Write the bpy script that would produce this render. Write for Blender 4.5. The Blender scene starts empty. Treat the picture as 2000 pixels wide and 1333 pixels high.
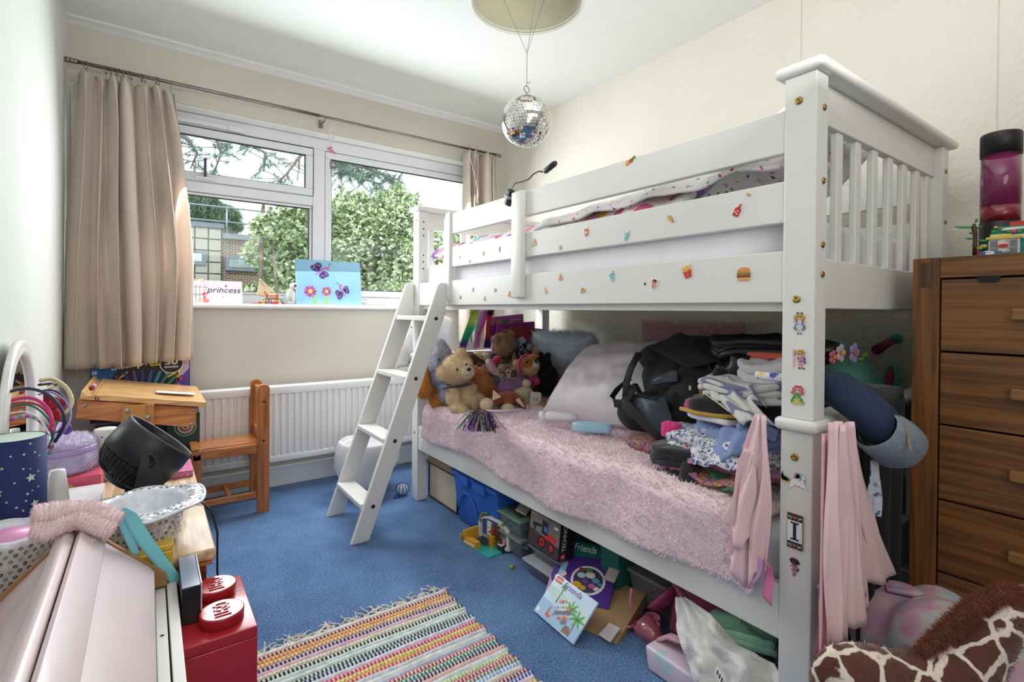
import bpy, bmesh, math, random
import numpy as np
from mathutils import Vector, Matrix, noise as mnoise
random.seed(7)
SC = bpy.context.scene
COL = SC.collection
# ------------------------------------------------------------------ camera, world, lights, exposure
cam_d = bpy.data.cameras.new('camera'); cam = bpy.data.objects.new('camera', cam_d); COL.objects.link(cam)
SC.camera = cam
FPX = 991.6
EYE = Vector((0, 0, 1.02))
YAW, PITCH, ROLL = math.radians(35.6152), math.radians(.4148), math.radians(.4807)
FW = Vector((math.sin(YAW)*math.cos(PITCH), math.cos(YAW)*math.cos(PITCH), -math.sin(PITCH)))
R0 = Vector((math.cos(YAW), -math.sin(YAW), 0)); U0 = R0.cross(FW)
RT = math.cos(ROLL)*R0 + math.sin(ROLL)*U0
UP = -math.sin(ROLL)*R0 + math.cos(ROLL)*U0
cam.matrix_world = Matrix(((RT.x, UP.x, -FW.x, EYE.x), (RT.y, UP.y, -FW.y, EYE.y), (RT.z, UP.z, -FW.z, EYE.z), (0, 0, 0, 1)))
cam_d.sensor_width = 36; cam_d.lens = FPX*36/2000; cam_d.shift_y = (613.92-666.5)/2000; cam_d.clip_start = .02; cam_d.clip_end = 300
def site(px, py, **k):
    """survey helper: the point of a known real plane (X=, Y= or Z=) sighted at photo pixel px,py"""
    d = FW + (px-1000)/FPX*RT - (py-613.92)/FPX*UP
    (a, v), = k.items()
    i = 'XYZ'.index(a); t = (v-EYE[i])/d[i]
    return EYE + t*d
def deep(px, py, D): return EYE+D*(FW+(px-1000)/FPX*RT-(py-613.92)/FPX*UP)
SC.view_settings.view_transform = 'Standard'; SC.view_settings.look = 'None'; SC.view_settings.gamma = 1
SC.view_settings.use_curve_mapping = False
SC.view_settings.exposure = 0.2
world = bpy.data.worlds.new('sky'); SC.world = world; world.use_nodes = True
wn = world.node_tree.nodes; wl = world.node_tree.links
wn['Background'].inputs[0].default_value = (.90, .95, 1, 1); wn['Background'].inputs[1].default_value = 1.7
sun_d = bpy.data.lights.new('sun', 'SUN'); sun_d.energy = 2.6; sun_d.angle = .01; sun_d.color = (1, .95, .86)
sun = bpy.data.objects.new('sun', sun_d); COL.objects.link(sun)
sun.rotation_euler = (math.radians(42), 0, math.radians(-22))      # high, from behind the house
def area(name, loc, target, sx, sy, e, c):
    d = bpy.data.lights.new(name, 'AREA'); d.shape = 'RECTANGLE'; d.size = sx; d.size_y = sy; d.energy = e; d.color = c
    o = bpy.data.objects.new(name, d); COL.objects.link(o); o.location = loc
    o.rotation_euler = (Vector(target)-Vector(loc)).to_track_quat('-Z', 'Y').to_euler(); return o
area('ceiling_bounce_fill', (.75, .1, 1.75), (.85, .5, 2.6), .9, .9, 14, (1, .985, .96))  # added unseen fill panel, aimed up so the ceiling brightens the room
area('back_wall_fill', (.25, -.9, 1.4), (1.0, 2.2, .85), 1.2, 1.4, 9, (1, .99, .97))  # added fill panel in front of the closed back wall; no doorway there
area('window_fill', (.95, 3.04, 1.58), (1.0, .5, .55), 1.7, .8, 38, (.93, .97, 1))  # added panel just inside the window, strengthening the daylight from the sky
# ------------------------------------------------------------------ materials
def lin(c):
    if isinstance(c, str):
        c = c.lstrip('#'); c = [int(c[i:i+2], 16)/255 for i in (0, 2, 4)]
    return tuple(x/12.92 if x <= .04045 else ((x+.055)/1.055)**2.4 for x in c)
MATS = {}
def M(name, col=None, rough=.6, metal=0, var=.06, vs=12, bump=0, bs=80, kind='noise', sheen=0, coat=0, spec=.5, stretch=None, dist=0):
    if name in MATS: return MATS[name]
    m = bpy.data.materials.new(name); m.use_nodes = True; nt = m.node_tree; n = nt.nodes; l = nt.links
    b = n['Principled BSDF']; c = lin(col)
    b.inputs['Roughness'].default_value = rough; b.inputs['Metallic'].default_value = metal
    b.inputs['Specular IOR Level'].default_value = spec
    if sheen: b.inputs['Sheen Weight'].default_value = sheen
    if coat: b.inputs['Coat Weight'].default_value = coat; b.inputs['Coat Roughness'].default_value = .08
    tc = n.new('ShaderNodeTexCoord'); src = tc.outputs['Object']
    if stretch:
        mp = n.new('ShaderNodeMapping'); mp.inputs['Scale'].default_value = stretch; l.new(src, mp.inputs['Vector']); src = mp.outputs[0]
    nz = n.new('ShaderNodeTexNoise'); nz.inputs['Scale'].default_value = vs; nz.inputs['Detail'].default_value = 4; l.new(src, nz.inputs['Vector'])
    if dist: nz.inputs['Distortion'].default_value = dist
    mx = n.new('ShaderNodeMix'); mx.data_type = 'RGBA'
    mx.inputs['A'].default_value = tuple(max(0, x*(1-var)) for x in c)+(1,); mx.inputs['B'].default_value = tuple(min(1, x*(1+var)) for x in c)+(1,)
    rp = n.new('ShaderNodeMapRange'); rp.inputs[1].default_value = .35; rp.inputs[2].default_value = .65
    l.new(nz.outputs['Fac'], rp.inputs[0]); l.new(rp.outputs[0], mx.inputs['Factor']); l.new(mx.outputs['Result'], b.inputs['Base Color'])
    if bump:
        if kind == 'voronoi': t = n.new('ShaderNodeTexVoronoi'); o = t.outputs['Distance']
        else: t = n.new('ShaderNodeTexNoise'); t.inputs['Detail'].default_value = 3; o = t.outputs['Fac']
        t.inputs['Scale'].default_value = bs; l.new(src, t.inputs['Vector'])
        bp = n.new('ShaderNodeBump'); bp.inputs['Strength'].default_value = bump; bp.inputs['Distance'].default_value = .004
        l.new(o, bp.inputs['Height']); l.new(bp.outputs[0], b.inputs['Normal'])
    MATS[name] = m; return m
def wood(name, a, b_, stretch=(3, 40, 40), rough=.4, coat=.3):
    if name in MATS: return MATS[name]
    m = M(name, a, rough, coat=coat); nt = m.node_tree; n = nt.nodes; l = nt.links
    tc = n.new('ShaderNodeTexCoord'); mp = n.new('ShaderNodeMapping'); mp.inputs['Scale'].default_value = stretch; l.new(tc.outputs['Object'], mp.inputs[0])
    t = n.new('ShaderNodeTexNoise'); t.inputs['Scale'].default_value = 1; t.inputs['Detail'].default_value = 6; t.inputs['Distortion'].default_value = .6; l.new(mp.outputs[0], t.inputs[0])
    r = n.new('ShaderNodeValToRGB'); r.color_ramp.elements[0].position = .38; r.color_ramp.elements[0].color = lin(b_)+(1,)
    r.color_ramp.elements[1].position = .6; r.color_ramp.elements[1].color = lin(a)+(1,)
    l.new(t.outputs['Fac'], r.inputs[0]); l.new(r.outputs[0], n['Principled BSDF'].inputs['Base Color'])
    return m
def dots(name, base, cols, scale=30, thr=.28, rough=.8, sheen=0):
    """printed fabric: random coloured blots on a base colour"""
    if name in MATS: return MATS[name]
    m = M(name, base, rough, sheen=sheen); nt = m.node_tree; n = nt.nodes; l = nt.links
    tc = n.new('ShaderNodeTexCoord'); nz = n.new('ShaderNodeTexNoise'); nz.inputs['Scale'].default_value = scale*2; l.new(tc.outputs['Object'], nz.inputs[0])
    ad = n.new('ShaderNodeMixRGB'); ad.inputs[0].default_value = .02; l.new(tc.outputs['Object'], ad.inputs[1]); l.new(nz.outputs['Color'], ad.inputs[2])
    v = n.new('ShaderNodeTexVoronoi'); v.inputs['Scale'].default_value = scale; l.new(ad.outputs[0], v.inputs['Vector'])
    r = n.new('ShaderNodeValToRGB'); r.color_ramp.interpolation = 'CONSTANT'; e = r.color_ramp.elements
    while len(e) < len(cols): e.new(.5)
    for i, c in enumerate(cols): e[i].position = i/len(cols); e[i].color = lin(c)+(1,)
    sp = n.new('ShaderNodeSeparateColor'); l.new(v.outputs['Color'], sp.inputs[0]); l.new(sp.outputs[0], r.inputs[0])
    lt = n.new('ShaderNodeMath'); lt.operation = 'LESS_THAN'; lt.inputs[1].default_value = thr; l.new(v.outputs['Distance'], lt.inputs[0])
    mx = n.new('ShaderNodeMix'); mx.data_type = 'RGBA'; mx.inputs['A'].default_value = lin(base)+(1,); l.new(r.outputs[0], mx.inputs['B']); l.new(lt.outputs[0], mx.inputs['Factor'])
    l.new(mx.outputs['Result'], n['Principled BSDF'].inputs['Base Color']); return m
def clear(name, col, gloss=.08, tint=1.0, opacity=0):
    """thin clear sheet: see-through with a faint reflection"""
    if name in MATS: return MATS[name]
    m = bpy.data.materials.new(name); m.use_nodes = True; nt = m.node_tree; n = nt.nodes; l = nt.links
    n.remove(n['Principled BSDF']); out = n['Material Output']
    t = n.new('ShaderNodeBsdfTransparent'); t.inputs[0].default_value = lin(col)+(1,)
    g = n.new('ShaderNodeBsdfGlossy'); g.inputs['Roughness'].default_value = .05
    x = n.new('ShaderNodeMixShader'); x.inputs[0].default_value = gloss; l.new(t.outputs[0], x.inputs[1]); l.new(g.outputs[0], x.inputs[2])
    last = x
    if opacity:
        d = n.new('ShaderNodeBsdfDiffuse'); d.inputs[0].default_value = lin(col)+(1,)
        y = n.new('ShaderNodeMixShader'); y.inputs[0].default_value = opacity; l.new(x.outputs[0], y.inputs[1]); l.new(d.outputs[0], y.inputs[2]); last = y
    l.new(last.outputs[0], out.inputs[0]); MATS[name] = m; return m
def flat(col, rough=.5, **k):
    return M('print_'+col.lstrip('#'), col, rough, var=.03, **k)
# ------------------------------------------------------------------ mesh building
class Frame:
    """local frame: origin, u (right), v (up), n (out)"""
    def __init__(s, o, u, v, n=None):
        s.o = Vector(o); s.u = Vector(u).normalized(); s.v = Vector(v).normalized()
        s.n = Vector(n).normalized() if n else s.u.cross(s.v).normalized()
    def p(s, a, b, c=0): return s.o + a*s.u + b*s.v + c*s.n
IDF = Frame((0, 0, 0), (1, 0, 0), (0, 1, 0))
def rotf(o, rz=0, rx=0, ry=0):
    R = Matrix.Rotation(math.radians(rz), 3, 'Z') @ Matrix.Rotation(math.radians(ry), 3, 'Y') @ Matrix.Rotation(math.radians(rx), 3, 'X')
    return Frame(o, R @ Vector((1, 0, 0)), R @ Vector((0, 1, 0)), R @ Vector((0, 0, 1)))
TEXT = {}
def text_mesh(s, bold=0):
    k = (s, bold)
    if k in TEXT: return TEXT[k]
    c = bpy.data.curves.new('t', 'FONT'); c.body = s; c.size = 1; c.offset = bold; c.resolution_u = 3
    o = bpy.data.objects.new('t', c); COL.objects.link(o)
    dg = bpy.context.evaluated_depsgraph_get(); me = bpy.data.meshes.new_from_object(o.evaluated_get(dg))
    v = [tuple(x.co) for x in me.vertices]; f = [tuple(p.vertices) for p in me.polygons]
    bpy.data.objects.remove(o); bpy.data.curves.remove(c); bpy.data.meshes.remove(me)
    xs = [p[0] for p in v]; ys = [p[1] for p in v]; x0, x1, y0, y1 = min(xs), max(xs), min(ys), max(ys)
    v = [((p[0]-x0), (p[1]-y0)) for p in v]
    TEXT[k] = (v, f, x1-x0, y1-y0); return TEXT[k]
class MB:
    def __init__(s): s.v = []; s.f = []; s.m = []; s.s = []; s.mats = []; s.cur = 0; s.sm = False
    def mat(s, m, smooth=None):
        if m not in s.mats: s.mats.append(m)
        s.cur = s.mats.index(m)
        if smooth is not None: s.sm = smooth
        return s
    def add(s, vs, fs, smooth=None):
        b = len(s.v); s.v.extend(Vector(p) for p in vs)
        for f in fs: s.f.append(tuple(i+b for i in f)); s.m.append(s.cur); s.s.append(s.sm if smooth is None else smooth)
        return s
    def box(s, x0, x1, y0, y1, z0, z1, F=IDF):
        p = [F.p(x, y, z) for z in (z0, z1) for x, y in ((x0, y0), (x1, y0), (x1, y1), (x0, y1))]
        return s.add(p, [(3, 2, 1, 0), (4, 5, 6, 7), (0, 1, 5, 4), (1, 2, 6, 5), (2, 3, 7, 6), (3, 0, 4, 7)], False)
    def prism(s, poly, z0, z1, F=IDF, smooth=False):
        n = len(poly); a = sum(poly[i][0]*poly[(i+1) % n][1]-poly[(i+1) % n][0]*poly[i][1] for i in range(n))
        if a < 0: poly = poly[::-1]
        p = [F.p(x, y, z) for z in (z0, z1) for x, y in poly]
        s.add(p, [tuple(range(n))[::-1], tuple(range(n, 2*n))], False)
        b = len(s.v)-2*n
        for i in range(n):
            j = (i+1) % n; s.f.append((b+i, b+j, b+n+j, b+n+i)); s.m.append(s.cur); s.s.append(smooth)
        return s
    def poly(s, pts, F=IDF, h=.0004):
        p = [F.p(x, y, h) for x, y in pts]; return s.add(p, [tuple(range(len(p)))], False)
    def disc(s, a, b, r, F=IDF, h=.0004, n=12, ry=None, rot=0):
        ry = ry or r; c, q = math.cos(rot), math.sin(rot); P = []
        for i in range(n):
            t = 2*math.pi*i/n; x, y = r*math.cos(t), ry*math.sin(t); P.append((a+x*c-y*q, b+x*q+y*c))
        return s.poly(P, F, h)
    def star(s, a, b, r, F=IDF, h=.0004, rot=.3, n=5, k=.45):
        return s.poly([(a+(r if i % 2 == 0 else r*k)*math.cos(rot+math.pi*i/n), b+(r if i % 2 == 0 else r*k)*math.sin(rot+math.pi*i/n)) for i in range(2*n)], F, h)
    def text(s, t, a, b, w, h, F=IDF, z=.0006, depth=0, bold=0, shear=0, rot=0, seg=None):
        v, f, tw, th = text_mesh(t, bold); sx, sy = w/tw, h/th; c, q = math.cos(rot), math.sin(rot)
        def tr(p): x, y = p[0]*sx+shear*p[1]*sy, p[1]*sy; return (a+x*c-y*q, b+x*q+y*c)
        P = [tr(p) for p in v]
        s.add([F.p(x, y, z+depth) for x, y in P], f, False)
        if depth:
            ed = {}
            for ff in f:
                for i in range(len(ff)):
                    e = (ff[i], ff[(i+1) % len(ff)]); ed[e] = 1
            P2 = [F.p(x, y, z) for x, y in P]+[F.p(x, y, z+depth) for x, y in P]; n = len(P)
            s.add(P2, [(a_, b_, b_+n, a_+n) for a_, b_ in ed if (b_, a_) not in ed], False)
        return s
    def tube(s, pts, r, n=8, closed=False, cap=True, flatk=1):
        pts = [Vector(p) for p in pts]; N = len(pts); rs = r if isinstance(r, (list, tuple)) else [r]*N
        up = None; V = []
        for i, p in enumerate(pts):
            if closed: t = pts[(i+1) % N]-pts[i-1]
            else: t = pts[min(i+1, N-1)]-pts[max(i-1, 0)]
            if t.length < 1e-9: t = Vector((0, 0, 1))
            t.normalize()
            if up is None: up = Vector((0, 0, 1)) if abs(t.z) < .9 else Vector((1, 0, 0))
            a = t.cross(up); 
            if a.length < 1e-6: a = t.cross(Vector((.3, 1, .2)))
            a.normalize(); b = a.cross(t).normalized(); up = b
            for k in range(n):
                th = 2*math.pi*k/n; V.append(p+rs[i]*(math.cos(th)*a+flatk*math.sin(th)*b))
        Fs = []
        for i in range(N if closed else N-1):
            for k in range(n):
                j = (i+1) % N; Fs.append((i*n+k, i*n+(k+1) % n, j*n+(k+1) % n, j*n+k))
        if cap and not closed: Fs += [tuple(range(n))[::-1], tuple(range((N-1)*n, N*n))]
        return s.add(V, Fs, True)
    def lathe(s, prof, F=IDF, n=24, smooth=True, k=1):
        V = []; Fs = []
        for r, z in prof:
            for i in range(n): t = 2*math.pi*i/n; V.append(F.p(r*math.cos(t), k*r*math.sin(t), z))
        for j in range(len(prof)-1):
            for i in range(n): Fs.append((j*n+i, j*n+(i+1) % n, (j+1)*n+(i+1) % n, (j+1)*n+i))
        s.add(V, Fs, smooth); b = len(s.v)-len(V)
        for j in (0, len(prof)-1):
            if prof[j][0] > 1e-5:
                q = tuple(b+j*n+i for i in range(n)); s.f.append(q[::-1] if j == 0 else q); s.m.append(s.cur); s.s.append(False)
        return s
    def ball(s, c, r, F=None, nu=16, nv=10, noisy=0, nsc=20):
        if not isinstance(r, (tuple, list)): r = (r, r, r)
        F = F or IDF; V = [];Fs = []
        c = Vector(c)
        def q(a, b, d):
            w = Vector((a, b, d)); k = 1
            P = c+F.u*a*r[0]+F.v*b*r[1]+F.n*d*r[2]
            if noisy: P = P+(P-c)*noisy*mnoise.noise(P*nsc)
            return P
        V.append(q(0, 0, -1))
        for j in range(1, nv):
            ph = -math.pi/2+math.pi*j/nv
            for i in range(nu): th = 2*math.pi*i/nu; V.append(q(math.cos(ph)*math.cos(th), math.cos(ph)*math.sin(th), math.sin(ph)))
        V.append(q(0, 0, 1)); T = len(V)-1
        for i in range(nu):
            Fs.append((0, 1+(i+1) % nu, 1+i)); Fs.append((T, 1+(nv-2)*nu+i, 1+(nv-2)*nu+(i+1) % nu))
        for j in range(nv-2):
            for i in range(nu): a = 1+j*nu; Fs.append((a+i, a+(i+1) % nu, a+nu+(i+1) % nu, a+nu+i))
        return s.add(V, Fs, True)
    def sheet(s, fn, nu, nv, smooth=True, thick=0):
        V = [Vector(fn(i/nu, j/nv)) for j in range(nv+1) for i in range(nu+1)]; w = nu+1
        Fs = [(j*w+i, j*w+i+1, (j+1)*w+i+1, (j+1)*w+i) for j in range(nv) for i in range(nu)]
        if thick:
            N = [Vector((0, 0, 0)) for _ in V]
            for f in Fs:
                n = (V[f[2]]-V[f[0]]).cross(V[f[3]]-V[f[1]])
                for i in f: N[i] += n
            n0 = len(V); V = V+[v-(N[i].normalized() if N[i].length > 0 else N[i])*thick for i, v in enumerate(V)]
            G = [tuple(n0+i for i in f[::-1]) for f in Fs]
            rim = [i for i in range(nu)]+[nu+j*w for j in range(nv)]+[nv*w+nu-i for i in range(nu)]+[(nv-j)*w for j in range(nv)]
            Fs = Fs+G+[(rim[k], n0+rim[k], n0+rim[(k+1) % len(rim)], rim[(k+1) % len(rim)]) for k in range(len(rim))]
        return s.add(V, Fs, smooth)
    def build(s, name, parent=None, bevel=0, seg=2, origin=None, flipfix=False):
        off = Vector(parent['_o']) if parent is not None and '_o' in parent else Vector((0, 0, 0))
        if parent is None:
            if origin is None:
                mn = [min(v[i] for v in s.v) for i in range(3)]; mxx = [max(v[i] for v in s.v) for i in range(3)]
                origin = ((mn[0]+mxx[0])/2, (mn[1]+mxx[1])/2, mn[2])
            off = Vector(origin)
        me = bpy.data.meshes.new(name); me.from_pydata([tuple(v-off) for v in s.v], [], s.f)
        for m in s.mats: me.materials.append(m)
        me.polygons.foreach_set('material_index', s.m); me.polygons.foreach_set('use_smooth', s.s)
        me.update()
        o = bpy.data.objects.new(name, me); COL.objects.link(o)
        if parent is not None: o.parent = parent; o['_o'] = tuple(off)
        else: o.location = off; o['_o'] = tuple(off)
        if bevel:
            b = o.modifiers.new('bevel', 'BEVEL'); b.width = bevel; b.segments = seg; b.limit_method = 'ANGLE'; b.angle_limit = math.radians(40)
            me.polygons.foreach_set('use_smooth', [True]*len(me.polygons)) if seg > 2 else None
        return o
def thing(name, label, cat, loc, group=None):
    o = bpy.data.objects.new(name, None); COL.objects.link(o); o.location = loc; o.empty_display_size = .02
    o['_o'] = tuple(loc); o['label'] = label; o['category'] = cat
    if group: o['group'] = group
    return o
def tag(o, label, cat, group=None, kind=None):
    o['label'] = label; o['category'] = cat
    if group: o['group'] = group
    if kind: o['kind'] = kind
    return o
def struct(o): o['kind'] = 'structure'; return o
def mb(m=None, smooth=False):
    b = MB(); b.sm = smooth
    if m: b.mat(m, smooth)
    return b
def ns(p, sc=1, seed=0): return mnoise.noise(Vector(p)*sc+Vector((seed*7.3, seed*3.1, seed*1.7)))
# fused soft body: ellipsoids merged by voxel remesh, coloured by nearest ellipsoid, optional short fur
def fuse(name, blobs, parent=None, voxel=.004, fur=0, flen=.006, fw=.0012, seed=1, droop=.3, smooth_it=2, origin=None, curl=.5):
    """blobs: (centre, radii, material, Frame|None)"""
    t = MB()
    for c, r, m, *F in blobs: t.ball(c, r, F[0] if F and F[0] else None, 14, 9)
    o = t.build('tmp', origin=(0, 0, 0))
    md = o.modifiers.new('r', 'REMESH'); md.mode = 'VOXEL'; md.voxel_size = voxel
    if smooth_it: sm = o.modifiers.new('s', 'SMOOTH'); sm.iterations = smooth_it; sm.factor = .5
    dg = bpy.context.evaluated_depsgraph_get(); me = bpy.data.meshes.new_from_object(o.evaluated_get(dg))
    bpy.data.meshes.remove(o.data)
    nv = len(me.vertices); co = np.empty(nv*3, 'f'); me.vertices.foreach_get('co', co); co = co.reshape(-1, 3)
    me.calc_loop_triangles(); nt = len(me.loop_triangles); tr = np.empty(nt*3, 'i'); me.loop_triangles.foreach_get('vertices', tr); tr = tr.reshape(-1, 3)
    mats = []; 
    for b in blobs:
        if b[2] not in mats: mats.append(b[2])
    cen = co[tr].mean(1); best = np.full(nt, 1e9); mi = np.zeros(nt, int)
    for b in blobs:
        c, r, m = b[:3]; F = b[3] if len(b) > 3 and b[3] else IDF; r = r if isinstance(r, (tuple, list)) else (r, r, r)
        A = np.array([list(F.u), list(F.v), list(F.n)]); q = (cen-np.array(c)) @ A.T
        d = (np.sqrt(((q/np.array(r))**2).sum(1))-1)*min(r); k = d < best; best[k] = d[k]; mi[k] = mats.index(m)
    V = co; T = tr; MI = mi
    if fur:
        rg = np.random.RandomState(seed)
        a, b_, c_ = co[tr[:, 0]], co[tr[:, 1]], co[tr[:, 2]]; nn = np.cross(b_-a, c_-a); ar = np.linalg.norm(nn, axis=1)+1e-12; nn = nn/ar[:, None]
        idx = rg.choice(nt, fur, p=ar/ar.sum()); w = rg.rand(fur, 2); fl = w.sum(1) > 1; w[fl] = 1-w[fl]
        base = a[idx]+w[:, :1]*(b_[idx]-a[idx])+w[:, 1:]*(c_[idx]-a[idx]); N = nn[idx]
        rd = rg.randn(fur, 3); tg = np.cross(N, rd); tg /= np.linalg.norm(tg, axis=1)[:, None]+1e-9
        L = flen*(.6+.8*rg.rand(fur, 1)); dirn = N+curl*rg.randn(fur, 3)*.5+np.array([0, 0, -droop])
        dirn /= np.linalg.norm(dirn, axis=1)[:, None]
        tip = base+dirn*L; p0 = base-tg*fw/2-N*.001; p1 = base+tg*fw/2-N*.001
        V = np.concatenate([co, p0, p1, tip]); k = np.arange(fur); T = np.concatenate([tr, np.stack([nv+k, nv+fur+k, nv+2*fur+k], 1)]); MI = np.concatenate([mi, mi[idx]])
    bpy.data.meshes.remove(me)
    off = np.array(parent['_o']) if parent is not None else None
    if parent is None:
        off = np.array(origin) if origin else np.array([(V[:, 0].min()+V[:, 0].max())/2, (V[:, 1].min()+V[:, 1].max())/2, V[:, 2].min()])
    me = bpy.data.meshes.new(name); me.from_pydata((V-off).tolist(), [], T.tolist())
    for m in mats: me.materials.append(m)
    me.polygons.foreach_set('material_index', MI.tolist()); me.polygons.foreach_set('use_smooth', [True]*len(T)); me.update()
    o = bpy.data.objects.new(name, me); COL.objects.link(o); o['_o'] = tuple(float(x) for x in off)
    if parent is not None: o.parent = parent
    else: o.location = off
    return o
def tufts(mbo, pts, nrm, n_, L, w, mat_, curl=.6, droop=0, seed=1):
    """short pile: n_ triangles on given surface samples"""
    rg = random.Random(seed); mbo.mat(mat_, True)
    for _ in range(n_):
        k = rg.randrange(len(pts)); p = pts[k]; n = nrm[k]
        d = (n+Vector((rg.gauss(0, curl), rg.gauss(0, curl), rg.gauss(0, curl)-droop))).normalized()
        t = n.cross(Vector((rg.gauss(0, 1), rg.gauss(0, 1), rg.gauss(0, 1)))).normalized()*w/2
        b = p+Vector((rg.gauss(0, 1), rg.gauss(0, 1), rg.gauss(0, 1)))*.003
        mbo.add([b-t, b+t, b+d*L*rg.uniform(.6, 1.3)], [(0, 1, 2)], True)
def chain(pts, r0, r1, m, n=None):
    """row of overlapping balls along a path, for fuse()"""
    pts = [Vector(p) for p in pts]; out = []
    L = sum((pts[i+1]-pts[i]).length for i in range(len(pts)-1)); n = n or max(3, int(L/(min(r0, r1)*.6)))
    for k in range(n+1):
        t = k/n*L; i = 0
        while i < len(pts)-2 and t > (pts[i+1]-pts[i]).length: t -= (pts[i+1]-pts[i]).length; i += 1
        q = pts[i].lerp(pts[i+1], min(1, t/max(1e-9, (pts[i+1]-pts[i]).length))); r = r0+(r1-r0)*k/n
        out.append((q, (r, r, r), m))
    return out
# ================================================================== ROOM SHELL
XL, XR, YB, YW, ZC = -.3115, 2.187, -1.0, 3.1532, 2.368
def wallmat(name, col, b=.35, sc=90):
    m = M(name, col, .85, var=.02, vs=3, bump=b, bs=sc, spec=.2); return m
wall_cream = wallmat('woodchip_cream', '#dcd8cc', .9, 55); wall_win = wallmat('window_wall_cream', '#d3cdc1', .3); wall_l = wallmat('left_wall_pale', '#d8dad5')
ceil_m = M('ceiling_paint', '#e3e4e3', .9, var=.01, bump=.1, bs=120, spec=.1)
gloss_white = M('gloss_white', '#f1f1ef', .3, var=.01)
upvc = M('upvc_white', '#dfe0e5', .28, var=.01)
# carpet with a mottled pile
carpet = M('blue_carpet', '#4c6d9c', .95, spec=.1, sheen=.15)
nt = carpet.node_tree; n = nt.nodes; l = nt.links; tc = n.new('ShaderNodeTexCoord')
a = n.new('ShaderNodeTexNoise'); a.inputs['Scale'].default_value = 5; a.inputs['Detail'].default_value = 3
b = n.new('ShaderNodeTexNoise'); b.inputs['Scale'].default_value = 190; b.inputs['Detail'].default_value = 2
for t in (a, b): l.new(tc.outputs['Object'], t.inputs[0])
mt = n.new('ShaderNodeMath'); mt.operation = 'MULTIPLY_ADD'; mt.inputs[1].default_value = .3; l.new(a.outputs[0], mt.inputs[0])

m2 = n.new('ShaderNodeMath'); m2.operation = 'MULTIPLY'; m2.inputs[1].default_value = .7; l.new(b.outputs[0], m2.inputs[0]); l.new(m2.outputs[0], mt.inputs[2])
r = n.new('ShaderNodeValToRGB'); r.color_ramp.elements[0].position = .36; r.color_ramp.elements[0].color = lin('#304c78')+(1,); r.color_ramp.elements[1].position = .64; r.color_ramp.elements[1].color = lin('#7094c2')+(1,)
l.new(mt.outputs[0], r.inputs[0]); l.new(r.outputs[0], n['Principled BSDF'].inputs['Base Color'])
bp = n.new('ShaderNodeBump'); bp.inputs['Strength'].default_value = .7; bp.inputs['Distance'].default_value = .006; l.new(b.outputs[0], bp.inputs['Height']); l.new(bp.outputs[0], n['Principled BSDF'].inputs['Normal'])
struct(mb(carpet).box(XL-.1, XR+.1, YB-.1, YW+.3, -.1, 0).build('floor'))
struct(mb(ceil_m).box(XL-.1, XR+.1, YB-.1, YW+.5, ZC, ZC+.12).build('ceiling'))
struct(mb(wall_l).box(XL-.1, XL, YB-.1, YW+.3, 0, ZC).build('wall_left'))
rw = mb(wall_cream).box(XR, XR+.1, YB-.1, YW+.3, 0, ZC)
struct(rw.build('wall_right'))
for i, y in enumerate((1.02, .42)):       # wallpaper seams
    struct(mb(M('seam', '#cfc8b8', .9)).box(XR-.0012, XR-.0002, y, y+.0018, .1, ZC).build('trim_%d' % (10+i)))
struct(mb(wall_cream).box(XL-.1, XR+.1, YB-.1, YB, 0, ZC).build('wall_back'))
# window wall with its reveal: opening X -.29..2.04, Z 1.03..2.075
OX0, OX1, OZ0, OZ1 = -.3, 2.03, 1.03, 2.08; YO = YW+.28
w = mb(wall_win)
w.box(XL-.1, XR+.1, YW, YO, 0, OZ0).box(XL-.1, XR+.1, YW, YO, OZ1, ZC).box(XL-.1, OX0, YW, YO, OZ0, OZ1).box(OX1, XR+.1, YW, YO, OZ0, OZ1)
struct(w.build('wall_window'))
reveal = M('reveal_white', '#f0efec', .8, var=.01)
struct(mb(reveal).box(OX0, OX1, YW+.004, YW+.19, OZ1-.006, OZ1-.001).box(OX0+.001, OX0+.006, YW+.004, YW+.19, OZ0, OZ1-.006).box(OX1-.006, OX1-.001, YW+.004, YW+.19, OZ0, OZ1-.006).build('trim_1'))
# coving, one length per wall
def cove(name, a, b, inn):
    a, b, inn = Vector(a), Vector(b), Vector(inn); P = []
    prof = [(0, -.022), (.004, -.022), (.03, -.012), (.06, -.008), (.066, -.001), (.066, 0.0), (0, 0)]
    f = mb(ceil_m, True); V = [p+inn*u+Vector((0, 0, v)) for p in (a, b) for u, v in prof]; k = len(prof)
    f.add(V, [(i, (i+1) % k, k+(i+1) % k, k+i) for i in range(k)]+[tuple(range(k))[::-1], tuple(range(k, 2*k))], False); struct(f.build(name))
cove('trim_2', (XL, YW, ZC), (XR, YW, ZC), (0, -1, 0))
# skirting
sk = lambda nm, *b: struct(mb(gloss_white).box(*b).build(nm, bevel=.006, seg=2))
sk('baseboard_window', XL, XR, YW-.018, YW, 0, .115); sk('baseboard_left', XL, XL+.016, YB, YW-.02, 0, .115); sk('baseboard_right', XR-.016, XR, YB, YW-.02, 0, .115)
# sill
struct(mb(gloss_white).box(OX0+.001, OX1-.001, YW-.05, YW+.2, 1.018, 1.045).build('trim_4', bevel=.011, seg=4))
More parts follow.
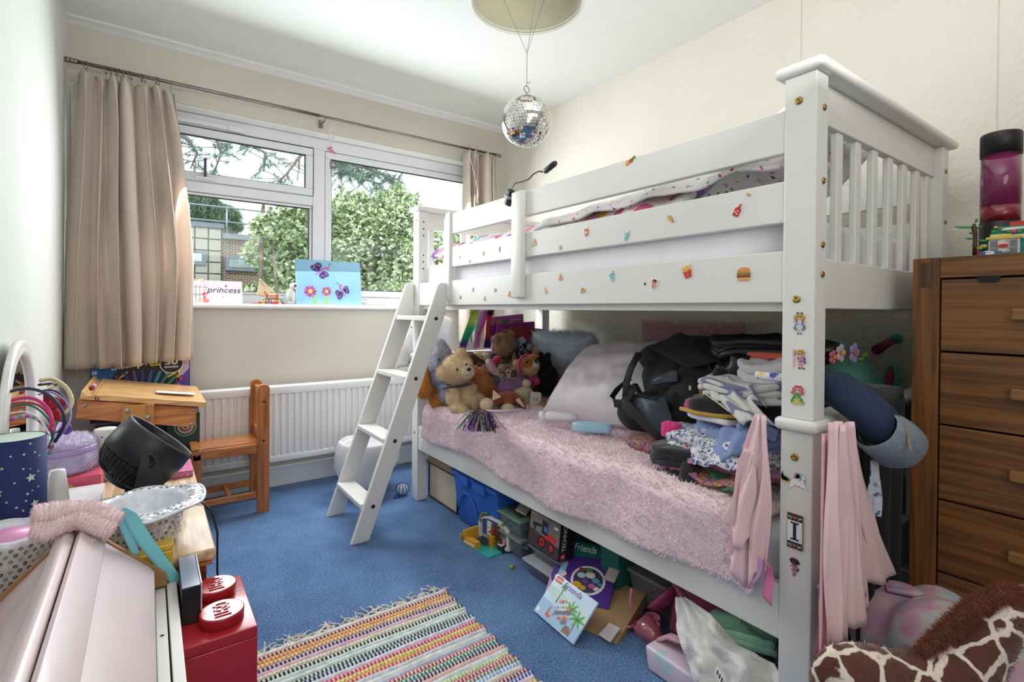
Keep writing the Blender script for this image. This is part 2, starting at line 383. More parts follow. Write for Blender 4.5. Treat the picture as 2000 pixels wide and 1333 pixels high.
# ------------------------------------------------------------------ window_1: upvc frame, mullion, transom, sashes, panes
W0, W1, WZ0, WZ1 = OX0+.008, OX1-.008, 1.046, 2.072
YF = YW+.095                     # inner face of frame
win = bpy.data.objects.new('window_1', None); COL.objects.link(win); win.location = (.86, YF, WZ0); win['_o'] = tuple(win.location); win['kind'] = 'structure'
f = mb(upvc)
for b in ((W0, W1, WZ1-.07, WZ1), (W0, W1, WZ0, WZ0+.05), (W0, W0+.05, WZ0+.05, WZ1-.07), (W1-.05, W1, WZ0+.05, WZ1-.07)): f.box(b[0], b[1], YF, YF+.07, b[2], b[3])
f.build('window_frame', win, bevel=.004)
mb(upvc).box(.818, .888, YF-.006, YF+.064, WZ0+.05, WZ1-.07).build('mullion', win, bevel=.004)
mb(upvc).box(W0+.05, .818, YF-.003, YF+.062, 1.652, 1.705).build('transom', win, bevel=.004)
glass = clear('window_glass', '#f8fcfc', .018)
gask = M('gasket_black', '#2a2d33', .5)
def sash(x0, x1, z0, z1, wd, yy, name='sash'):
    s_ = mb(upvc)
    for b in ((x0, x1, z1-wd, z1), (x0, x1, z0, z0+wd), (x0, x0+wd, z0+wd, z1-wd), (x1-wd, x1, z0+wd, z1-wd)): s_.box(b[0], b[1], yy, yy+.05, b[2], b[3])
    so = s_.build(name, win, bevel=.005)
    g = mb(gask); t = .004; a0, a1, c0, c1 = x0+wd, x1-wd, z0+wd, z1-wd
    for b in ((a0, a1, c1-t, c1), (a0, a1, c0, c0+t), (a0, a0+t, c0+t, c1-t), (a1-t, a1, c0+t, c1-t)): g.box(b[0], b[1], yy+.012, yy+.03, b[2], b[3])
    g.build('gasket', so)
    mb(glass).box(a0+.001, a1-.001, yy+.018, yy+.022, c0+.001, c1-.001).build('pane', so)
    return so
tl = sash(W0+.052, .816, 1.712, WZ1-.074, .042, YF-.012)
sash(W0+.052, .816, WZ0+.053, 1.65, .014, YF+.008)
sash(.890, W1-.052, WZ0+.053, WZ1-.074, .040, YF-.004)
mb(gask).box(W0+.05, .82, YF-.004, YF-.001, WZ1-.073, WZ1-.067).box(.8165, .8195, YF-.009, YF-.005, 1.712, WZ1-.074).build('seal', win)
h = mb(M('handle_dark', '#3a3f4a', .4)).box(.243, .256, YF-.03, YF-.02, 1.735, 1.835).build('window_stay', win, bevel=.002)
mb(upvc).box(.20, .30, YF-.03, YF-.013, 1.718, 1.733).build('stay_base', win, bevel=.003)
mb(upvc).box(-.1, .42, YF-.014, YF-.003, WZ1-.058, WZ1-.034).box(.36, .44, YF-.02, YF-.004, WZ1-.062, WZ1-.03).build('trickle_vent', win, bevel=.003)
mb(M('chrome', '#b9bcc2', .2, metal=1)).box(1.10, 1.16, YF-.012, YF-.001, 1.062, 1.078).build('window_latch', win, bevel=.002)
# light socket on the window wall beside the right curtain
t = thing('wall_socket', 'small white cable socket on window wall beside the right curtain', 'socket', (2.10, YW-.012, 1.80))
mb(gloss_white).box(2.075, 2.125, YW-.014, YW-.001, 1.775, 1.825).build('plate', t, bevel=.002)
mb(gask).box(2.09, 2.094, YW-.0155, YW-.014, 1.81, 1.816).box(2.106, 2.11, YW-.0155, YW-.014, 1.81, 1.816).box(2.093, 2.107, YW-.0155, YW-.014, 1.782, 1.795).build('holes', t)
# ------------------------------------------------------------------ radiator
rad = thing('radiator', 'long white fluted radiator under the window sill', 'radiator', (.7, 3.06, .16))
RX0, RX1, RZ0, RZ1 = .21, 1.62, .17, .59
f = mb(gloss_white, True); n_ = 38; P = []
for k in range(n_):
    x = RX0+.02+(RX1-RX0-.04)*k/n_; d = (RX1-RX0-.04)/n_
    for u, v in ((0, 0), (.2, 0), (.35, .011), (.8, .011), (.95, 0)): P.append((x+u*d, 3.042-v))
P.append((RX1-.02, 3.042))
V = []; 
for z in (RZ0+.03, RZ1-.04): V += [(x, y, z) for x, y in P]
f.add(V, [(i, i+1, len(P)+i+1, len(P)+i) for i in range(len(P)-1)], False)
f.build('fluted_panel', rad)
mb(gloss_white).box(RX0, RX1, 3.028, 3.10, RZ1-.045, RZ1).build('top_cover', rad, bevel=.006, seg=3)
mb(gloss_white).box(RX0, RX1, 3.030, 3.046, RZ0, RZ0+.035).build('bottom_rim', rad, bevel=.005, seg=3)
for x_ in (RX0, RX1-.02): mb(gloss_white).box(x_, x_+.02, 3.03, 3.10, RZ0+.03, RZ1-.045).build('side_panel', rad)
mb(gloss_white).box(RX0+.02, RX1-.02, 3.07, 3.09, RZ0, RZ1-.045).build('rear_panel', rad)
for x_ in (.4, 1.3): mb(gloss_white).box(x_, x_+.03, 3.09, YW-.0005, .25, .5).build('wall_bracket', rad)
mb(gloss_white).tube([(1.60, 3.07, .19), (1.60, 3.07, 0)], .008).build('pipe', rad)
# ------------------------------------------------------------------ outdoors
grass = M('lawn_green', '#6d8f4a', .95, var=.3, vs=.7)
tag(mb(grass).box(-30, 40, 4.6, 60, -2.9, -2.8).build('lawn'), 'green lawn beyond the window', 'lawn', kind='structure')
con = M('concrete_panel', '#98978f', .9, var=.12, vs=1.5); coping = M('coping_grey', '#6d7684', .6)
bt = bpy.data.materials.new('brown_brick'); bt.use_nodes = True; n = bt.node_tree.nodes; l = bt.node_tree.links
tx = n.new('ShaderNodeTexBrick'); tx.inputs['Color1'].default_value = lin('#664c3e')+(1,); tx.inputs['Color2'].default_value = lin('#4c382e')+(1,); tx.inputs['Mortar'].default_value = lin('#b4aca0')+(1,)
tx.inputs['Scale'].default_value = 2.2; tx.inputs['Brick Width'].default_value = .225; tx.inputs['Row Height'].default_value = .075; tx.inputs['Mortar Size'].default_value = .008
tc = n.new('ShaderNodeTexCoord'); mp = n.new('ShaderNodeMapping'); mp.inputs['Rotation'].default_value = (math.radians(-90), 0, 0)
l.new(tc.outputs['Object'], mp.inputs[0]); l.new(mp.outputs[0], tx.inputs[0]); l.new(tx.outputs[0], n['Principled BSDF'].inputs['Base Color']); n['Principled BSDF'].inputs['Roughness'].default_value = .9
YH = 11.0
pA = site(435, 441, Y=YH); pB = site(360, 437, Y=YH)
xj = pA.x; zt = pA.z
hb = thing('flat_roofed_house', 'flat roofed neighbouring house of pale panels and brown brick beyond the window', 'house', (xj, YH, -2.8))
mb(M('concrete_joint', '#5c5b56', .9)).box(xj-3.2, xj-.02, YH+.03, YH+5, -2.8, zt-.06).build('panel_block', hb)
mb(coping).box(xj-3.25, xj+.02, YH-.04, YH+5, zt-.06, zt+.03).build('coping', hb)
pw, ph = .215, .215
zz0 = site(380, 517, Y=YH).z; zz1 = site(380, 489, Y=YH).z; wx1 = site(402, 500, Y=YH).x
for i in range(11):
    for j in range(16):
        x1 = xj-.03-i*pw; x0 = x1-pw+.026; z1 = zt-.07-j*ph; z0 = z1-ph+.026
        if z0 < -.4: continue
        o = mb(con).box(x0, x1, YH-.01, YH+.06, z0, z1).build('panel', hb); o['_k'] = 1
mb(coping).box(wx1-1.4, wx1, YH-.04, YH+.08, zz0, zz1).build('window', hb)
mb(M('sky_glass', '#c5d6e4', .08, metal=.6)).box(wx1-1.33, wx1-.07, YH-.046, YH+.02, zz0+.06, zz1-.06).build('pane', hb)
zb = site(470, 468, Y=YH).z; xb = xj+2.4
mb(bt).box(xj-.02, xb, YH+.1, YH+5, -2.8, zb).build('brick_block', hb)
mb(coping).box(xj, xb+.05, YH+.02, YH+5, zb, zb+.10).build('coping', hb)
q0 = site(440, 528, Y=YH+.1); q1 = site(505, 504, Y=YH+.1)
wo = mb(coping).box(q0.x, q1.x, YH+.03, YH+.12, q0.z, q1.z).build('window', hb)
mb(MATS['sky_glass']).box(q0.x+.06, q1.x-.06, YH+.02, YH+.05, q0.z+.06, q1.z-.06).build('pane', wo)
r_ = mb(M('galvanised', '#9ba3ac', .4, metal=.6))
for k in range(9): x = xj-3+k*.62; r_.tube([(x, YH+.3, zb if x > xj else zt), (x, YH+.3, zt+.42)], .018, 6)
for z in (zt+.4, zt+.12): r_.tube([(xj-3, YH+.3, z), (xj+2.0, YH+.3, z)], .016, 6)
r_.build('roof_railing', hb)
h2 = thing('low_brick_house', 'low pale brick house half hidden behind the leafy bush', 'house', (9.5, 18, -2.8))
a_ = site(646, 481, Y=18); b_ = site(703, 486, Y=18)
mb(bt).box(a_.x-.3, b_.x, 18, 22, -2.8, a_.z-.1).build('brick_wall', h2)
mb(coping).box(a_.x-.35, b_.x+.06, 17.94, 22, a_.z-.1, a_.z).build('coping', h2)
# trees: real leaves (small triangles), crown and trunk
def leafcloud(mo, mats, blobs, n_, size, seed, needle=False, hang=0):
    rg = random.Random(seed)
    tot = sum(b[1][0]*b[1][1]+b[1][1]*b[1][2] for b in blobs)
    for c, r in blobs:
        k = int(n_*(r[0]*r[1]+r[1]*r[2])/tot)
        for _ in range(k):
            v = Vector((rg.gauss(0, 1), rg.gauss(0, 1), rg.gauss(0, 1))).normalized()*(rg.random()**.35)
            p = Vector(c)+Vector((v.x*r[0], v.y*r[1], v.z*r[2])); p += Vector((ns(p, 1.3, 1), ns(p, 1.3, 2), ns(p, 1.3, 3)))*min(r)*.5
            mo.mat(mats[rg.randrange(len(mats))], True)
            if needle:
                for _k in range(5):
                    d = Vector((rg.gauss(0, 1), rg.gauss(0, 1), rg.gauss(.5, .8))).normalized()*size; t = d.cross(Vector((rg.random(), rg.random(), 1))).normalized()*size*.06
                    mo.add([p-t, p+t, p+d], [(0, 1, 2)])
            else:
                d = Vector((rg.gauss(0, 1), rg.gauss(0, 1), rg.gauss(0, .6)-hang)).normalized()*size*rg.uniform(.6, 1.2); t = d.cross(Vector((rg.gauss(0, 1), rg.gauss(0, 1), rg.gauss(0, 1)))).normalized()*size*.28
                mo.add([p, p+d*.5-t, p+d, p+d*.5+t], [(0, 1, 2, 3)])
bark = M('bark', '#7d7167', .9, var=.3, vs=5, bump=.6, bs=20)
lg = [M('leaf_a', '#9db480', .6, var=.3), M('leaf_b', '#c0cda2', .6, var=.3), M('leaf_c', '#758f58', .6, var=.3), M('leaf_d', '#dbe4c8', .6, var=.2)]
pn = [M('needle_a', '#7f9a92', .7, var=.2), M('needle_b', '#97ada0', .7, var=.2), M('needle_c', '#6b867a', .7, var=.2)]
def tree(name, label, Y, px, blobs_px, n_, size, mats, needle=False, seed=1, hang=0, base=-2.8, lean=0):
    p0 = site(px, 560, Y=Y); t = thing(name, label, 'tree', (p0.x, Y, base)); bl = []
    for (x, y, rx, rz) in blobs_px:
        c = site(x, y, Y=Y); s_ = Y/FPX*1.15; bl.append(((c.x, Y+random.uniform(-.4, .4), c.z), (rx*s_, rx*s_*.9, rz*s_)))
    f = MB(); leafcloud(f, mats, bl, n_, size, seed, needle, hang); o = f.build('foliage', t); o['kind'] = 'stuff'
    top = max(b[0][2] for b in bl); k = mb(bark, True)
    k.tube([(p0.x, Y, base), (p0.x+lean*.4, Y, base*.3+top*.3), (p0.x+lean, Y+.1, top)], [.09, .06, .02], 8)
    for c, r in bl: k.tube([(p0.x+lean*.3, Y, (base+c[2])/2), (c[0], c[1], c[2])], [.05, .012], 6)
    k.build('trunk', t); return t
tree('leafy_shrub', 'tall leafy green shrub filling the right window pane', 9.0, 760,
     [(700, 440, 45, 40), (745, 430, 50, 42), (730, 500, 85, 60), (800, 520, 70, 70), (690, 560, 70, 50), (775, 580, 90, 40), (762, 380, 14, 20), (742, 385, 10, 18), (722, 398, 10, 14), (700, 392, 14, 16), (785, 400, 14, 18), (812, 430, 14, 14), (850, 470, 50, 40), (850, 560, 60, 60), (660, 420, 25, 40)], 34000, .105, lg+[lg[3], lg[1]], seed=3)
tree('bushy_tree', 'bushy pale green tree in front of the brick house wall', 8.4, 560,
     [(560, 440, 40, 38), (590, 480, 40, 50), (530, 490, 30, 38), (570, 540, 50, 50), (600, 420, 25, 22), (545, 590, 60, 30), (520, 450, 26, 20)], 17000, .10, lg+[lg[3], lg[1]], seed=5)
tree('scots_pine', 'dark rounded pine behind the flat roofed house', 20, 400,
     [(385, 420, 30, 18), (420, 430, 34, 20), (445, 445, 18, 12), (360, 410, 30, 20), (395, 400, 22, 12)], 9000, .2, pn[1:]+[lg[2]], needle=True, seed=8)
pine = thing('overhanging_pine', 'pine whose needle boughs hang across the top of the window', 'tree', (1.5, 8.2, -2.8))
f = MB(); kk = mb(bark, True); rg = random.Random(4)
def bough(pts, n_, sp):
    P = [site(x, y, Y=7.4) for x, y in pts]; kk.tube(P, [.035-.028*i/(len(P)-1) for i in range(len(P))], 6)
    for i in range(n_):
        k = rg.random()*(len(P)-1); a_ = P[int(k)].lerp(P[min(int(k)+1, len(P)-1)], k-int(k))
        e = a_+Vector((rg.gauss(0, sp), rg.gauss(0, sp), rg.gauss(-.06, sp*.7))); kk.tube([a_, e], [.006, .003], 4, cap=False)
        f.mat(pn[rg.randrange(3)], True)
        for _ in range(34):
            c = e.lerp(a_, rg.random()*.4); d = Vector((rg.gauss(0, 1), rg.gauss(0, 1), rg.gauss(0, 1))).normalized()*.09; t_ = d.cross(Vector((.3, .2, 1))).normalized()*.0035
            f.add([c-t_, c+t_, c+d], [(0, 1, 2)])
bough([(300, 180), (420, 262), (432, 300), (415, 345)], 42, .17)
bough([(330, 200), (470, 270), (520, 300), (515, 335)], 34, .15)
bough([(300, 240), (365, 270), (385, 300), (372, 330)], 26, .14)
bough([(640, 200), (590, 300), (560, 340), (540, 360)], 30, .14)
bough([(560, 180), (650, 315), (720, 330), (780, 352)], 120, .16)
bough([(600, 180), (665, 330), (690, 345), (745, 360)], 80, .15)
o = f.build('needles', pine); o['kind'] = 'stuff'
kk.tube([(.2, 8.2, -2.8), (.2, 8.1, 2.0), site(350, 150, Y=7.9), site(520, 60, Y=7.6)], [.08, .07, .05, .04], 8)
kk.tube([site(515, 400, Y=8.0), site(512, 420, Y=8.0), site(512, 450, Y=8.0), (1.4, 8.8, 0.3)], [.02, .028, .03, .03], 8)
for pt in ((300, 180), (330, 200), (300, 240), (640, 200), (560, 180), (600, 180)): kk.tube([site(pt[0], pt[1], Y=7.4), site(350, 150, Y=7.9)], [.02, .03], 6)
kk.build('boughs', pine)
# ================================================================== BUNK BED
bedw = M('bunk_white', '#e2e2dd', .38, var=.015, vs=4)
brass = M('brass_bolt', '#a98c4a', .3, metal=1)
dark = M('dark_hole', '#1b1718', .8)
bed = thing('bunk_bed', 'white wooden bunk bed with ladder side rails and food stickers', 'bed', (1.62, 1.53, 0))
XF, XB, Y0, Y1 = 1.1655, 2.07, .5095, 2.551
PY, PX = .0685, .0555
def bpart(name, *b, bevel=.003, seg=2): return mb(bedw).box(*b).build(name, bed, bevel=bevel, seg=seg)
for (xa, xb) in ((XF, XF+PX), (XB-PX, XB)):
    for (ya, yb) in ((Y0, Y0+PY), (Y1-PY, Y1)):
        bpart('lower_post', xa, xb, ya, yb, 0, .757); bpart('upper_post', xa, xb, ya, yb, .785, 1.545)
        mb(bedw).box(xa-.012, xb+.012, ya-.012, yb+.012, .757, .785).build('post_collar', bed, bevel=.011, seg=4)
for (ya, yb) in ((Y0-.02, Y0+PY+.02), (Y1-PY-.022, Y1+.025)):
    mb(bedw).box(XF-.016, XB+.03, ya, yb, 1.545, 1.57).build('cap_rail', bed, bevel=.0115, seg=4)
for ym in (Y0+.034, Y1-.034):
    bpart('end_rail', XF+PX, XB-PX, ym-.012, ym+.012, 1.452, 1.545)
    bpart('end_panel', XF+PX, XB-PX, ym-.012, ym+.012, 1.03, 1.145)
    bpart('end_rail', XF+PX, XB-PX, ym-.012, ym+.012, .665, .757)
    bpart('end_panel', XF+PX, XB-PX, ym-.012, ym+.012, .28, .41)
    bpart('end_cap', XF+PX+.013, XB-PX-.013, ym-.034, ym+.034, .757, .785, bevel=.01, seg=3)
    for k in range(8):
        x = XF+PX+.02+(XB-XF-2*PX-.04)*k/7; 
        if k in (0, 7): x += .012 if k == 0 else -.012
        bpart('slat', x-.0165, x+.0165, ym-.008, ym+.008, 1.145, 1.452); bpart('slat', x-.0165, x+.0165, ym-.008, ym+.008, .41, .665)
# side boards, front with ladder gap
YG = 2.135
bpart('guard_rail', XF+.004, XF+.026, Y0+PY, YG, 1.381, 1.478)
bpart('guard_rail', XF+.004, XF+.026, Y0+PY, YG, 1.224, 1.318)
side = bpart('side_board', XF+.004, XF+.028, Y0+PY, Y1-PY, 1.043, 1.160)
mb(bedw).prism([(YG-.004, 1.065), (YG+.035, 1.065), (YG+.055, 1.085), (YG+.055, 1.455), (YG+.035, 1.487), (YG-.004, 1.487)], 0, .026, Frame((XF-.006, 0, 0), (0, 1, 0), (0, 0, 1), (1, 0, 0))).build('guard_end', bed, bevel=.006, seg=3)
bpart('guard_upright', XF-.02, XF+.004, 1.543, 1.612, 1.068, 1.478, bevel=.006, seg=3)
lower = bpart('side_board', XF+.004, XF+.028, Y0+PY, Y1-PY, .275, .400)
for z0, z1 in ((1.043, 1.16), (1.224, 1.318), (1.381, 1.478), (.275, .40)): bpart('rear_board', XB-.028, XB-.004, Y0+PY, Y1-PY, z0, z1)
pine_slat = wood('pine_slat', '#a3826a', '#7d5f4a', (6, 60, 60), .6, 0)
for k in range(12):
    y = Y0+PY+.03+k*.152
    for z in (1.045, .29): mb(pine_slat).box(XF+.03, XB-.03, y, y+.07, z, z+.016).build('bed_slat', bed)
mb(bedw).box(XF+.028, XF+.05, Y0+PY, Y1-PY, 1.023, 1.043).box(XF+.028, XF+.05, Y0+PY, Y1-PY, .27, .29).box(XB-.05, XB-.028, Y0+PY, Y1-PY, 1.023, 1.043).box(XB-.05, XB-.028, Y0+PY, Y1-PY, .27, .29).build('bearer', bed)
# bolts
FXo = Frame((XF, 0, 0), (0, -1, 0), (0, 0, 1), (-1, 0, 0)); FYo = Frame((0, Y0, 0), (1, 0, 0), (0, 0, 1), (0, -1, 0))
def bolt(F, a, z, r=.0085, hole=True):
    q = mb(brass, True); G = Frame(F.p(a, z), F.u, F.v, F.n); q.lathe([(r, 0), (r, .0015), (r*.7, .0035), (r*.3, .0035), (r*.28, .001), (0, .001)], G, 16)
    q.build('bolt', bed)
for z in (1.488, 1.05, .700, .165): bolt(FXo, -(Y0+PY*.54), z)
for z in (1.47, 1.31, 1.17, 1.105, .21, .10): bolt(FYo, XF+PX*.62, z, .0075)
for z in (1.47, 1.31, 1.17, 1.10): bolt(FYo, XB-PX*.5, z, .007)
for z in (1.50, .66, .36): bolt(FXo, -(Y1-PY*.5), z, .007)
q = mb(dark)
FH = Frame((0, Y1-PY, 0), (1, 0, 0), (0, 0, 1), (0, -1, 0))
for z in (1.488, 1.452, 1.416, 1.31, 1.275, 1.239): q.disc(XF+PX*.5, z, .0045, FH, .0005)
q.build('pin_holes', bed)
q = mb(dark)
for px, py in ((1260, 555), ): p = site(px, py, X=XF+.004); q.disc(-p.y, p.z, .004, Frame((XF+.004, 0, 0), (0, -1, 0), (0, 0, 1), (-1, 0, 0)))
q.build('rail_hole', side)
# ladder
lad = thing('bunk_ladder', 'white wooden four step ladder leaning on the bunk bed', 'ladder', (.76, 2.36, 0))
for ya in (2.168, 2.532):
    P = [(.712, 0), (.792, 0), (XF+.02, 1.04), (XF+.003, 1.04), (XF+.003, 1.162), (1.130, 1.162), (1.118, 1.150)] if ya > 2.3 else [(.712, 0), (.792, 0), (XF+.002, 1.01), (XF+.002, 1.15), (1.135, 1.15), (1.12, 1.14)]
    P = [(x-.004 if x > 1.16 else x, z) for x, z in P]
    mb(bedw).prism(P, 0, .022, Frame((0, ya, 0), (1, 0, 0), (0, 0, 1), (0, 1, 0))).build('stringer', lad, bevel=.004, seg=2)
for z, x in ((.150, .783), (.425, .885), (.700, .985), (.978, 1.088)):
    mb(bedw).box(x-.025, x+.060, 2.190, 2.532, z-.011, z+.011).build('step', lad, bevel=.003)
Fl = Frame((0, 2.168, 0), (1, 0, 0), (0, 0, 1), (0, -1, 0))
for z, x in ((.150, .808), (.425, .908), (.700, 1.008), (.978, 1.110)):
    mb(M('steel_bolt', '#4a4448', .4, metal=1), True).lathe([(.009, 0), (.009, .002), (.004, .004), (0, .004)], Frame(Fl.p(x, z), Fl.u, Fl.v, Fl.n), 12).build('bolt', lad)
# ------------------------------------------------------------------ stickers on rails (parts of the bed's boards)
def stf(px, py, x=XF+.004, rot=0):
    p = site(px, py, X=x); c, s = math.cos(rot), math.sin(rot)
    return Frame((x-.0002, p.y, p.z), Vector((0, -c, s)), Vector((0, s, c)), Vector((-1, 0, 0)))
def sticker(kind, px, py, s=.013, rot=0, label=None, x=XF+.004, par=None):
    F = stf(px, py, x, rot); q = MB(); H = .0025
    def pr(col, pts, h=H): q.mat(flat(col, .35)); q.prism([(a*s, b*s) for a, b in pts], 0, h, F)
    def el(col, a, b, r, ry=None, h=H, n=14): q.mat(flat(col, .35)); q.prism([(s*(a+r*math.cos(2*math.pi*i/n)), s*(b+(ry or r)*math.sin(2*math.pi*i/n))) for i in range(n)], 0, h, F)
    if kind == 'burger':
        pr('#d98a42', [(-1, .15), (-.95, .6), (-.5, 1), (.5, 1), (.95, .6), (1, .15)]); pr('#4c9a3a', [(-1.1, -.05), (1.1, -.05), (1.05, .18), (-1.05, .18)]); pr('#c8402e', [(-1, -.25), (1, -.25), (1, -.05), (-1, -.05)]); pr('#6b3a22', [(-1, -.5), (1, -.5), (1, -.25), (-1, -.25)]); pr('#e0a057', [(-1, -.5), (1, -.5), (.8, -.95), (-.8, -.95)])
        for a in (-.4, 0, .4): el('#f5e6c2', a, .7, .08, h=.003)
    elif kind == 'fries':
        for a in (-.6, -.3, 0, .3, .6): pr('#f2c14a', [(a-.13, 0), (a+.13, 0), (a*1.3+.13, 1+.2*math.cos(a*9)), (a*1.3-.13, 1+.2*math.cos(a*9))])
        pr('#cf3526', [(-.8, .3), (0, .1), (.8, .3), (.6, -1), (-.6, -1)], .003); el('#2a1714', -.25, -.3, .09, h=.0035); el('#2a1714', .25, -.3, .09, h=.0035); el('#f7cf5c', 0, -.5, .12, h=.0035)
    elif kind == 'ketchup':
        pr('#c92a23', [(-.5, -1), (.5, -1), (.55, .3), (.15, .7), (.05, 1.3), (-.05, 1.3), (-.15, .7), (-.55, .3)])
        for a, b in ((-.2, -.3), (.2, -.5), (.1, 0)): el('#f3e9df', a, b, .13, h=.003)
    elif kind == 'hotdog': el('#cf8a3e', 0, 0, .45, 1.0); el('#e9b257', 0, .05, .2, .8, .003); pr('#a2612c', [(-.08, -1.5), (.08, -1.5), (.08, -.9), (-.08, -.9)])
    elif kind == 'popcorn':
        pr('#f1ece2', [(-.7, .4), (.7, .4), (.5, -1), (-.5, -1)])
        for a in (-.45, -.05, .35): pr('#c8463b', [(a-.08, .4), (a+.12, .4), (a*.75+.1, -1), (a*.75-.06, -1)], .003)
        for a, b in ((-.5, .6), (0, .75), (.5, .6), (-.2, .5), (.25, .5)): el('#f4e3b0', a, b, .3)
    elif kind == 'drink': pr('#8cc6c8', [(-.5, .5), (.5, .5), (.38, -1), (-.38, -1)]); pr('#5aa3a8', [(-.6, .45), (.6, .45), (.6, .65), (-.6, .65)], .003); pr('#b8d9da', [(0, .6), (.15, .6), (.5, 1.3), (.35, 1.35)]); el('#22444a', 0, -.2, .1, h=.003)
    elif kind == 'cup': pr('#d9663f', [(-.55, .6), (.55, .6), (.4, -1), (-.4, -1)]); pr('#f4d58b', [(-.6, .5), (.6, .5), (.45, 1.1), (-.45, 1.1)]); el('#f5ece0', 0, -.2, .3, h=.003)
    elif kind == 'pizza': pr('#e3b06a', [(-.7, -.7), (.7, -.7), (0, 1)]); pr('#d98b4c', [(-.8, -.95), (.8, -.95), (.72, -.65), (-.72, -.65)], .003); el('#b3392c', -.15, -.3, .16, h=.003); el('#b3392c', .25, -.2, .13, h=.003)
    elif kind == 'donut': el('#b9a492', 0, 0, .8); el('#e5ddd3', 0, 0, .6, h=.003); el('#a48f7f', 0, 0, .25, h=.0034)
    elif kind == 'pink_donut': el('#c9887e', 0, 0, .8); el('#d9a69b', 0, 0, .6, h=.003); el('#efece8', 0, 0, .25, h=.0034)
    elif kind == 'taco': pr('#d79a52', [(-1, -.5), (1, -.5), (.8, .3), (.3, .7), (-.3, .7), (-.8, .3)]); pr('#7ea048', [(-.6, .45), (0, .85), (.6, .45), (0, .3)], .003)
    elif kind == 'mustard': pr('#e2b63c', [(-.45, -1), (.45, -1), (.5, .2), (.12, .6), (.03, 1.2), (-.1, 1.2), (-.2, .6), (-.5, .2)])
    elif kind == 'croissant': pr('#c48948', [(-1, -.4), (-.4, .3), (.4, .3), (1, -.4), (.5, -.1), (0, .0), (-.5, -.1)])
    elif kind == 'sandwich': pr('#cfa06b', [(-.9, -.9), (.9, -.6), (.4, 1), (-.5, .9)]); pr('#8db35a', [(-.5, -.4), (.6, -.3), (.5, 0), (-.4, 0)], .003); pr('#c96a4d', [(-.4, 0), (.5, 0), (.4, .25), (-.3, .25)], .003)
    elif kind == 'cone': pr('#d9b27a', [(0, -1), (.4, .1), (-.4, .1)]); el('#7fc0bd', 0, .4, .45)
    elif kind == 'tomato': el('#cf4a34', 0, 0, .5, .4); pr('#e39a3a', [(-1.6, -.5), (-.4, -.6), (-.3, .2), (-1.2, .4)]); pr('#5c8b3e', [(.3, .0), (1.3, .1), (1.2, .6), (.4, .5)])
    o = q.build(kind+'_sticker', par or bed)
    if label: o['label'] = label
    return o
SD = [('burger', 1453, 536, .016), ('fries', 1343, 532, .015, .3), ('ketchup', 1441, 412, .014, -.5), ('hotdog', 1310, 427, .011, .7), ('popcorn', 1279, 554, .014, -.2),
      ('drink', 1224, 462, .013, -.3), ('cup', 1146, 453, .014), ('pizza', 1095, 541, .012), ('donut', 1094, 484, .010), ('sandwich', 1044, 475, .014), ('drink', 1196, 541, .014, .2),
      ('taco', 1139, 568, .011, .2), ('mustard', 1066, 568, .011, .5), ('pizza', 995, 574, .012, -.2), ('pink_donut', 967, 567, .010, .4), ('pizza', 947, 583, .010), ('cone', 924, 566, .011, -.3),
      ('pink_donut', 899, 581, .010), ('croissant', 899, 502, .009, .2), ('donut', 917, 511, .009), ('taco', 944, 495, .009, 1.2), ('croissant', 976, 487, .012, 1.4), ('tomato', 1233, 314, .014, .2), ('hotdog', 1462, 380, .005, .9)]
for s_ in SD: sticker(s_[0], s_[1], s_[2], s_[3], s_[4] if len(s_) > 4 else 0)
# bead dolls, unicorn and letter tile on the near post (generic doll figures)
def beads(name, px, py, s, rows, label):
    """rows: list of (char string) drawn with coloured half beads; each char a colour key"""
    F = stf(px, py, XF); q = MB(); pal = dict(y='#d9a441', b='#8b7ab8', w='#efeaf2', k='#1d1a22', s='#f0c9a6', p='#e2557d', g='#4fa33c', l='#e4d884', r='#c33d4f', n='#1f5a46', d='#6d4a3a', u='#4a4f93', c='#f2a9b5')
    h = len(rows)
    for j, row in enumerate(rows):
        for i, ch in enumerate(row):
            if ch == ' ': continue
            a = (i-(len(row)-1)/2)*s; b = ((h-1)/2-j)*s; q.mat(flat(pal[ch], .25), True)
            q.ball(F.p(a, b, .0008), (s*.56, s*.56, s*.5), None, 7, 5)
    q.mat(flat('#2b5f8a', .3), False)
    o = q.build(name, bed); o['label'] = label; return o
beads('bead_doll', 1562, 632, .00285, [' kk kk ', '  yyyyy  ', ' yysssyy ', 'yysksksyy', 'yysssssyy', 'yyyssyyy', ' ybwwwby ', 'y bwwwb y', '  bwwwb  ', ' bbwwwbb ', ' bwwwwwbb', 'bbwwwwwbb', 'bbwwwwwbb', ' bbwwwbb ', '   s s   ', '   w w   ', '   k k   '], 'beaded doll sticker with yellow hair, white apron and purple skirt')
beads('bead_doll', 1562, 702, .00285, ['cc  yyyy  ', 'c yyyyyyy ', 'cb yssyyy ', 'c ysksksy ', 'cb ssssss ', 'c   cccb ', 'c  ucpcbu', 'cs ucccbu', 'c   cpcbb', 'c   ppp ub', 'c   c c u', 'c   p p  ', 'c   c c  ', 'c   c c  ', '   kk kk'], 'beaded doll sticker holding a tall striped crook')
beads('bead_doll', 1558, 772, .00285, ['   ppppp  ', '  ppppppp ', ' ppssssppp', ' pskssksp ', ' ppssssppp', 'ppp ss ppp', 'pp gggg pp', '  gggggg  ', '  gglgg   ', ' ggglggg  ', ' ggllllgg ', 'gglllllgg ', 'ggllllllgg', 'gllllllllg', ' llllllll '], 'beaded doll sticker with pink hair and green and yellow gown')
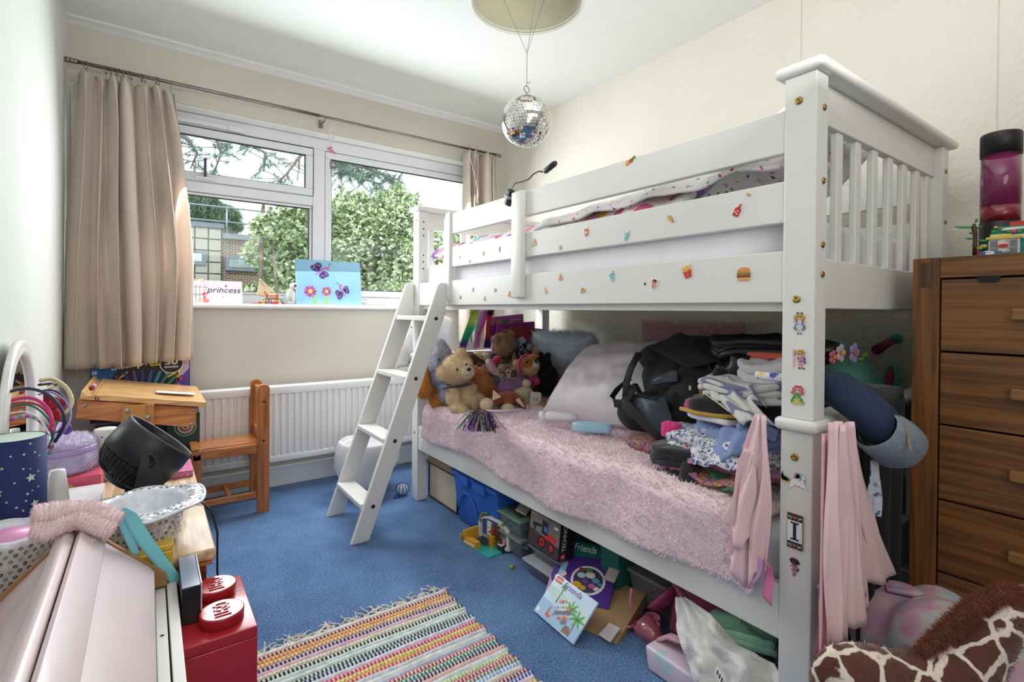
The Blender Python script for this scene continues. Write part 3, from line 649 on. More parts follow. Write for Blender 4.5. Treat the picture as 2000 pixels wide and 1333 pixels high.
beads('bead_doll', 1552, 1108, .0024, ['  ppppp  ', ' kkkkkkk ', 'kkkkkkkkk', 'kkkdddkkk', ' kkdkdkkk', ' ykdddky ', '   dpd   ', '  dpppd  ', ' d pwp d ', '   ppp nn', '  pwppnn ', '  pppwpn ', '  pwpp   ', '   ppp   ', '   pwp   ', '   ppp   ', '   rr    '], 'beaded doll sticker with dark hair and pink dress')
F = stf(1553, 940, XF); q = MB(); s = .0185
q.mat(flat('#b3aeb4', .5)); q.prism([(a*s*1.05, b*s*1.05) for a, b in [(-.5, -.15), (-.35, .3), (.1, .38), (.2, .8), (.6, 1.05), (1.0, .95), (1.25, .5), (1.1, .1), (1.25, -.3), (1.55, -.95), (1.1, -.68), (.7, -.66), (.2, -.56), (-.1, -.5), (-.4, -.95), (-.78, -.9), (-.65, -.4)]], 0, .0004, F)
def up_(c, pts, h=.0006): q.mat(flat(c, .5)); q.prism([(a*s, b*s) for a, b in pts], 0, h, F)
up_('#f3f1f2', [(-.5, -.1), (-.3, .25), (.1, .3), (.4, .1), (.7, .45), (.9, .35), (1.0, .0), (1.2, -.3), (1.5, -.9), (1.1, -.6), (.7, -.6), (.5, -.45), (.2, -.5), (-.1, -.45), (-.4, -.9), (-.7, -.85), (-.6, -.4)])
up_('#f3f1f2', [(.2, .2), (.3, .8), (.6, 1.0), (.95, .9), (1.2, .5), (1.05, .35), (.8, .45), (.6, .2)])
for c, d in (('#7aa88a', 0), ('#8a5f9c', -.2), ('#e2b64a', -.42)): up_(c, [(-.5, .0+d*.5), (-.9, .35+d), (-1.3, .45+d), (-1.5, .9+d), (-1.7, .3+d), (-1.45, .0+d), (-.9, -.05+d)], .0009)
for c, d in (('#d987ab', 0), ('#7a6fb5', .22), ('#6dbb9d', .44)): up_(c, [(-.2+d, .35), (.0+d, 1.1), (.15+d, .8), (.35+d, 1.0), (.3+d, .45)], .0009)
up_('#c98d9a', [(.62, .58), (.72, .62), (.7, .7), (.6, .68)], .0012); up_('#ead9b4', [(-.6, -.8), (-.5, -.95), (-.72, -1.0), (-.75, -.85)], .0012)
o = q.build('unicorn_sticker', bed); o['label'] = 'white unicorn paper sticker with rainbow tail peeling at one corner'
F = stf(1554, 1038, XF); q = mb(flat('#b08a5e')); q.box(-.0165, .0165, -.0385, .0385, 0, .004, F)
q.mat(flat('#f2f0ec', .25)).poly([(-.0155, -.023), (.0155, -.023), (.0155, .023), (-.0155, .023)], F, .0044)
q.mat(flat('#262a5c', .3)); q.poly([(-.0035, -.017), (.0035, -.017), (.0035, .017), (-.0035, .017)], F, .0048)
for b in (-.0195, .0165): q.poly([(-.009, b), (.009, b), (.009, b+.004), (-.009, b+.004)], F, .0048)
for b in (-.031, .031):
    q.mat(flat('#1d1f3c')).poly([(-.0155, b-.0072), (.0155, b-.0072), (.0155, b+.0072), (-.0155, b+.0072)], F, .0044)
    q.mat(flat('#a8322f')).disc(0, b, .0042, F, .005); q.mat(flat('#d9a441')).disc(0, b, .0018, F, .0054)
    for sg in (-1, 1):
        q.mat(flat('#3d8a4a')).disc(sg*.0065, b+.002, .0026, F, .005); q.mat(flat('#7db5cf')).disc(sg*.0115, b, .0038, F, .005, ry=.0022, rot=sg*.6); q.mat(flat('#e39a3a')).disc(sg*.0075, b-.003, .0018, F, .0052)
o = q.build('letter_tile', bed); o['label'] = 'ceramic tile with navy letter I between patterned bands'
# ------------------------------------------------------------------ upper bunk bedding
sheetw = M('sheet_white', '#eeeef4', .9, var=.02, bump=.25, bs=9, sheen=.2)
def softbox(x0, x1, y0, y1, z0, z1, r, m, amp=.004, nsd=1, nx=24, ny=40):
    q = mb(m, True); cx, cy, cz = (x0+x1)/2, (y0+y1)/2, (z0+z1)/2; hx, hy, hz = (x1-x0)/2, (y1-y0)/2, (z1-z0)/2
    t = bmesh.new(); bmesh.ops.create_cube(t, size=2); bmesh.ops.subdivide_edges(t, edges=t.edges[:], cuts=15, use_grid_fill=True)
    V = []
    for v in t.verts:
        p = Vector((v.co.x*hx, v.co.y*hy, v.co.z*hz)); c = Vector((max(-hx+r, min(hx-r, p.x)), max(-hy+r, min(hy-r, p.y)), max(-hz+r, min(hz-r, p.z))))
        d = p-c
        if d.length > 1e-6: p = c+d.normalized()*min(r, d.length)
        w = Vector((cx, cy, cz))+p; w += Vector((0, 0, 1))*amp*ns(w, 7, nsd)+Vector((1, 0, 0))*amp*ns(w, 9, nsd+3); V.append(w)
    t.verts.index_update(); q.add(V, [tuple(v.index for v in f.verts) for f in t.faces], True); t.free(); return q
tag(softbox(XF+.034, XB-.034, Y0+.075, Y1-.075, 1.066, 1.265, .04, sheetw, .006).build('mattress'), 'upper bunk mattress in a fitted white sheet behind the guard rails', 'mattress')
floral = dots('floral_print', '#f1eeef', ['#b3304a', '#7d4fa0', '#e3b84a', '#4fae9e', '#d0406a', '#3a3d6e', '#e08aa5'], 42, .22)
patch = dots('bright_patch_print', '#f0e9ea', ['#e6b64a', '#7fcfc0', '#d85f8f', '#a06bbf', '#f0d77a', '#ef9fb5', '#e9e4ee', '#f3f0f2'], 15, .48)
def duvet(u, v):
    y = Y1-.10-(Y1-.1-.88)*u; x = XF+.05+.80*v
    h = 1.29+.105*math.sin(math.pi*min(1, v*1.35+.12))**.5*(.75+.35*u)+.022*math.sin(y*19+x*5)*(.3+v)+.02*ns((x, y, 0), 9)
    if v < .08: h -= (.08-v)*.5
    return (x, y, max(h, 1.275))
q = mb(patch, True).sheet(duvet, 70, 26, thick=.02); tag(q.build('duvet'), 'rumpled duvet in bright patchwork print on the upper bunk', 'duvet')
# ---- pillows
def pillow(c, w, l, h, F, m, name, label, cat='pillow', amp=.012, seed=1, nu=40, nv=30, corner=.35, group=None, parent=None):
    q = mb(m, True); V = []
    for sgn in (1, -1):
        def fn(u, v):
            a, b = 2*u-1, 2*v-1; e = max(0, (1-abs(a)**2.6))*max(0, (1-abs(b)**2.6)); t = h/2*e**.42
            sx = w/2*(1-.06*(1-b*b)*0-.05*(1-b*b)); sy = l/2*(1-.05*(1-a*a))
            t += amp*e*ns((a*2, b*2, sgn), 1.6, seed)+amp*.5*e**.5*ns((a*5, b*3, sgn), 1.5, seed+1)
            p = F.p(a*sx, b*sy, sgn*t); return Vector(c)+p-F.o
        q.sheet(fn, nu, nv)
        if sgn == -1:
            k = nu*nv; q.f[-k:] = [f[::-1] for f in q.f[-k:]]
    if parent is not None: return q.build(name, parent)
    return tag(q.build(name), label, cat, group)
pillow((1.60, .80, 1.43), .60, .40, .15, rotf((0, 0, 0), 4, -38), floral, 'floral_pillow', 'white pillow with small scattered flowers propped at the near end of the upper bunk', seed=5)
q = mb(floral, True).sheet(lambda u, v: (1.205+.28*v, 1.55-.95*u, 1.295+.105*math.sin(math.pi*min(.75, v*.9+.16))*(.85+u*.35)+.007*math.sin(u*23+v*5)*(.3+u)+.012*ns((u*5, v*3, 1), 2)+.022*u), 60, 14, thick=.012)
tag(q.build('flowered_sheet'), 'crumpled white top sheet with red and purple flowers behind the guard rail', 'sheet')
# ================================================================== CURTAINS, LIGHTS, SILL
steel = M('brushed_steel', '#8f8d88', .28, metal=1)
def clothmat(name, col, tr=.25, rough=.55, sheen=.3, var=.03):
    m = M(name, col, rough, var=var, sheen=sheen, bump=.12, bs=300); nt = m.node_tree; n = nt.nodes; l = nt.links
    if tr:
        t = n.new('ShaderNodeBsdfTranslucent'); t.inputs[0].default_value = lin(col)+(1,); x = n.new('ShaderNodeMixShader'); x.inputs[0].default_value = tr
        l.new(n['Principled BSDF'].outputs[0], x.inputs[1]); l.new(t.outputs[0], x.inputs[2]); l.new(x.outputs[0], n['Material Output'].inputs[0])
    return m
curt = clothmat('beige_sateen', '#e8dacd', .3, .42)
YP, ZP = 3.045, 2.137
pole = thing('curtain_pole', 'slim brushed steel curtain pole above the window', 'curtain pole', (.9, YP, ZP))
mb(steel, True).tube([(XL+.004, YP, ZP), (.80, YP, ZP)], .009, 14).build('pole_tube', pole)
mb(steel, True).tube([(.80, YP, ZP), (2.06, YP, ZP)], .0075, 14).build('pole_tube', pole)
for x in (XL+.025, 2.045):
    mb(steel, True).lathe([(.0115, -.022), (.0115, -.008), (.0105, -.007), (.0115, -.006), (.0115, .006), (.0105, .007), (.0115, .008), (.0115, .022)], Frame((x, YP, ZP), (0, 1, 0), (0, 0, 1), (1, 0, 0)), 16).build('finial', pole)
for x in (.835,): mb(steel).box(x-.011, x+.011, YP+.088, YW-.001, ZP-.035, ZP+.008).build('bracket_plate', pole, bevel=.003); mb(steel, True).tube([(x, YW-.004, ZP-.01), (x, YP+.03, ZP-.02), (x, YP, ZP-.012)], .004, 8).build('bracket_arm', pole)
def curtain(name, label, x0t, x1t, x0b, x1b, ztop, zbot, n_, seed, rings, cutz=None):
    t = thing(name, label, 'curtain', ((x0b+x1b)/2, YP, zbot)); rg = random.Random(seed)
    ph = [rg.uniform(0, 6.28) for _ in range(6)]
    def fn(u, v):
        z = ztop+(zbot-ztop)*v; 
        a = x0t+(x1t-x0t)*u; b = x0b+(x1b-x0b)*u; k = min(1, v*1.6)**.8
        x = a*(1-k)+b*k
        w = u*n_*2*math.pi
        tight = math.exp(-v*14)
        amp = .020+.036*min(1, v*2.2)+.012*math.sin(w*.37+ph[0])
        fold = math.sin(w+.5*math.sin(w*.5+ph[1])+.9*v*math.sin(u*9+ph[2]))
        lobe = abs(math.sin(w*.5+.5*math.sin(w*.23+ph[1])+.5*v*math.sin(u*7+ph[2])))**.75
        y = YP+.040-(.055+amp*.9)*lobe*(1+.25*math.sin(w*.37+ph[0]))+.006*math.sin(w*2+ph[3])*v
        x += .018*math.cos(w+ph[4])*(1-tight)+.01*math.sin(v*5+u*7)*v
        if v < .04: z += .006*math.sin(w*1.0+ph[5])
        if v > .8: z += .012*math.sin(u*5+ph[1])*(v-.8)*5
        y = min(y, YW-.055); x = max(x, XL+.006)
        return (x, y, z)
    mb(curt, True).sheet(fn, n_*20, 46, thick=.002).build('fabric', t)
    mb(curt, True).sheet(lambda u, v: Vector(fn(u, .958+.002*v))+Vector((0, -.0012, -.001)), n_*20, 1).build('hem_stitch', t)
    for i, x in enumerate(rings):
        a = rg.uniform(-.5, .5)
        mb(steel, True).tube([(x+math.sin(a)*.017*math.cos(k/16*6.283), YP+.017*math.cos(k/16*6.283)*math.cos(a), ZP-.008+.0175*math.sin(k/16*6.283)) for k in range(16)], .0016, 6, closed=True).build('ring', t)
        zt_ = ztop-.012; mb(steel, True).tube([(x, YP, ZP-.025), (x+.004, YP-.003, ZP-.034), (x, YP-.004, zt_)], .0011, 5).build('hook', t)
    return t
lc = curtain('curtain', 'full beige curtain gathered at the left end of the pole', -.262, .105, -.300, .205, ZP-.045, .745, 7, 3, (-.235, -.165, -.145, -.125, -.112, -.098, -.075, -.068, -.03, -.018, .028, .036, .088))
rc = curtain('curtain', 'narrow beige curtain bunched at the right end of the pole behind the bunk bed', 1.765, 2.03, 1.74, 2.03, ZP-.02, .80, 6, 6, (1.80, 1.84, 1.86, 1.88, 1.90, 1.925, 1.955, 2.0))
tag(mb(M('cord_white', '#ece8e2', .8), True).tube([(1.752, 2.966, 2.085), (1.775, 2.955, 2.0), (1.79, 2.95, 1.93), (1.815, 2.95, 1.85), (1.82, 2.95, 1.80), (1.812, 2.95, 1.77), (1.822, 2.95, 1.75)], .0022, 6).build('pull_cord'), 'thin white cord hanging in front of the right curtain', 'cord')
# sun catcher
sc_ = thing('sun_catcher', 'clear plastic sun catcher with pink beads hanging from the curtain pole', 'ornament', (.86, YP, 1.9))
cl = clear('clear_plastic', '#f2f4f8', .25, opacity=.35); pinkc = clear('pink_plastic', '#e58fb3', .2, opacity=.6)
f = mb(MATS['cord_white'], True); f.tube([(.868, YP, ZP-.01), (.868, YP, 1.70)], .0006, 4); f.build('thread', sc_)
mb(cl, True).tube([(.868+.014*math.sin(k/14*6.283), YP, 2.035+.047*math.cos(k/14*6.283)) for k in range(14)], .003, 6, closed=True).build('loop', sc_)
mb(cl, True).tube([(.868+.008*math.sin(k/8*3.14), YP-.002, 2.07-.07*k/8) for k in range(9)], .0018, 6).build('loop', sc_)
for i, (dx, z, r) in enumerate(((-.012, 1.955, .012), (.005, 1.945, .013), (.016, 1.938, .011), (.0, 1.965, .008))): mb(pinkc, True).ball((.868+dx, YP, z), (r, r*.5, r*.8)).build('bead', sc_)
f = mb(M('twine', '#8a7f77', .9), True)
for k in range(6): f.tube([(.868, YP, 1.90), (.868+.008*math.sin(k), YP+.008*math.cos(k), 1.87), (.868+.004*math.sin(k), YP, 1.84)], .0012, 4)
f.tube([(.868, YP, 1.84), (.868, YP, 1.80)], .002, 5); f.build('tassel', sc_)
# ------------------------------------------------------------------ pendant shade with disco ball
BC = Vector((.919, 1.217, 1.587)); SR = .167; SZ = 1.938
shade_m = clothmat('shade_cream', '#d9d6c0', .35, .8, 0); rimw = M('shade_rim', '#e6e5dc', .5)
pen = thing('ceiling_light', 'cream drum lampshade hanging from the ceiling', 'lamp', (BC.x, BC.y, SZ))
Fp = Frame((BC.x, BC.y, 0), (1, 0, 0), (0, 1, 0))
mb(shade_m, True).lathe([(SR, SZ), (SR*.93, SZ+.20)], Fp, 64).build('lamp_shade', pen)
pen.children[0].data.polygons[-1].use_smooth
me = pen.children[0].data; bm = bmesh.new(); bm.from_mesh(me); bmesh.ops.delete(bm, geom=[f for f in bm.faces if len(f.verts) > 8], context='FACES'); bm.to_mesh(me); bm.free()
sm_ = pen.children[0].modifiers.new('s', 'SOLIDIFY'); sm_.thickness = .0015
mb(rimw, True).tube([(BC.x+SR*math.cos(k/64*6.283), BC.y+SR*math.sin(k/64*6.283), SZ) for k in range(64)], .0035, 8, closed=True).build('rim', pen)
mb(rimw, True).tube([(BC.x+(SR-.0035)*math.cos(k/64*6.283), BC.y+(SR-.0035)*math.sin(k/64*6.283), SZ+.008) for k in range(64)], .0022, 6, closed=True).build('rim', pen)
sp = mb(rimw, True)
for a in (.3, 2.4, 4.5): sp.tube([(BC.x, BC.y, SZ+.15), (BC.x+SR*.94*math.cos(a), BC.y+SR*.94*math.sin(a), SZ+.198)], .0022, 6)
sp.build('spider', pen)
mb(rimw, True).lathe([(.018, SZ+.12), (.02, SZ+.18), (.012, SZ+.2)], Fp, 16).tube([(BC.x, BC.y, SZ+.19), (BC.x, BC.y, ZC-.02)], .003, 8).lathe([(.045, ZC-.022), (.045, ZC-.006), (.04, ZC-.0005)], Fp, 24).build('cord_and_rose', pen)
mb(M('bulb_glass', '#f4f1e6', .25), True).ball((BC.x, BC.y, SZ+.085), (.028, .028, .036)).build('bulb', pen)
disco = thing('mirror_ball', 'silver mirror ball hung on thin strings below the cream lampshade', 'mirror ball', tuple(BC-Vector((0, 0, .075))))
RB = .0745
mb(M('ball_core', '#3b3a3a', .6), True).ball(BC, RB-.001, None, 40, 24).build('core', disco)
mirror = M('mirror_tile', '#eceae6', .03, metal=1, var=.01); q = mb(mirror)
rg = random.Random(2); tl_ = .0086; nr = int(math.pi*RB/tl_)
for j in range(nr):
    ph = -math.pi/2+math.pi*(j+.5)/nr; cr = RB*math.cos(ph); nn_ = max(3, int(2*math.pi*cr/tl_)); o0 = rg.random()
    for i in range(nn_):
        th = 2*math.pi*(i+o0)/nn_; nrm = Vector((math.cos(ph)*math.cos(th), math.cos(ph)*math.sin(th), math.sin(ph)))
        nrm = (nrm+Vector((rg.gauss(0, .004), rg.gauss(0, .004), rg.gauss(0, .004)))).normalized()
        e = Vector((-math.sin(th), math.cos(th), 0)); g = nrm.cross(e).normalized(); e = g.cross(nrm).normalized(); c = BC+nrm*(RB+.0008); h_ = tl_*.475; wd = min(h_, math.pi*cr/nn_*.93)
        q.box(-wd, wd, -h_, h_, -.001, 0, Frame(c, e, -g, nrm))
o = q.build('mirror_tiles', disco); o['kind'] = 'stuff'
wire = M('dark_wire', '#57524c', .5); tp = BC+Vector((0, 0, RB))
mb(wire, True).tube([tp+Vector((-.012, 0, .002)), tp+Vector((-.004, 0, .004)), tp+Vector((0, 0, .010))]+[tp+Vector((.010*math.sin(a), 0, .021-.010*math.cos(a))) for a in (.3, 1, 1.8, 2.6, 3.4, 4.2, 5, 5.8)]+[tp+Vector((0, 0, .0105))], .0012, 6).build('ring', disco)
kn = Vector((BC.x, BC.y, 1.79))
f = mb(M('string', '#8c8880', .8), True); f.tube([tp+Vector((0, 0, .031)), kn], .0010, 6)
f.tube([tp+Vector((.001, 0, .04)), tp+Vector((.008, 0, .045)), tp+Vector((.011, 0, .04))], .0006, 4).tube([tp+Vector((.001, 0, .04)), tp+Vector((.009, 0, .042)), tp+Vector((.012, 0, .047))], .0006, 4)
for a in (2.4, .3, 4.5): f.tube([kn, (BC.x+SR*.9*math.cos(a), BC.y+SR*.9*math.sin(a), SZ+.1965)], .0008, 5)
f.build('strings', disco)
# ------------------------------------------------------------------ clip reading light on guard rail
blk = M('black_plastic', '#1d1f20', .45, var=.03)
rl = thing('reading_light', 'black gooseneck clip-on reading light clamped on the top guard rail', 'lamp', (1.17, 1.64, 1.43))
Y_ = lambda px, py: site(px, py, X=1.158)
F = Frame(Y_(994, 386), Y_(1000, 365)-Y_(988, 401), Vector((-1, 0, 0)))
mb(blk).prism([(-.034, -.012), (.028, -.016), (.036, -.004), (.030, .012), (-.030, .010)], -.012, .012, F).build('clip', rl, bevel=.004, seg=3)
mb(M('ribbon_grey', '#9fa0a0', .5)).box(-.004, .008, -.018, .016, -.0135, .0135, F).build('washi_band', rl, bevel=.002)
pk = mb(M('peach_pink', '#d79c8b', .5), True); pk.ball(Y_(1011, 378), (.006, .010, .008)); pk.build('bow', rl)
gp = [(1000, 366), (1007, 358), (1020, 355), (1033, 350), (1042, 340), (1052, 335), (1063, 336)]
mb(blk, True).tube([Y_(*g) for g in gp], .0026, 8).build('gooseneck', rl)
mb(blk, True).tube([Y_(1063, 336), Y_(1066, 334), Y_(1083, 320), Y_(1086, 317)], [.006, .0105, .0105, .006], 14).build('lamp_head', rl)
# ------------------------------------------------------------------ things on the sill (top z 1.045)
ZS = 1.0455
def cs(w, h, o, lean=8, turn=0):   # standing card frame facing the room
    a = math.radians(lean); b = math.radians(turn)
    u = Vector((math.cos(b), math.sin(b), 0)); back = Vector((-math.sin(b), math.cos(b), 0))
    return Frame(o, u, Vector((0, 0, math.cos(a)))+back*math.sin(a), None)
pt = thing('canvas_painting', 'blue canvas painting of purple butterflies and pink flowers on the window sill', 'painting', (.9, 3.15, ZS))
F = cs(.39, .27, (.705, 3.142, ZS), 9)
W_, H_ = .385, .272
mb(M('canvas_blue', '#8fbfdc', .7, var=.09, vs=2.5)).box(0, W_, 0, H_, -.014, 0, F).build('canvas', pt, bevel=.001)
q = MB(); purple = '#4b2e8c'; 
def ell(c, a, b, rx, ry, rot=0, h=.0006): q.mat(flat(c, .6)); q.disc(a, b, rx, F, h, 20, ry, rot)
def fly(cx, cy, s, rot):
    c_, s_ = math.cos(rot), math.sin(rot); tr = lambda a, b: (cx+(a*c_-b*s_)*s, cy+(a*s_+b*c_)*s)
    for a, b, rx, ry, rr in ((-.62, .42, .66, .40, -.45), (-.25, .72, .50, .42, .5), (.48, -.42, .52, .36, -.5), (.12, -.62, .40, .40, .3)):
        x, y = tr(a, b); ell('#5fb7c2', x+.003, y-.003, rx*s*1.03, ry*s*1.03, rr+rot, .0005); ell(purple, x, y, rx*s, ry*s, rr+rot, .0007)
    for a, b in ((-.85, .5), (-.5, .4), (-.4, .8), (-.1, .75), (-.7, .65), (.6, -.35), (.35, -.6), (.1, -.6), (.7, -.5)): x, y = tr(a, b); ell('#d9b84a', x, y, .055*s, .09*s, a, .001)
    for k in range(9): x, y = tr(-.65+k*.17, -.35+k*.1); ell('#e0559a' if k % 2 else '#c9468a', x, y, .14*s*(.5+k*.06), .1*s, rot, .0012)
    x, y = tr(.95, .32); ell('#e8579f', x, y, .2*s, .18*s, 0, .0014)
    for dx in (.25, .5): a_ = tr(1.0, .45); b_ = tr(1.1+dx*.6, .8+dx*.2); q.mat(flat('#2b2350')); q.poly([(a_[0], a_[1]), (a_[0]+.0012, a_[1]), (b_[0]+.0012, b_[1]), (b_[0], b_[1])], F, .001); ell('#2b2350', b_[0], b_[1], .05*s, .05*s)
fly(.142, .205, .046, .1); fly(.270, .082, .040, 1.25+.3)
def flower(cx, cy, r, stem):
    q.mat(flat('#9bd13c', .6)); q.poly(stem, F, .0005)
    for k in range(11): a = k*6.283/11; ell('#c94f9b' if k % 2 else '#9a3a8c', cx+.62*r*math.cos(a), cy+.62*r*math.sin(a), .42*r, .17*r, a, .0008)
    ell('#f0c63c', cx, cy, .36*r, .36*r, 0, .0012)
flower(.078, .080, .036, [(.083, .07), (.092, .072), (.110, .03), (.112, 0), (.097, 0), (.098, .025)])
flower(.172, .082, .029, [(.170, .07), (.178, .07), (.176, .03), (.172, 0), (.157, 0), (.162, .03)])
q.build('picture', pt)
pc = thing('greeting_card', 'pale lilac greeting card lettered princess beside the left curtain', 'card', (.31, 3.17, ZS))
F = cs(.15, .105, (.243, 3.16, ZS), 10)
mb(M('card_lilac', '#d9cfdc', .6)).box(0, .182, 0, .125, -.0012, 0, F).build('card_front', pc)
mb(M('card_white', '#eeeeee', .6)).box(0, .182, 0, .002, 0, .03, Frame(F.p(0, 0, -.03), F.u, Vector((0, 0, 1)), Vector((0, -1, 0)))).build('card_foot', pc)
q = mb(flat('#2c2a33')); q.text('princess', .012, .048, .155, .040, F, shear=.25, bold=.0)
q.star(.010, .085, .0045, F).star(.102, .096, .0075, F).star(.088, .034, .004, F).star(.078, .082, .004, F); q.build('lettering', pc)
gc = thing('greeting_card', 'birdcage greeting card with pink flamingo half behind the left curtain', 'card', (.2, 3.13, ZS))
F = cs(.1, .13, (.190, 3.128, ZS), 9, 0)
mb(M('card_white2', '#e9eaf0', .6)).box(0, .055, 0, .085, -.001, 0, F).prism([(0, .085), (.055, .085), (.045, .13), (.0, .12)], -.001, 0, F).build('card_front', gc)
q = mb(flat('#3c4456'))
for x in (.012, .030, .050): q.box(x, x+.0016, 0, .10, 0, .0008, F)
for y in (.045, .085): q.box(0, .055, y, y+.0016, 0, .0008, F)
q.mat(flat('#e8574e')).disc(.052, .03, .004, F, .001, ry=.02, rot=.2).disc(.05, .05, .010, F, .001, ry=.007); q.mat(flat('#e98a86')).disc(.058, .012, .016, F, .0012, ry=.011)
q.mat(flat('#f0cf6a')).poly([(.03, .125), (.05, .12), (.042, .105)], F, .001).disc(.03, .02, .01, F, .001, ry=.006); q.mat(flat('#ef8f7e')).poly([(.0, .13), (.02, .13), (.01, .115)], F, .001)
q.build('picture', gc)
# toy boat of bricks with a shell sail
bt_ = thing('brick_boat', 'small toy brick boat in red and yellow with a pale sail on the window sill', 'toy', (.56, 3.13, ZS))
sail = M('sail_cream', '#e6dcbc', .8, bump=.4, bs=60)
mb(sail, True).sheet(lambda u, v: (.492+.135*u*(1-v)+.018*v, 3.152+.012*math.sin(u*3.1), ZS+.045+.002*u+v*(.095)-.02*u*(1-v)), 14, 10, thick=.0015).build('sail', bt_)
cols = ['#c8372c', '#e3b13c', '#d8d5cc', '#3aa0a8', '#e0762f']
q = MB(); rg = random.Random(5)
for k in range(9): x = .50+.0145*k; q.mat(flat(cols[k % 5 if k % 2 else 0], .3)); q.box(x, x+.014, 3.115, 3.145, ZS, ZS+.010)
q.mat(flat('#c8372c', .3)); q.box(.46, .64, 3.12, 3.14, ZS, ZS+.004)
for k in range(7): x = .52+.0155*k; q.mat(flat(cols[(k*2+1) % 5], .3)); q.box(x, x+.015, 3.118, 3.142, ZS+.0105, ZS+.024); q.mat(flat('#f1efe6')); q.disc(x+.0075, ZS+.0175, .004, Frame((0, 3.1175, 0), (1, 0, 0), (0, 0, 1), (0, -1, 0)), 0)
q.mat(flat('#3aa0a8', .3)); q.box(.52, .628, 3.118, 3.142, ZS+.0243, ZS+.027)
q.build('hull', bt_)
q = mb(flat('#cf4a2f', .3)); q.box(.535, .605, 3.122, 3.14, ZS+.027, ZS+.033).box(.54, .545, 3.122, 3.14, ZS+.033, ZS+.06).box(.592, .597, 3.122, 3.14, ZS+.033, ZS+.06).box(.536, .60, 3.12, 3.142, ZS+.045, ZS+.048).box(.53, .535, 3.122, 3.14, ZS+.055, ZS+.07)
q.mat(flat('#f0e4c8', .3)).box(.545, .592, 3.128, 3.138, ZS+.049, ZS+.062); q.mat(flat('#4f8f4c', .3)).box(.56, .58, 3.128, 3.138, ZS+.062, ZS+.066); q.build('cabin', bt_)
# glass owl ornament
ow = thing('glass_owl', 'frosted white glass owl ornament left of the blue painting', 'ornament', (.675, 3.13, ZS))
ics = clear('frosted_glass', '#e8e6e4', .3, opacity=.55)
F = IDF; q = mb(ics, True); q.ball((.668, 3.13, ZS+.045), (.026, .02, .045), noisy=.25, nsc=60); q.build('body', ow)
mb(ics, True).ball((.682, 3.125, ZS+.105), (.022, .018, .018), noisy=.2, nsc=80).build('head', ow)
q = mb(flat('#8a7b68')); q.disc(.688, ZS+.107, .009, Frame((0, 3.106, 0), (1, 0, 0), (0, 0, 1), (0, -1, 0))); q.mat(flat('#2a2724')).disc(.689, ZS+.107, .004, Frame((0, 3.1055, 0), (1, 0, 0), (0, 0, 1), (0, -1, 0))); q.build('eye', ow)
tag(mb(M('tray_grey', '#b4ab9c', .5)).box(1.11, 1.24, 3.115, 3.16, ZS, ZS+.008).build('sill_dish', bevel=.003), 'flat grey dish on the sill right of the blue painting', 'dish')
tag(mb(flat('#d6403c', .4), True).tube([(-.27, 3.16, ZS), (-.272, 3.16, ZS+.03), (-.268, 3.16, ZS+.045)], [.011, .010, .003], 10).build('red_ornament'), 'small red pointed ornament on the sill left of the curtain', 'ornament')
# ================================================================== LOWER BUNK
tag(softbox(XF+.036, XB-.03, Y0+.075, Y1-.075, .308, .515, .05, sheetw, .008, 2).build('mattress'), 'lower bunk mattress in a white sheet under the pink fleece blanket', 'mattress')
fleece = [M('fleece_a', '#f0d7de', .95, sheen=.5, var=.05, bump=.6, bs=120), M('fleece_b', '#e6cad2', .95, sheen=.4, var=.05), M('fleece_c', '#fbeaee', .95, sheen=.4, var=.05)]
zb_pts = [(2.40, .365), (2.25, .352), (2.09, .378), (1.95, .38), (1.82, .371), (1.596, .347), (1.407, .327), (1.22, .340), (1.06, .343), (.876, .355), (.722, .359), (.64, .372)]
def interp(t, P):
    for (a, va), (b, vb) in zip(P, P[1:]):
        if a >= t >= b: return va+(vb-va)*(a-t)/(a-b)
    return P[0][1] if t > P[0][0] else P[-1][1]
def blank(u, v):
    y = 2.385-1.755*u
    xb, xe = 1.90, 1.152; L1 = xb-xe-.03; zb = interp(y, zb_pts)
    ztop = .540+.016*ns((y*1.0, v, 0), 3, 4)+.012*math.exp(-((y-1.0)/.3)**2)
    tot = L1+.047+(ztop-.03-zb); s = v*tot
    if s < L1: x = xb-s; z = ztop+.008*ns((x*2, y*2, 0), 4, 1)+.006*ns((x*5, y*5, 0), 3, 2)
    elif s < L1+.047: a = (s-L1)/.047*math.pi/2; x = xe+.03-.03*math.sin(a); z = ztop-.03+.03*math.cos(a)
    else: x = xe+.009*math.sin(y*17+1)*((s-L1)/.2)-.008*abs(math.sin(y*9)); z = ztop-.03-(s-L1-.047)
    if u > .975: z -= (u-.975)*.5
    if y > 2.28 and s > L1: x += .0
    return (min(x, 1.163) if s > L1+.047 else x, y, z)
q = mb(fleece[0], True).sheet(blank, 170, 74, thick=-.009)
P_ = []; N_ = []
rg = random.Random(9)
for _ in range(42000):
    u, v = rg.random(), rg.random()
    p = Vector(blank(u, v)); a = Vector(blank(u+.004, v))-p; b = Vector(blank(u, v+.004))-p; n_ = b.cross(a).normalized()
    if n_.x > 0 and abs(n_.z) < .5: n_ = -n_
    if n_.z < -.2: n_ = -n_
    q.mat(fleece[rg.randrange(3)], True)
    k = .6+.4*ns(p, 30, 1)
    d = (n_*1.0+Vector((rg.gauss(0, .6), rg.gauss(0, .6), rg.gauss(-.25, .4)))).normalized()*.0095*(.7+k*.5); t = Vector((rg.gauss(0, 1), rg.gauss(0, 1), rg.gauss(0, 1))).normalized()*.0021
    q.add([p-t, p+t, p+d], [(0, 1, 2)])
bl = q.build('fleece_blanket'); tag(bl, 'pale pink teddy fleece blanket spread over the lower bunk and hanging over its front', 'blanket')
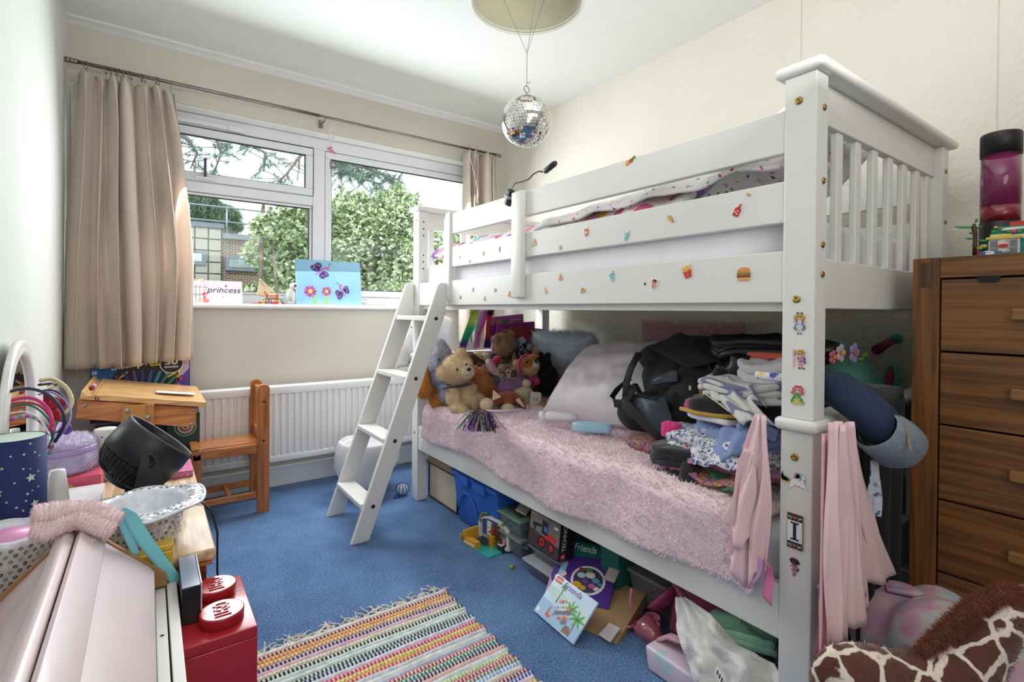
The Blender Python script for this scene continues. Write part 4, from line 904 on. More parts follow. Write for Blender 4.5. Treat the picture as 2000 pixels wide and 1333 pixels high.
# flap of blanket hanging at the corner + care label
tag(mb(M('label_white', '#e9e9ee', .7), True).sheet(lambda u, v: (1.146+.002*math.sin(u*4), 2.365+.022*u, .355-.055*v+.004*math.sin(u*3)), 4, 6, thick=.0008).build('blanket_label'), 'white satin care label hanging below the far corner of the pink blanket', 'label')
# ---------------- pillows
satin_pillow = M('satin_lilac_white', '#e9e3ea', .45, var=.03, bump=.05, bs=14, sheen=.3)
F = rotf((0, 0, 0), 12, 0, 0)
# big leaning pillow: u along bed, v up the slope
ua = Vector((.06, -.78, .06)).normalized(); va = Vector((.62, .22, .52)); va = (va-ua*va.dot(ua)).normalized()
FP = Frame((0, 0, 0), ua, va, None)
if FP.n.x > 0: FP.n = -FP.n
pillow((1.68, 1.54, .70), .62, .46, .26, FP, satin_pillow, 'pillow', 'large pale lilac white satin pillow slumped on the lower bunk beside the soft toys', amp=.022, seed=4, nu=50, nv=36)
pf = M('mauve_fur', '#c79ca7', .95, sheen=.6, var=.1, vs=40)
cu = pillow((2.085, 1.46, .80), .56, .36, .13, Frame((0, 0, 0), (0, -1, 0), (-.10, 0, 1)), pf, 'fur_cushion', 'dusty pink fluffy cushion standing against the wall behind the black bag', 'cushion', seed=8)
def addfur(o, n_, L, w, mats, seed=1, curl=.8):
    me = o.data; me.calc_loop_triangles(); vs = [v.co.copy() for v in me.vertices]; T = [tuple(t.vertices) for t in me.loop_triangles]
    A = []; s_ = 0
    for t in T: s_ += (vs[t[1]]-vs[t[0]]).cross(vs[t[2]]-vs[t[0]]).length; A.append(s_)
    import bisect
    rg = random.Random(seed); q = MB(); cen = sum(vs, Vector())/len(vs)
    for _ in range(n_):
        t = T[min(len(T)-1, bisect.bisect(A, rg.random()*s_))]; a, b = rg.random(), rg.random()
        if a+b > 1: a, b = 1-a, 1-b
        p = vs[t[0]]+a*(vs[t[1]]-vs[t[0]])+b*(vs[t[2]]-vs[t[0]]); n = (vs[t[1]]-vs[t[0]]).cross(vs[t[2]]-vs[t[0]])
        if n.length == 0: continue
        n.normalize()
        if n.dot(p-cen) < 0: n = -n
        d = (n+Vector((rg.gauss(0, curl), rg.gauss(0, curl), rg.gauss(-.1, curl)))).normalized()*L*rg.uniform(.6, 1.3); tt = Vector((rg.gauss(0, 1), rg.gauss(0, 1), rg.gauss(0, 1))).normalized()*w/2
        q.mat(mats[int(rg.random()*len(mats)) if len(mats) < 5 else min(len(mats)-1, max(0, int((p.x*8+p.y*2+p.z*3+rg.gauss(0, .5)) % len(mats))))], True); q.add([p-tt, p+tt, p+d], [(0, 1, 2)])
    o2 = q.build('fur', parent=None, origin=(0, 0, 0)); o2.data.transform(Matrix.Identity(4)); o2.location = (0, 0, 0); o2.parent = o; o2['kind'] = 'stuff'; return o2
addfur(cu, 9000, .012, .0022, [pf, M('mauve_fur_b', '#d6b0ba', .95), M('mauve_fur_c', '#a8848e', .95)])
# ---------------- soft toys
def S(px, py, Y): return site(px, py, Y=Y)
K = .00262
def bl_(px, py, Y, rx, ry, m, rz=None, F=None, k=K): return (S(px, py, Y), (rx*k, (rz or (rx+ry)/2)*k, ry*k), m) + ((F,) if F else ())
eye_m = M('eye_black', '#0e0c0c', .12)
def eyes(root, pts, r=.006, name='eye'):
    for (px, py, Y) in pts: mb(eye_m, True).ball(S(px, py, Y), r).build(name, root)
def toy(name, label, base, cat='soft toy'): return thing(name, label, cat, tuple(base), 'soft toys piled at the far end of the lower bunk')
cream = M('plush_cream', '#dcc096', .95, sheen=.4, var=.08, vs=60); cream2 = M('plush_light', '#d9c7a6', .95, sheen=.4)
t = toy('teddy_bear', 'sand coloured teddy bear with black neck ribbon at the front of the toy pile', (S(905, 800, 2.16).x, 2.16, .55))
fuse('body', [bl_(893, 722, 2.15, 30, 28, cream), bl_(862, 729, 2.09, 9, 13, cream), bl_(899, 690, 2.14, 12, 9, cream), bl_(910, 727, 2.075, 14, 12, cream2), bl_(912, 712, 2.09, 10, 8, cream),
              bl_(905, 778, 2.17, 26, 32, cream), bl_(885, 775, 2.13, 12, 20, cream), bl_(895, 797, 2.09, 15, 10, cream), bl_(903, 803, 2.07, 9, 9, cream), bl_(928, 788, 2.09, 13, 15, cream), bl_(936, 780, 2.12, 10, 10, cream), bl_(922, 760, 2.14, 9, 9, cream)], t, .0045, 11000, .010, .0018, 2)
mb(M('plush_sole', '#b39f7d', .9), True).ball(S(929, 789, 2.055), (.026, .008, .028)).build('paw_pad', t)
eyes(t, [(893, 722, 2.067), (911, 712, 2.045)], .0055); mb(eye_m, True).ball(S(916, 722, 2.032), (.011, .007, .008)).build('nose', t)
mb(M('mouth', '#3a2b22', .8), True).tube([S(908, 732, 2.036), S(914, 735, 2.034), S(920, 731, 2.040)], .0012, 5).build('mouth', t)
blackr = M('black_ribbon', '#1a1718', .5, sheen=.3)
mb(blackr, True).tube([S(893+26*math.cos(a), 752-4*math.cos(a)+3*math.sin(a), 2.15-.07*math.sin(a)) for a in [k/20*6.283 for k in range(20)]], .013, 8, closed=True, flatk=.5).build('neck_ribbon', t)
ging = M('plush_ginger', '#b9703a', .95, sheen=.3, var=.15, vs=50)
t = toy('shaggy_toy', 'shaggy ginger long haired soft toy leaning beside the sand teddy', (S(945, 790, 2.2).x, 2.2, .55))
fuse('body', [bl_(940, 762, 2.22, 27, 34, ging), bl_(962, 775, 2.20, 20, 24, ging), bl_(935, 735, 2.24, 20, 18, ging), bl_(953, 735, 2.22, 10, 10, M('plush_brown', '#6a4028', .95))], t, .006, 9000, .026, .0018, 4, droop=1.2, curl=1.2)
tex = M('plush_russet', '#a04c2a', .95, sheen=.4, var=.1); 
t = toy('floppy_deer', 'russet brown floppy soft toy with cream hooves lying face down in front', (S(985, 795, 2.05).x, 2.05, .55))
B_ = [bl_(990, 778, 2.07, 27, 13, tex), bl_(968, 783, 2.05, 12, 9, tex)]+[(c, r, tex) for c, r, m in chain([S(975, 782, 2.05), S(962, 786, 2.02), S(948, 792, 1.99)], .024, .018, tex)]
B_ += chain([S(992, 785, 2.03), S(990, 797, 2.0)], .024, .02, tex)+chain([S(1008, 780, 2.04), S(1018, 790, 2.01), S(1026, 796, 1.99)], .022, .013, tex)
B_ += [bl_(950, 790, 1.985, 12, 11, cream2), bl_(992, 800, 1.965, 13, 10, cream2), bl_(1029, 798, 1.985, 5, 6, cream2)]
fuse('body', B_, t, .004, 6000, .005, .0014, 5)
mb(cream2, True).prism([(0, -.02), (.045, -.005), (.012, .03)], 0, .008, Frame(S(960, 775, 1.99), (1, -.3, 0), (0, .3, 1))).build('ear', t)
mb(cream2, True).prism([(0, 0), (.035, -.035), (.045, -.035), (.02, .01)], 0, .006, Frame(S(1006, 782, 1.985), (1, -.3, 0), (0, .2, 1))).build('ear', t)
grey1 = M('plush_grey', '#a9aec0', .95, sheen=.5, var=.25, vs=90); grey2 = M('plush_grey_dark', '#5c606f', .95, var=.2); bluegrey = M('plush_bluegrey', '#a9b2cd', .95, var=.2, vs=60)
t = toy('elephant', 'grey fluffy elephant with trunk raised beside the ladder', (S(862, 790, 2.32).x, 2.32, .55))
fuse('body', [bl_(862, 712, 2.34, 22, 24, grey1)]+chain([S(872, 705, 2.32), S(870, 690, 2.31), S(864, 678, 2.31), S(862, 672, 2.31)], .036, .020, grey1)+[bl_(848, 708, 2.30, 10, 18, grey1), bl_(866, 733, 2.29, 18, 16, bluegrey), bl_(872, 756, 2.28, 17, 15, bluegrey), bl_(873, 775, 2.25, 15, 14, grey1), bl_(853, 735, 2.33, 12, 24, grey1)], t, .005, 11200, .012, .0016, 6)
eyes(t, [(857, 703, 2.262)], .005)
orange = M('plush_orange', '#c47a1c', .95, sheen=.4, var=.12, vs=40)
t = toy('orange_fox', 'bright orange fox soft toy with bushy tail hanging over the mattress end', (S(845, 790, 2.38).x, 2.38, .55))
fuse('body', chain([S(833, 720, 2.36), S(829, 740, 2.34), S(827, 758, 2.32), S(829, 764, 2.31)], .016, .036, orange)+chain([S(838, 735, 2.38), S(850, 755, 2.36), S(853, 775, 2.32), S(857, 785, 2.29)], .03, .04, orange), t, .006, 7000, .012, .002, 7)
t = toy('orange_bear', 'orange round headed soft toy peeping behind the sand teddy', (S(905, 720, 2.33).x, 2.33, .55))
fuse('body', [bl_(905, 708, 2.33, 18, 14, orange), bl_(895, 725, 2.36, 22, 18, orange), bl_(893, 760, 2.36, 20, 28, orange), bl_(890, 699, 2.33, 6, 6, orange)], t, .006, 4900, .010, .0018, 8)
brn = M('plush_fawn', '#a98560', .95, sheen=.5, var=.25, vs=70); brn2 = M('plush_darkbrown', '#4e3426', .95, sheen=.3)
red = M('red_felt', '#b01f33', .9, sheen=.3)
t = toy('brown_bear', 'large curly brown bear in a red top facing away at the back of the pile', (S(985, 700, 2.36).x, 2.36, .55))
fuse('body', [bl_(985, 673, 2.36, 24, 25, brn), bl_(968, 663, 2.35, 8, 9, brn), bl_(998, 652, 2.38, 7, 7, brn), bl_(1000, 688, 2.33, 10, 10, brn2), bl_(980, 710, 2.38, 24, 20, brn2), bl_(985, 740, 2.38, 26, 30, brn2)], t, .006, 11200, .014, .0018, 9)
fuse('red_top', [bl_(972, 707, 2.33, 13, 13, red), bl_(985, 716, 2.35, 16, 10, red)], t, .006)
mb(brn, True).ball(S(1004, 700, 2.30), (.012, .012, .03)).build('arm', t)
t = toy('brown_dog', 'dark brown soft toy dog with cream nose and paws lying behind the pile', (S(925, 715, 2.4).x, 2.4, .55))
fuse('body', [bl_(918, 705, 2.41, 24, 17, brn2), bl_(908, 698, 2.40, 12, 10, brn), bl_(930, 697, 2.40, 13, 10, cream2), bl_(946, 701, 2.40, 10, 13, cream2), bl_(938, 712, 2.40, 14, 12, brn2), bl_(925, 745, 2.42, 28, 32, brn2)], t, .006, 7000, .012, .0018, 10)
wht = M('plush_white', '#d8d3d3', .95, sheen=.4); pnk = M('plush_pink', '#d9a5ad', .95, sheen=.3)
t = toy('rabbit', 'white rabbit soft toy with pink lined ears and brown face', (S(975, 735, 2.24).x, 2.24, .55))
fuse('body', [bl_(984, 722, 2.25, 15, 11, M('plush_tan', '#a98467', .95)), bl_(980, 710, 2.27, 6, 6, brn2)]+chain([S(966, 730, 2.22), S(958, 716, 2.2), S(954, 708, 2.2)], .024, .016, wht)+[bl_(975, 742, 2.22, 18, 11, wht), bl_(965, 745, 2.19, 13, 11, grey2), bl_(980, 765, 2.24, 26, 22, wht)], t, .005, 6300, .008, .0014, 11)
mb(pnk, True).ball(S(959, 719, 2.165), (.015, .008, .03), rotf((0, 0, 0), 0, 0, -20)).build('ear_lining', t)
gpl = M('giraffe_plush', '#5a3322', .95, sheen=.3); gb = gpl
def giraffe_mat(name, scale):
    m = M(name, '#5a2f20', .9, sheen=.4, var=.15, vs=60); nt = m.node_tree; n = nt.nodes; l = nt.links
    tc = n.new('ShaderNodeTexCoord'); v = n.new('ShaderNodeTexVoronoi'); v.feature = 'DISTANCE_TO_EDGE'; v.inputs['Scale'].default_value = scale; v.inputs['Randomness'].default_value = .85
    nz = n.new('ShaderNodeTexNoise'); nz.inputs['Scale'].default_value = scale*2.5; l.new(tc.outputs['Object'], nz.inputs[0]); ad = n.new('ShaderNodeMixRGB'); ad.inputs[0].default_value = .012; l.new(tc.outputs['Object'], ad.inputs[1]); l.new(nz.outputs['Color'], ad.inputs[2]); l.new(ad.outputs[0], v.inputs[0])
    mr = n.new('ShaderNodeMapRange'); mr.inputs[1].default_value = .045; mr.inputs[2].default_value = .075; l.new(v.outputs[0], mr.inputs[0])
    mx = n.new('ShaderNodeMix'); mx.data_type = 'RGBA'; mx.inputs['A'].default_value = lin('#e3d5c6')+(1,); l.new(mr.outputs[0], mx.inputs['Factor'])
    b = n['Principled BSDF']; old = b.inputs['Base Color'].links[0].from_socket; l.new(old, mx.inputs['B']); l.new(mx.outputs['Result'], b.inputs['Base Color']); return m
gm = giraffe_mat('giraffe_small_print', 26)
t = toy('small_giraffe', 'small giraffe soft toy curled with its patterned back showing', (S(1003, 738, 2.2).x, 2.2, .55))
fuse('body', [bl_(1003, 735, 2.2, 23, 19, gm), bl_(1018, 748, 2.2, 12, 12, gm), bl_(988, 748, 2.2, 10, 10, gm), bl_(1005, 765, 2.24, 22, 22, gm)], t, .005, 4900, .052, .0012, 12)
t2 = toy('tiny_giraffe', 'tiny giraffe soft toy standing before the red game box', (S(1018, 695, 2.36).x, 2.36, .55))
fuse('body', chain([S(1018, 680, 2.36), S(1018, 700, 2.36), S(1015, 712, 2.35)], .016, .03, gm)+[bl_(1015, 735, 2.36, 18, 26, gm)], t2, .005, 1800, .003, .0012, 13)
pup = M('plush_pup', '#c9a26e', .95, sheen=.3); hot = M('hot_pink_felt', '#b93a78', .85, sheen=.3); gin2 = M('plush_amber', '#b9743c', .95)
t = toy('puppy_toy', 'tan puppy soft toy in a pink hood and pink vest', (S(1035, 735, 2.14).x, 2.14, .55))
fuse('body', [bl_(1034, 716, 2.14, 21, 19, pup), bl_(1030, 710, 2.115, 12, 9, gin2), bl_(1044, 712, 2.10, 9, 7, wht), bl_(1009, 712, 2.16, 8, 10, pup), bl_(1040, 742, 2.15, 13, 14, hot), bl_(1028, 750, 2.1, 9, 9, cream2), bl_(1048, 745, 2.10, 6, 8, hot)], t, .005, 4900, .006, .0013, 14)
mb(hot, True).tube([S(1020, 735, 2.12), S(1013, 722, 2.12), S(1013, 708, 2.12), S(1020, 698, 2.12), S(1030, 694, 2.13)], .009, 8).build('hood', t)
mb(M('orange_cap', '#e07c4a', .7), True).ball(S(1042, 696, 2.14), (.035, .03, .012)).build('cap', t)
eyes(t, [(1029, 708, 2.075), (1046, 706, 2.07)], .007); mb(eye_m, True).ball(S(1048, 709, 2.07), (.006, .005, .004)).build('nose', t)
blk2 = M('plush_black', '#0d0c0e', .95, sheen=.1)
t = toy('black_cat', 'plain black soft toy between the puppy and the pillow', (S(1066, 730, 2.12).x, 2.12, .55))
fuse('body', [bl_(1062, 712, 2.15, 16, 18, blk2), bl_(1056, 695, 2.15, 6, 8, blk2), bl_(1070, 735, 2.12, 20, 22, blk2), bl_(1068, 755, 2.12, 24, 18, blk2), bl_(1070, 696, 2.16, 6, 8, blk2)], t, .006, 4900, .010, .0016, 15)
t = toy('floppy_rabbit', 'beige floppy soft toy lying over the pile with limbs hanging', (S(1060, 690, 2.3).x, 2.3, .55))
fuse('body', chain([S(1043, 702, 2.3), S(1046, 685, 2.3), S(1058, 676, 2.31), S(1070, 678, 2.31), S(1080, 690, 2.3), S(1080, 703, 2.3)], .02, .024, M('plush_beige', '#bfa883', .95, sheen=.4))+[bl_(1062, 688, 2.33, 14, 14, MATS['plush_beige']), bl_(1064, 725, 2.36, 20, 34, MATS['plush_beige'])], t, .005, 6300, .008, .0014, 16)
lil = M('plush_lilac', '#b98ac0', .95, sheen=.5, var=.15)
t = toy('lilac_fluff', 'fluffy lilac long pile soft toy behind the russet one', (S(1000, 757, 2.14).x, 2.14, .55))
fuse('body', [bl_(992, 760, 2.15, 22, 14, lil), bl_(1010, 752, 2.15, 16, 11, lil)], t, .006, 5000, .022, .0022, 17, droop=.2, curl=1.2)
t = toy('seated_bear', 'cream footed brown soft toy with stitched paw print sole', (S(1022, 775, 2.1).x, 2.1, .55))
fuse('body', chain([S(1000, 768, 2.12), S(1012, 768, 2.10), S(1024, 768, 2.08)], .022, .030, cream2)+[bl_(1030, 775, 2.09, 12, 18, cream2), bl_(1010, 780, 2.13, 22, 16, brn2)], t, .005, 4900, .006, .0014, 18)
q = mb(brn, True)
for a in range(6): q.tube([S(1031+4*math.cos(a*1.05+.2), 772+5*math.sin(a*1.05+.2), 2.045), S(1031+4.5*math.cos(a*1.05+.6), 772+5.5*math.sin(a*1.05+.6), 2.045)], .0014, 5)
o = q.build('paw_stitching', t); o['kind'] = 'stuff'
t = toy('green_snake', 'small green and brown soft toy tucked between the dog and the shaggy toy', (S(925, 725, 2.3).x, 2.3, .55))
fuse('body', chain([S(915, 728, 2.28), S(925, 722, 2.28), S(938, 718, 2.28), S(950, 720, 2.28)], .02, .018, M('plush_sage', '#a3a06a', .95))+[bl_(936, 714, 2.27, 5, 6, brn2), bl_(925, 750, 2.3, 20, 30, MATS['plush_sage'])], t, .006, 1680, .006, .0012, 19)
mb(red, True).ball(S(929, 721, 2.235), .008).build('nose', t)
t = toy('purple_toy', 'small purple and pink soft toy between black cat and pillow', (S(1098, 705, 2.25).x, 2.25, .55))
fuse('body', chain([S(1082, 708, 2.25), S(1095, 704, 2.25), S(1110, 704, 2.25)], .018, .016, lil)+[bl_(1095, 735, 2.25, 16, 30, lil)], t, .006, 1120, .006, .0012, 20)
t = toy('navy_toy', 'navy and red striped small soft toy under the elephant', (S(880, 782, 2.2).x, 2.2, .55))
fuse('body', [bl_(884, 785, 2.18, 9, 12, M('plush_navy', '#26306e', .9)), bl_(877, 775, 2.2, 6, 8, red)], t, .005)
tanb = M('tan_rubber', '#b07f63', .5)
tag(mb(tanb, True).ball(S(1061, 796, 2.0), (.034, .03, .030)).build('tan_ball'), 'small tan rounded object half under the white pillow', 'ball')
bx = thing('white_carton', 'small open white cardboard tag box by the pillow edge', 'box', tuple(S(1048, 800, 2.0)))
F = Frame(S(1034, 795, 2.03), (1, -.25, -.1), (.25, .2, 1)); mb(M('card_cream', '#dedad0', .7)).box(0, .055, 0, .075, -.004, .004, F).build('card', bx); mb(MATS['card_cream']).box(.055, .06, 0, .07, -.03, .004, F).build('flap', bx)
q = mb(flat('#55504a')); q.text('Q 8', .012, .03, .03, .018, F, z=.0045); q.build('lettering', bx)
# tinsel pompom
t = thing('tinsel_pompom', 'purple and silver tinsel pompom lying on the pink blanket', 'pompom', tuple(S(925, 810, 2.0)))
tm = [M('tinsel_purple', '#7b3fa0', .2, metal=.8), M('tinsel_silver', '#d9dcd2', .15, metal=.9), M('tinsel_dark', '#3a2c4c', .2, metal=.7), M('tinsel_green', '#b9c8a8', .2, metal=.8)]
q = MB(); rg = random.Random(3); O = site(942, 803, Z=.588); E_ = site(922, 846, Z=.56)-O; A0 = math.atan2(E_.y, E_.x)
for k in range(260):
    a = A0+rg.gauss(0, .15); L = E_.length*rg.uniform(.7, 1.05); d = Vector((math.cos(a)*.9, math.sin(a)*1.05, 0)); w = Vector((-d.y, d.x, 0)).normalized()*.0016
    pts = [O+d*L*s_+Vector((ns((k, s_*3, 0), 1, 1)*.03*s_, ns((k, s_*3, 5), 1, 1)*.03*s_, .02*math.sin(s_*3)-.033*s_*s_+rg.random()*.004)) for s_ in (0, .25, .5, .75, 1)]
    pts = [Vector((p.x, p.y, max(p.z, .565))) for p in pts]
    q.mat(tm[rg.randrange(4)]); V = []
    for p in pts: V += [p-w, p+w]
    q.add(V, [(2*i, 2*i+1, 2*i+3, 2*i+2) for i in range(4)])
o = q.build('strands', t); o['kind'] = 'stuff'
mb(M('tinsel_stick', '#d8c8d8', .4), True).tube([O, O+Vector((.10, -.02, -.008)), O+Vector((.19, -.03, -.008))], .005, 8).build('handle', t)
# ---------------- rainbow fur cushion at back
rbf = [M('rb%d' % i, c, .95, sheen=.5) for i, c in enumerate(['#dbe8f8', '#b4ecee', '#f3dfcc', '#d8d0f5', '#bcd4ea', '#e8fafa'])]
o = pillow((1.93, 2.13, .78), .40, .26, .15, Frame((0, 0, 0), (.25, -1, 0), (-.5, 0, .8)), rbf[0], 'fluffy_cushion', 'long haired pastel rainbow cushion behind the white pillow', 'cushion', seed=3)
addfur(o, 9000, .034, .0035, rbf, 4, .7)
# ---------------- ribbons hanging from the bunk
def grad(name, stops):
    m = M(name, stops[0][1], .45, sheen=.2); nt = m.node_tree; n = nt.nodes; l = nt.links; tc = n.new('ShaderNodeTexCoord'); sp = n.new('ShaderNodeSeparateXYZ'); l.new(tc.outputs['Generated'], sp.inputs[0])
    r = n.new('ShaderNodeValToRGB'); e = r.color_ramp.elements
    while len(e) < len(stops): e.new(.5)
    for i, (p, c) in enumerate(stops): e[i].position = p; e[i].color = lin(c)+(1,)
    l.new(sp.outputs[2], r.inputs[0]); l.new(r.outputs[0], n['Principled BSDF'].inputs['Base Color']); return m
g1 = grad('rainbow_ribbon_green', [(0, '#4a1f8c'), (.18, '#3f2a8f'), (.32, '#1f9c62'), (.55, '#35b36c'), (.72, '#c7e058'), (1, '#a6d84a')])
g2 = grad('rainbow_ribbon_red', [(0, '#2a1a63'), (.2, '#3a1f6a'), (.34, '#e8452c'), (.6, '#f0502f'), (.8, '#d4306a'), (.9, '#171240'), (1, '#0f1240')])
g3 = grad('ribbon_pink', [(0, '#d95fae'), (.5, '#c05bb0'), (1, '#b04ab0')]); g4 = grad('ribbon_pale', [(0, '#c9b7dc'), (.5, '#9fd0e6'), (1, '#e9a8cc')]); g5 = grad('ribbon_lime', [(0, '#d9e85a'), (1, '#e8d04a')])
for i, (px0, px1, w, yb, m, lb, ph) in enumerate(((930, 904, .055, .79, g1, 'green and purple rainbow ribbon hanging leftmost under the bunk', 0), (946, 932, .034, .80, g3, 'pink ribbon hanging third from the left under the bunk', 1), (938, 925, .03, .79, g4, 'pale pearly ribbon hanging behind the pink one', 2), (956, 948, .042, .80, g2, 'red and navy rainbow ribbon hanging rightmost under the bunk', 3), (962, 960, .014, .80, g5, 'thin lime yellow ribbon edge beside the red one', 4))):
    a = S(px0, 600, 2.50); b = S(px1, 690, 2.50)
    q = mb(m, True).sheet(lambda u, v: (a.x+(b.x-a.x)*v+(u-.5)*w+.006*math.sin(v*6+ph), 2.505-.012*i*0-.006*i+.008*math.sin(v*5+ph+u*2), 1.022-(1.022-yb)*v), 6, 20, thick=.0006)
    tag(q.build('hanging_ribbon'), lb, 'ribbon', 'ribbons hanging under the upper bunk')
# ---------------- game boxes at the back (stand on the mattress against the end panel)
def gamebox(name, label, c, w, h, d, tilt, base, paint, cat='game box', yaw=0):
    a = math.radians(tilt); cy = math.radians(yaw); u = Vector((math.cos(cy)*math.cos(a), math.sin(cy), math.sin(a))).normalized(); n = Vector((math.sin(cy), -math.cos(cy), 0)).normalized(); v = n.cross(u).normalized()
    F = Frame(c, u, v, n); t = thing(name, label, cat, tuple(Vector(c)))
    mb(M('carton_'+base.lstrip('#'), base, .35, var=.05, coat=.2)).box(0, w, 0, h, -d, 0, F).build('carton', t, bevel=.001)
    q = MB(); q.sm = False; paint(q, F, w, h)
    if q.f: q.build('printing', t)
    return t
def p_craft(q, F, w, h):
    q.mat(flat('#c46fae')).poly([(0, h*.9), (w, h*.9), (w, h), (0, h)], F, .0004)
    q.mat(flat('#7fbf4a')).poly([(0, h*.72), (w, h*.86), (w, h*.78), (0, h*.6)], F, .0005); q.mat(flat('#e6c24a')).disc(w*.25, h*.93, .02, F, .0007, ry=.008).disc(w*.6, h*.9, .02, F, .0007, ry=.012); q.mat(flat('#3fae8a')).disc(w*.42, h*.92, .022, F, .0008, ry=.014)
    q.mat(flat('#f2e9f4')).text('Bright', w*.62, h*.92, w*.3, .013, F, z=.0009, bold=.01)
def p_slime(q, F, w, h):
    q.mat(flat('#9fce52')).poly([(0, h*.80), (w*.3, h*.86), (w, h*.85), (w, h*.76), (w*.5, h*.7), (0, h*.6)], F, .0005); q.mat(flat('#f0eef2')).text('Magic', w*.08, h*.9, w*.3, .014, F, z=.0009, bold=.01).poly([(w*.02, h*.55), (w*.2, h*.75), (w*.24, h*.5)], F, .0008)
def p_chef(q, F, w, h):
    q.mat(flat('#3c77b5')).disc(w*.36, h*.66, .075, F, .0005, ry=.06); q.mat(flat('#d9dfe3')).disc(w*.3, h*.78, .03, F, .0008).disc(w*.55, h*.7, .022, F, .0008)
    for a, b, c in ((.25, .6, '#c9713c'), (.45, .6, '#dba05c'), (.38, .72, '#2c2a30'), (.56, .62, '#c23c2e'), (.2, .75, '#4fa0c9')): q.mat(flat(c)).disc(w*a, h*b, .016, F, .0011)
    q.mat(flat('#2f7fb8')).disc(w*.88, h*.18, .018, F, .0006); q.mat(flat('#d8b04a')).disc(w*.86, h*.5, .015, F, .0006)
    q.mat(flat('#f2f0ec')).text('Crafty Chefs', w*.70, h*.16, w*.5, .016, F, z=.0009, bold=.01, rot=math.pi)
gamebox('craft_box', 'purple and green craft kit box leaning furthest back under the bunk', (1.665, 2.485, .515), .24, .465, .03, 5, '#6c2f96', p_craft)
gamebox('craft_box', 'magenta and lime kit box leaning between the red game box and the ribbons', (1.675, 2.445, .515), .27, .425, .03, 3, '#a436a0', p_slime)
gamebox('board_game', 'red board game box lettered upside down leaning behind the brown bear', (1.69, 2.40, .545), .25, .385, .035, -5, '#a5262c', p_chef)
tag(mb(flat('#2a8fc0', .4)).box(2.0, 2.03, 2.41, 2.46, .517, .86).build('blue_box', bevel=.002), 'narrow blue box edge beside the red board game', 'box')
# gift bag behind the ladder
t = thing('gift_bag', 'white paper gift bag with coloured dots and letter A behind the ladder', 'gift bag', (1.28, 2.66, .70))
wp = M('paper_white', '#ebe6ea', .6, bump=.15, bs=12)
mb(wp, True).sheet(lambda u, v: (1.14+.30*u+.008*math.sin(v*9), 2.63+.008*math.sin(u*14+v*3), .70+(.33-.12*abs(u-.5))*v), 22, 10, thick=.001).build('bag_front', t)
mb(wp, True).sheet(lambda u, v: (1.10+.10*u, 2.612+.01*math.sin(u*9+v*5), .69+.16*v+.05*u), 8, 8, thick=.001).build('tissue', t)
Fg = Frame((1.12, 2.617, .70), (1, 0, 0), (0, 0, 1)); q = MB(); rg = random.Random(1)
for k in range(16): q.mat(flat(['#2b2a33', '#d8b53c', '#3f8f5a', '#cf5a4a'][k % 4])).disc(.03+rg.random()*.28, .02+rg.random()*.24, .0042, Fg, .001)
q.mat(flat('#c8343a')).text('A', .195, .145, .03, .036, Fg, z=.001, bold=.02); o = q.build('dots', t); o['kind'] = 'stuff'
mb(M('bag_cord', '#c9c3c9', .8), True).tube([(1.19, 2.625, .98), (1.2, 2.60, 1.02), (1.25, 2.59, 1.03), (1.3, 2.60, 1.02), (1.31, 2.625, .97)], .002, 5).build('handle', t)
# white rolled sock, blue case
t = thing('rolled_sock', 'rolled white sock lying on the pink blanket', 'sock', (1.40, 1.57, .563))
sk_ = M('sock_white', '#e2e2e8', .9, bump=.3, bs=120)
a = Vector((1.325, 1.63, .586)); b = Vector((1.415, 1.51, .588))
mb(sk_, True).tube([a, a.lerp(b, .2), a.lerp(b, .5), a.lerp(b, .8), b], [.017, .026, .025, .021, .013], 16, flatk=.75).build('roll', t)
mb(sk_, True).tube([a.lerp(b, -.06), a.lerp(b, .10)], [.023, .0245], 16, flatk=.8).build('cuff', t)
t = thing('glasses_case', 'pale blue rounded glasses case lying on the pink blanket', 'case', (1.375, 1.39, .560))
F = rotf((1.372, 1.385, .578), -52); q = mb(M('case_blue', '#a4cfe2', .35, coat=.3), True)
q.prism([(.075*math.copysign(abs(math.cos(a))**.7, math.cos(a)), .034*math.copysign(abs(math.sin(a))**.7, math.sin(a))) for a in [k/36*6.283 for k in range(36)]], -.014, .018, F, True); q.build('shell', t, bevel=.008, seg=4)
# ================================================================== BAG, CLOTHES, SATIN ROBE
nylon = M('bag_black', '#0d0d10', .75, var=.1, sheen=.08, bump=.15, bs=40); navyp = M('bag_navy', '#2b3848', .5, var=.08, bump=.2, bs=14); strapm = M('bag_strap', '#131418', .7)
bag = thing('duffel_bag', 'slouched black and navy duffel bag in the middle of the lower bunk', 'bag', (1.62, 1.15, .56))
def Sx(px, py, x): return site(px, py, X=x)
fuse('body', [((1.66, 1.12, .72), (.17, .19, .19), nylon), ((1.64, 1.02, .73), (.17, .16, .20), nylon), ((1.68, 1.24, .73), (.13, .14, .18), nylon), ((1.52, 1.14, .655), (.10, .16, .10), nylon), ((1.50, 1.26, .64), (.08, .10, .075), nylon),
              ((1.54, 1.05, .70), (.10, .12, .14), nylon), ((1.66, .98, .66), (.16, .14, .12), nylon), ((1.64, 1.10, .885), (.12, .16, .05), nylon), ((1.62, 1.26, .84), (.10, .09, .06), nylon)], bag, .012, smooth_it=6)
def patchsheet(q, P4, nu=10, nv=8, bulge=.02, nz=.01, thick=.003, seed=1):
    A, B, C, D = [Vector(p) for p in P4]; n = (B-A).cross(D-A).normalized()
    def fn(u, v):
        p = A.lerp(B, u).lerp(D.lerp(C, u), v); return p+n*(bulge*4*u*(1-u)*2*v*(1-v)+nz*ns((u*3, v*3, seed), 1))
    return q.sheet(fn, nu, nv, thick=thick)
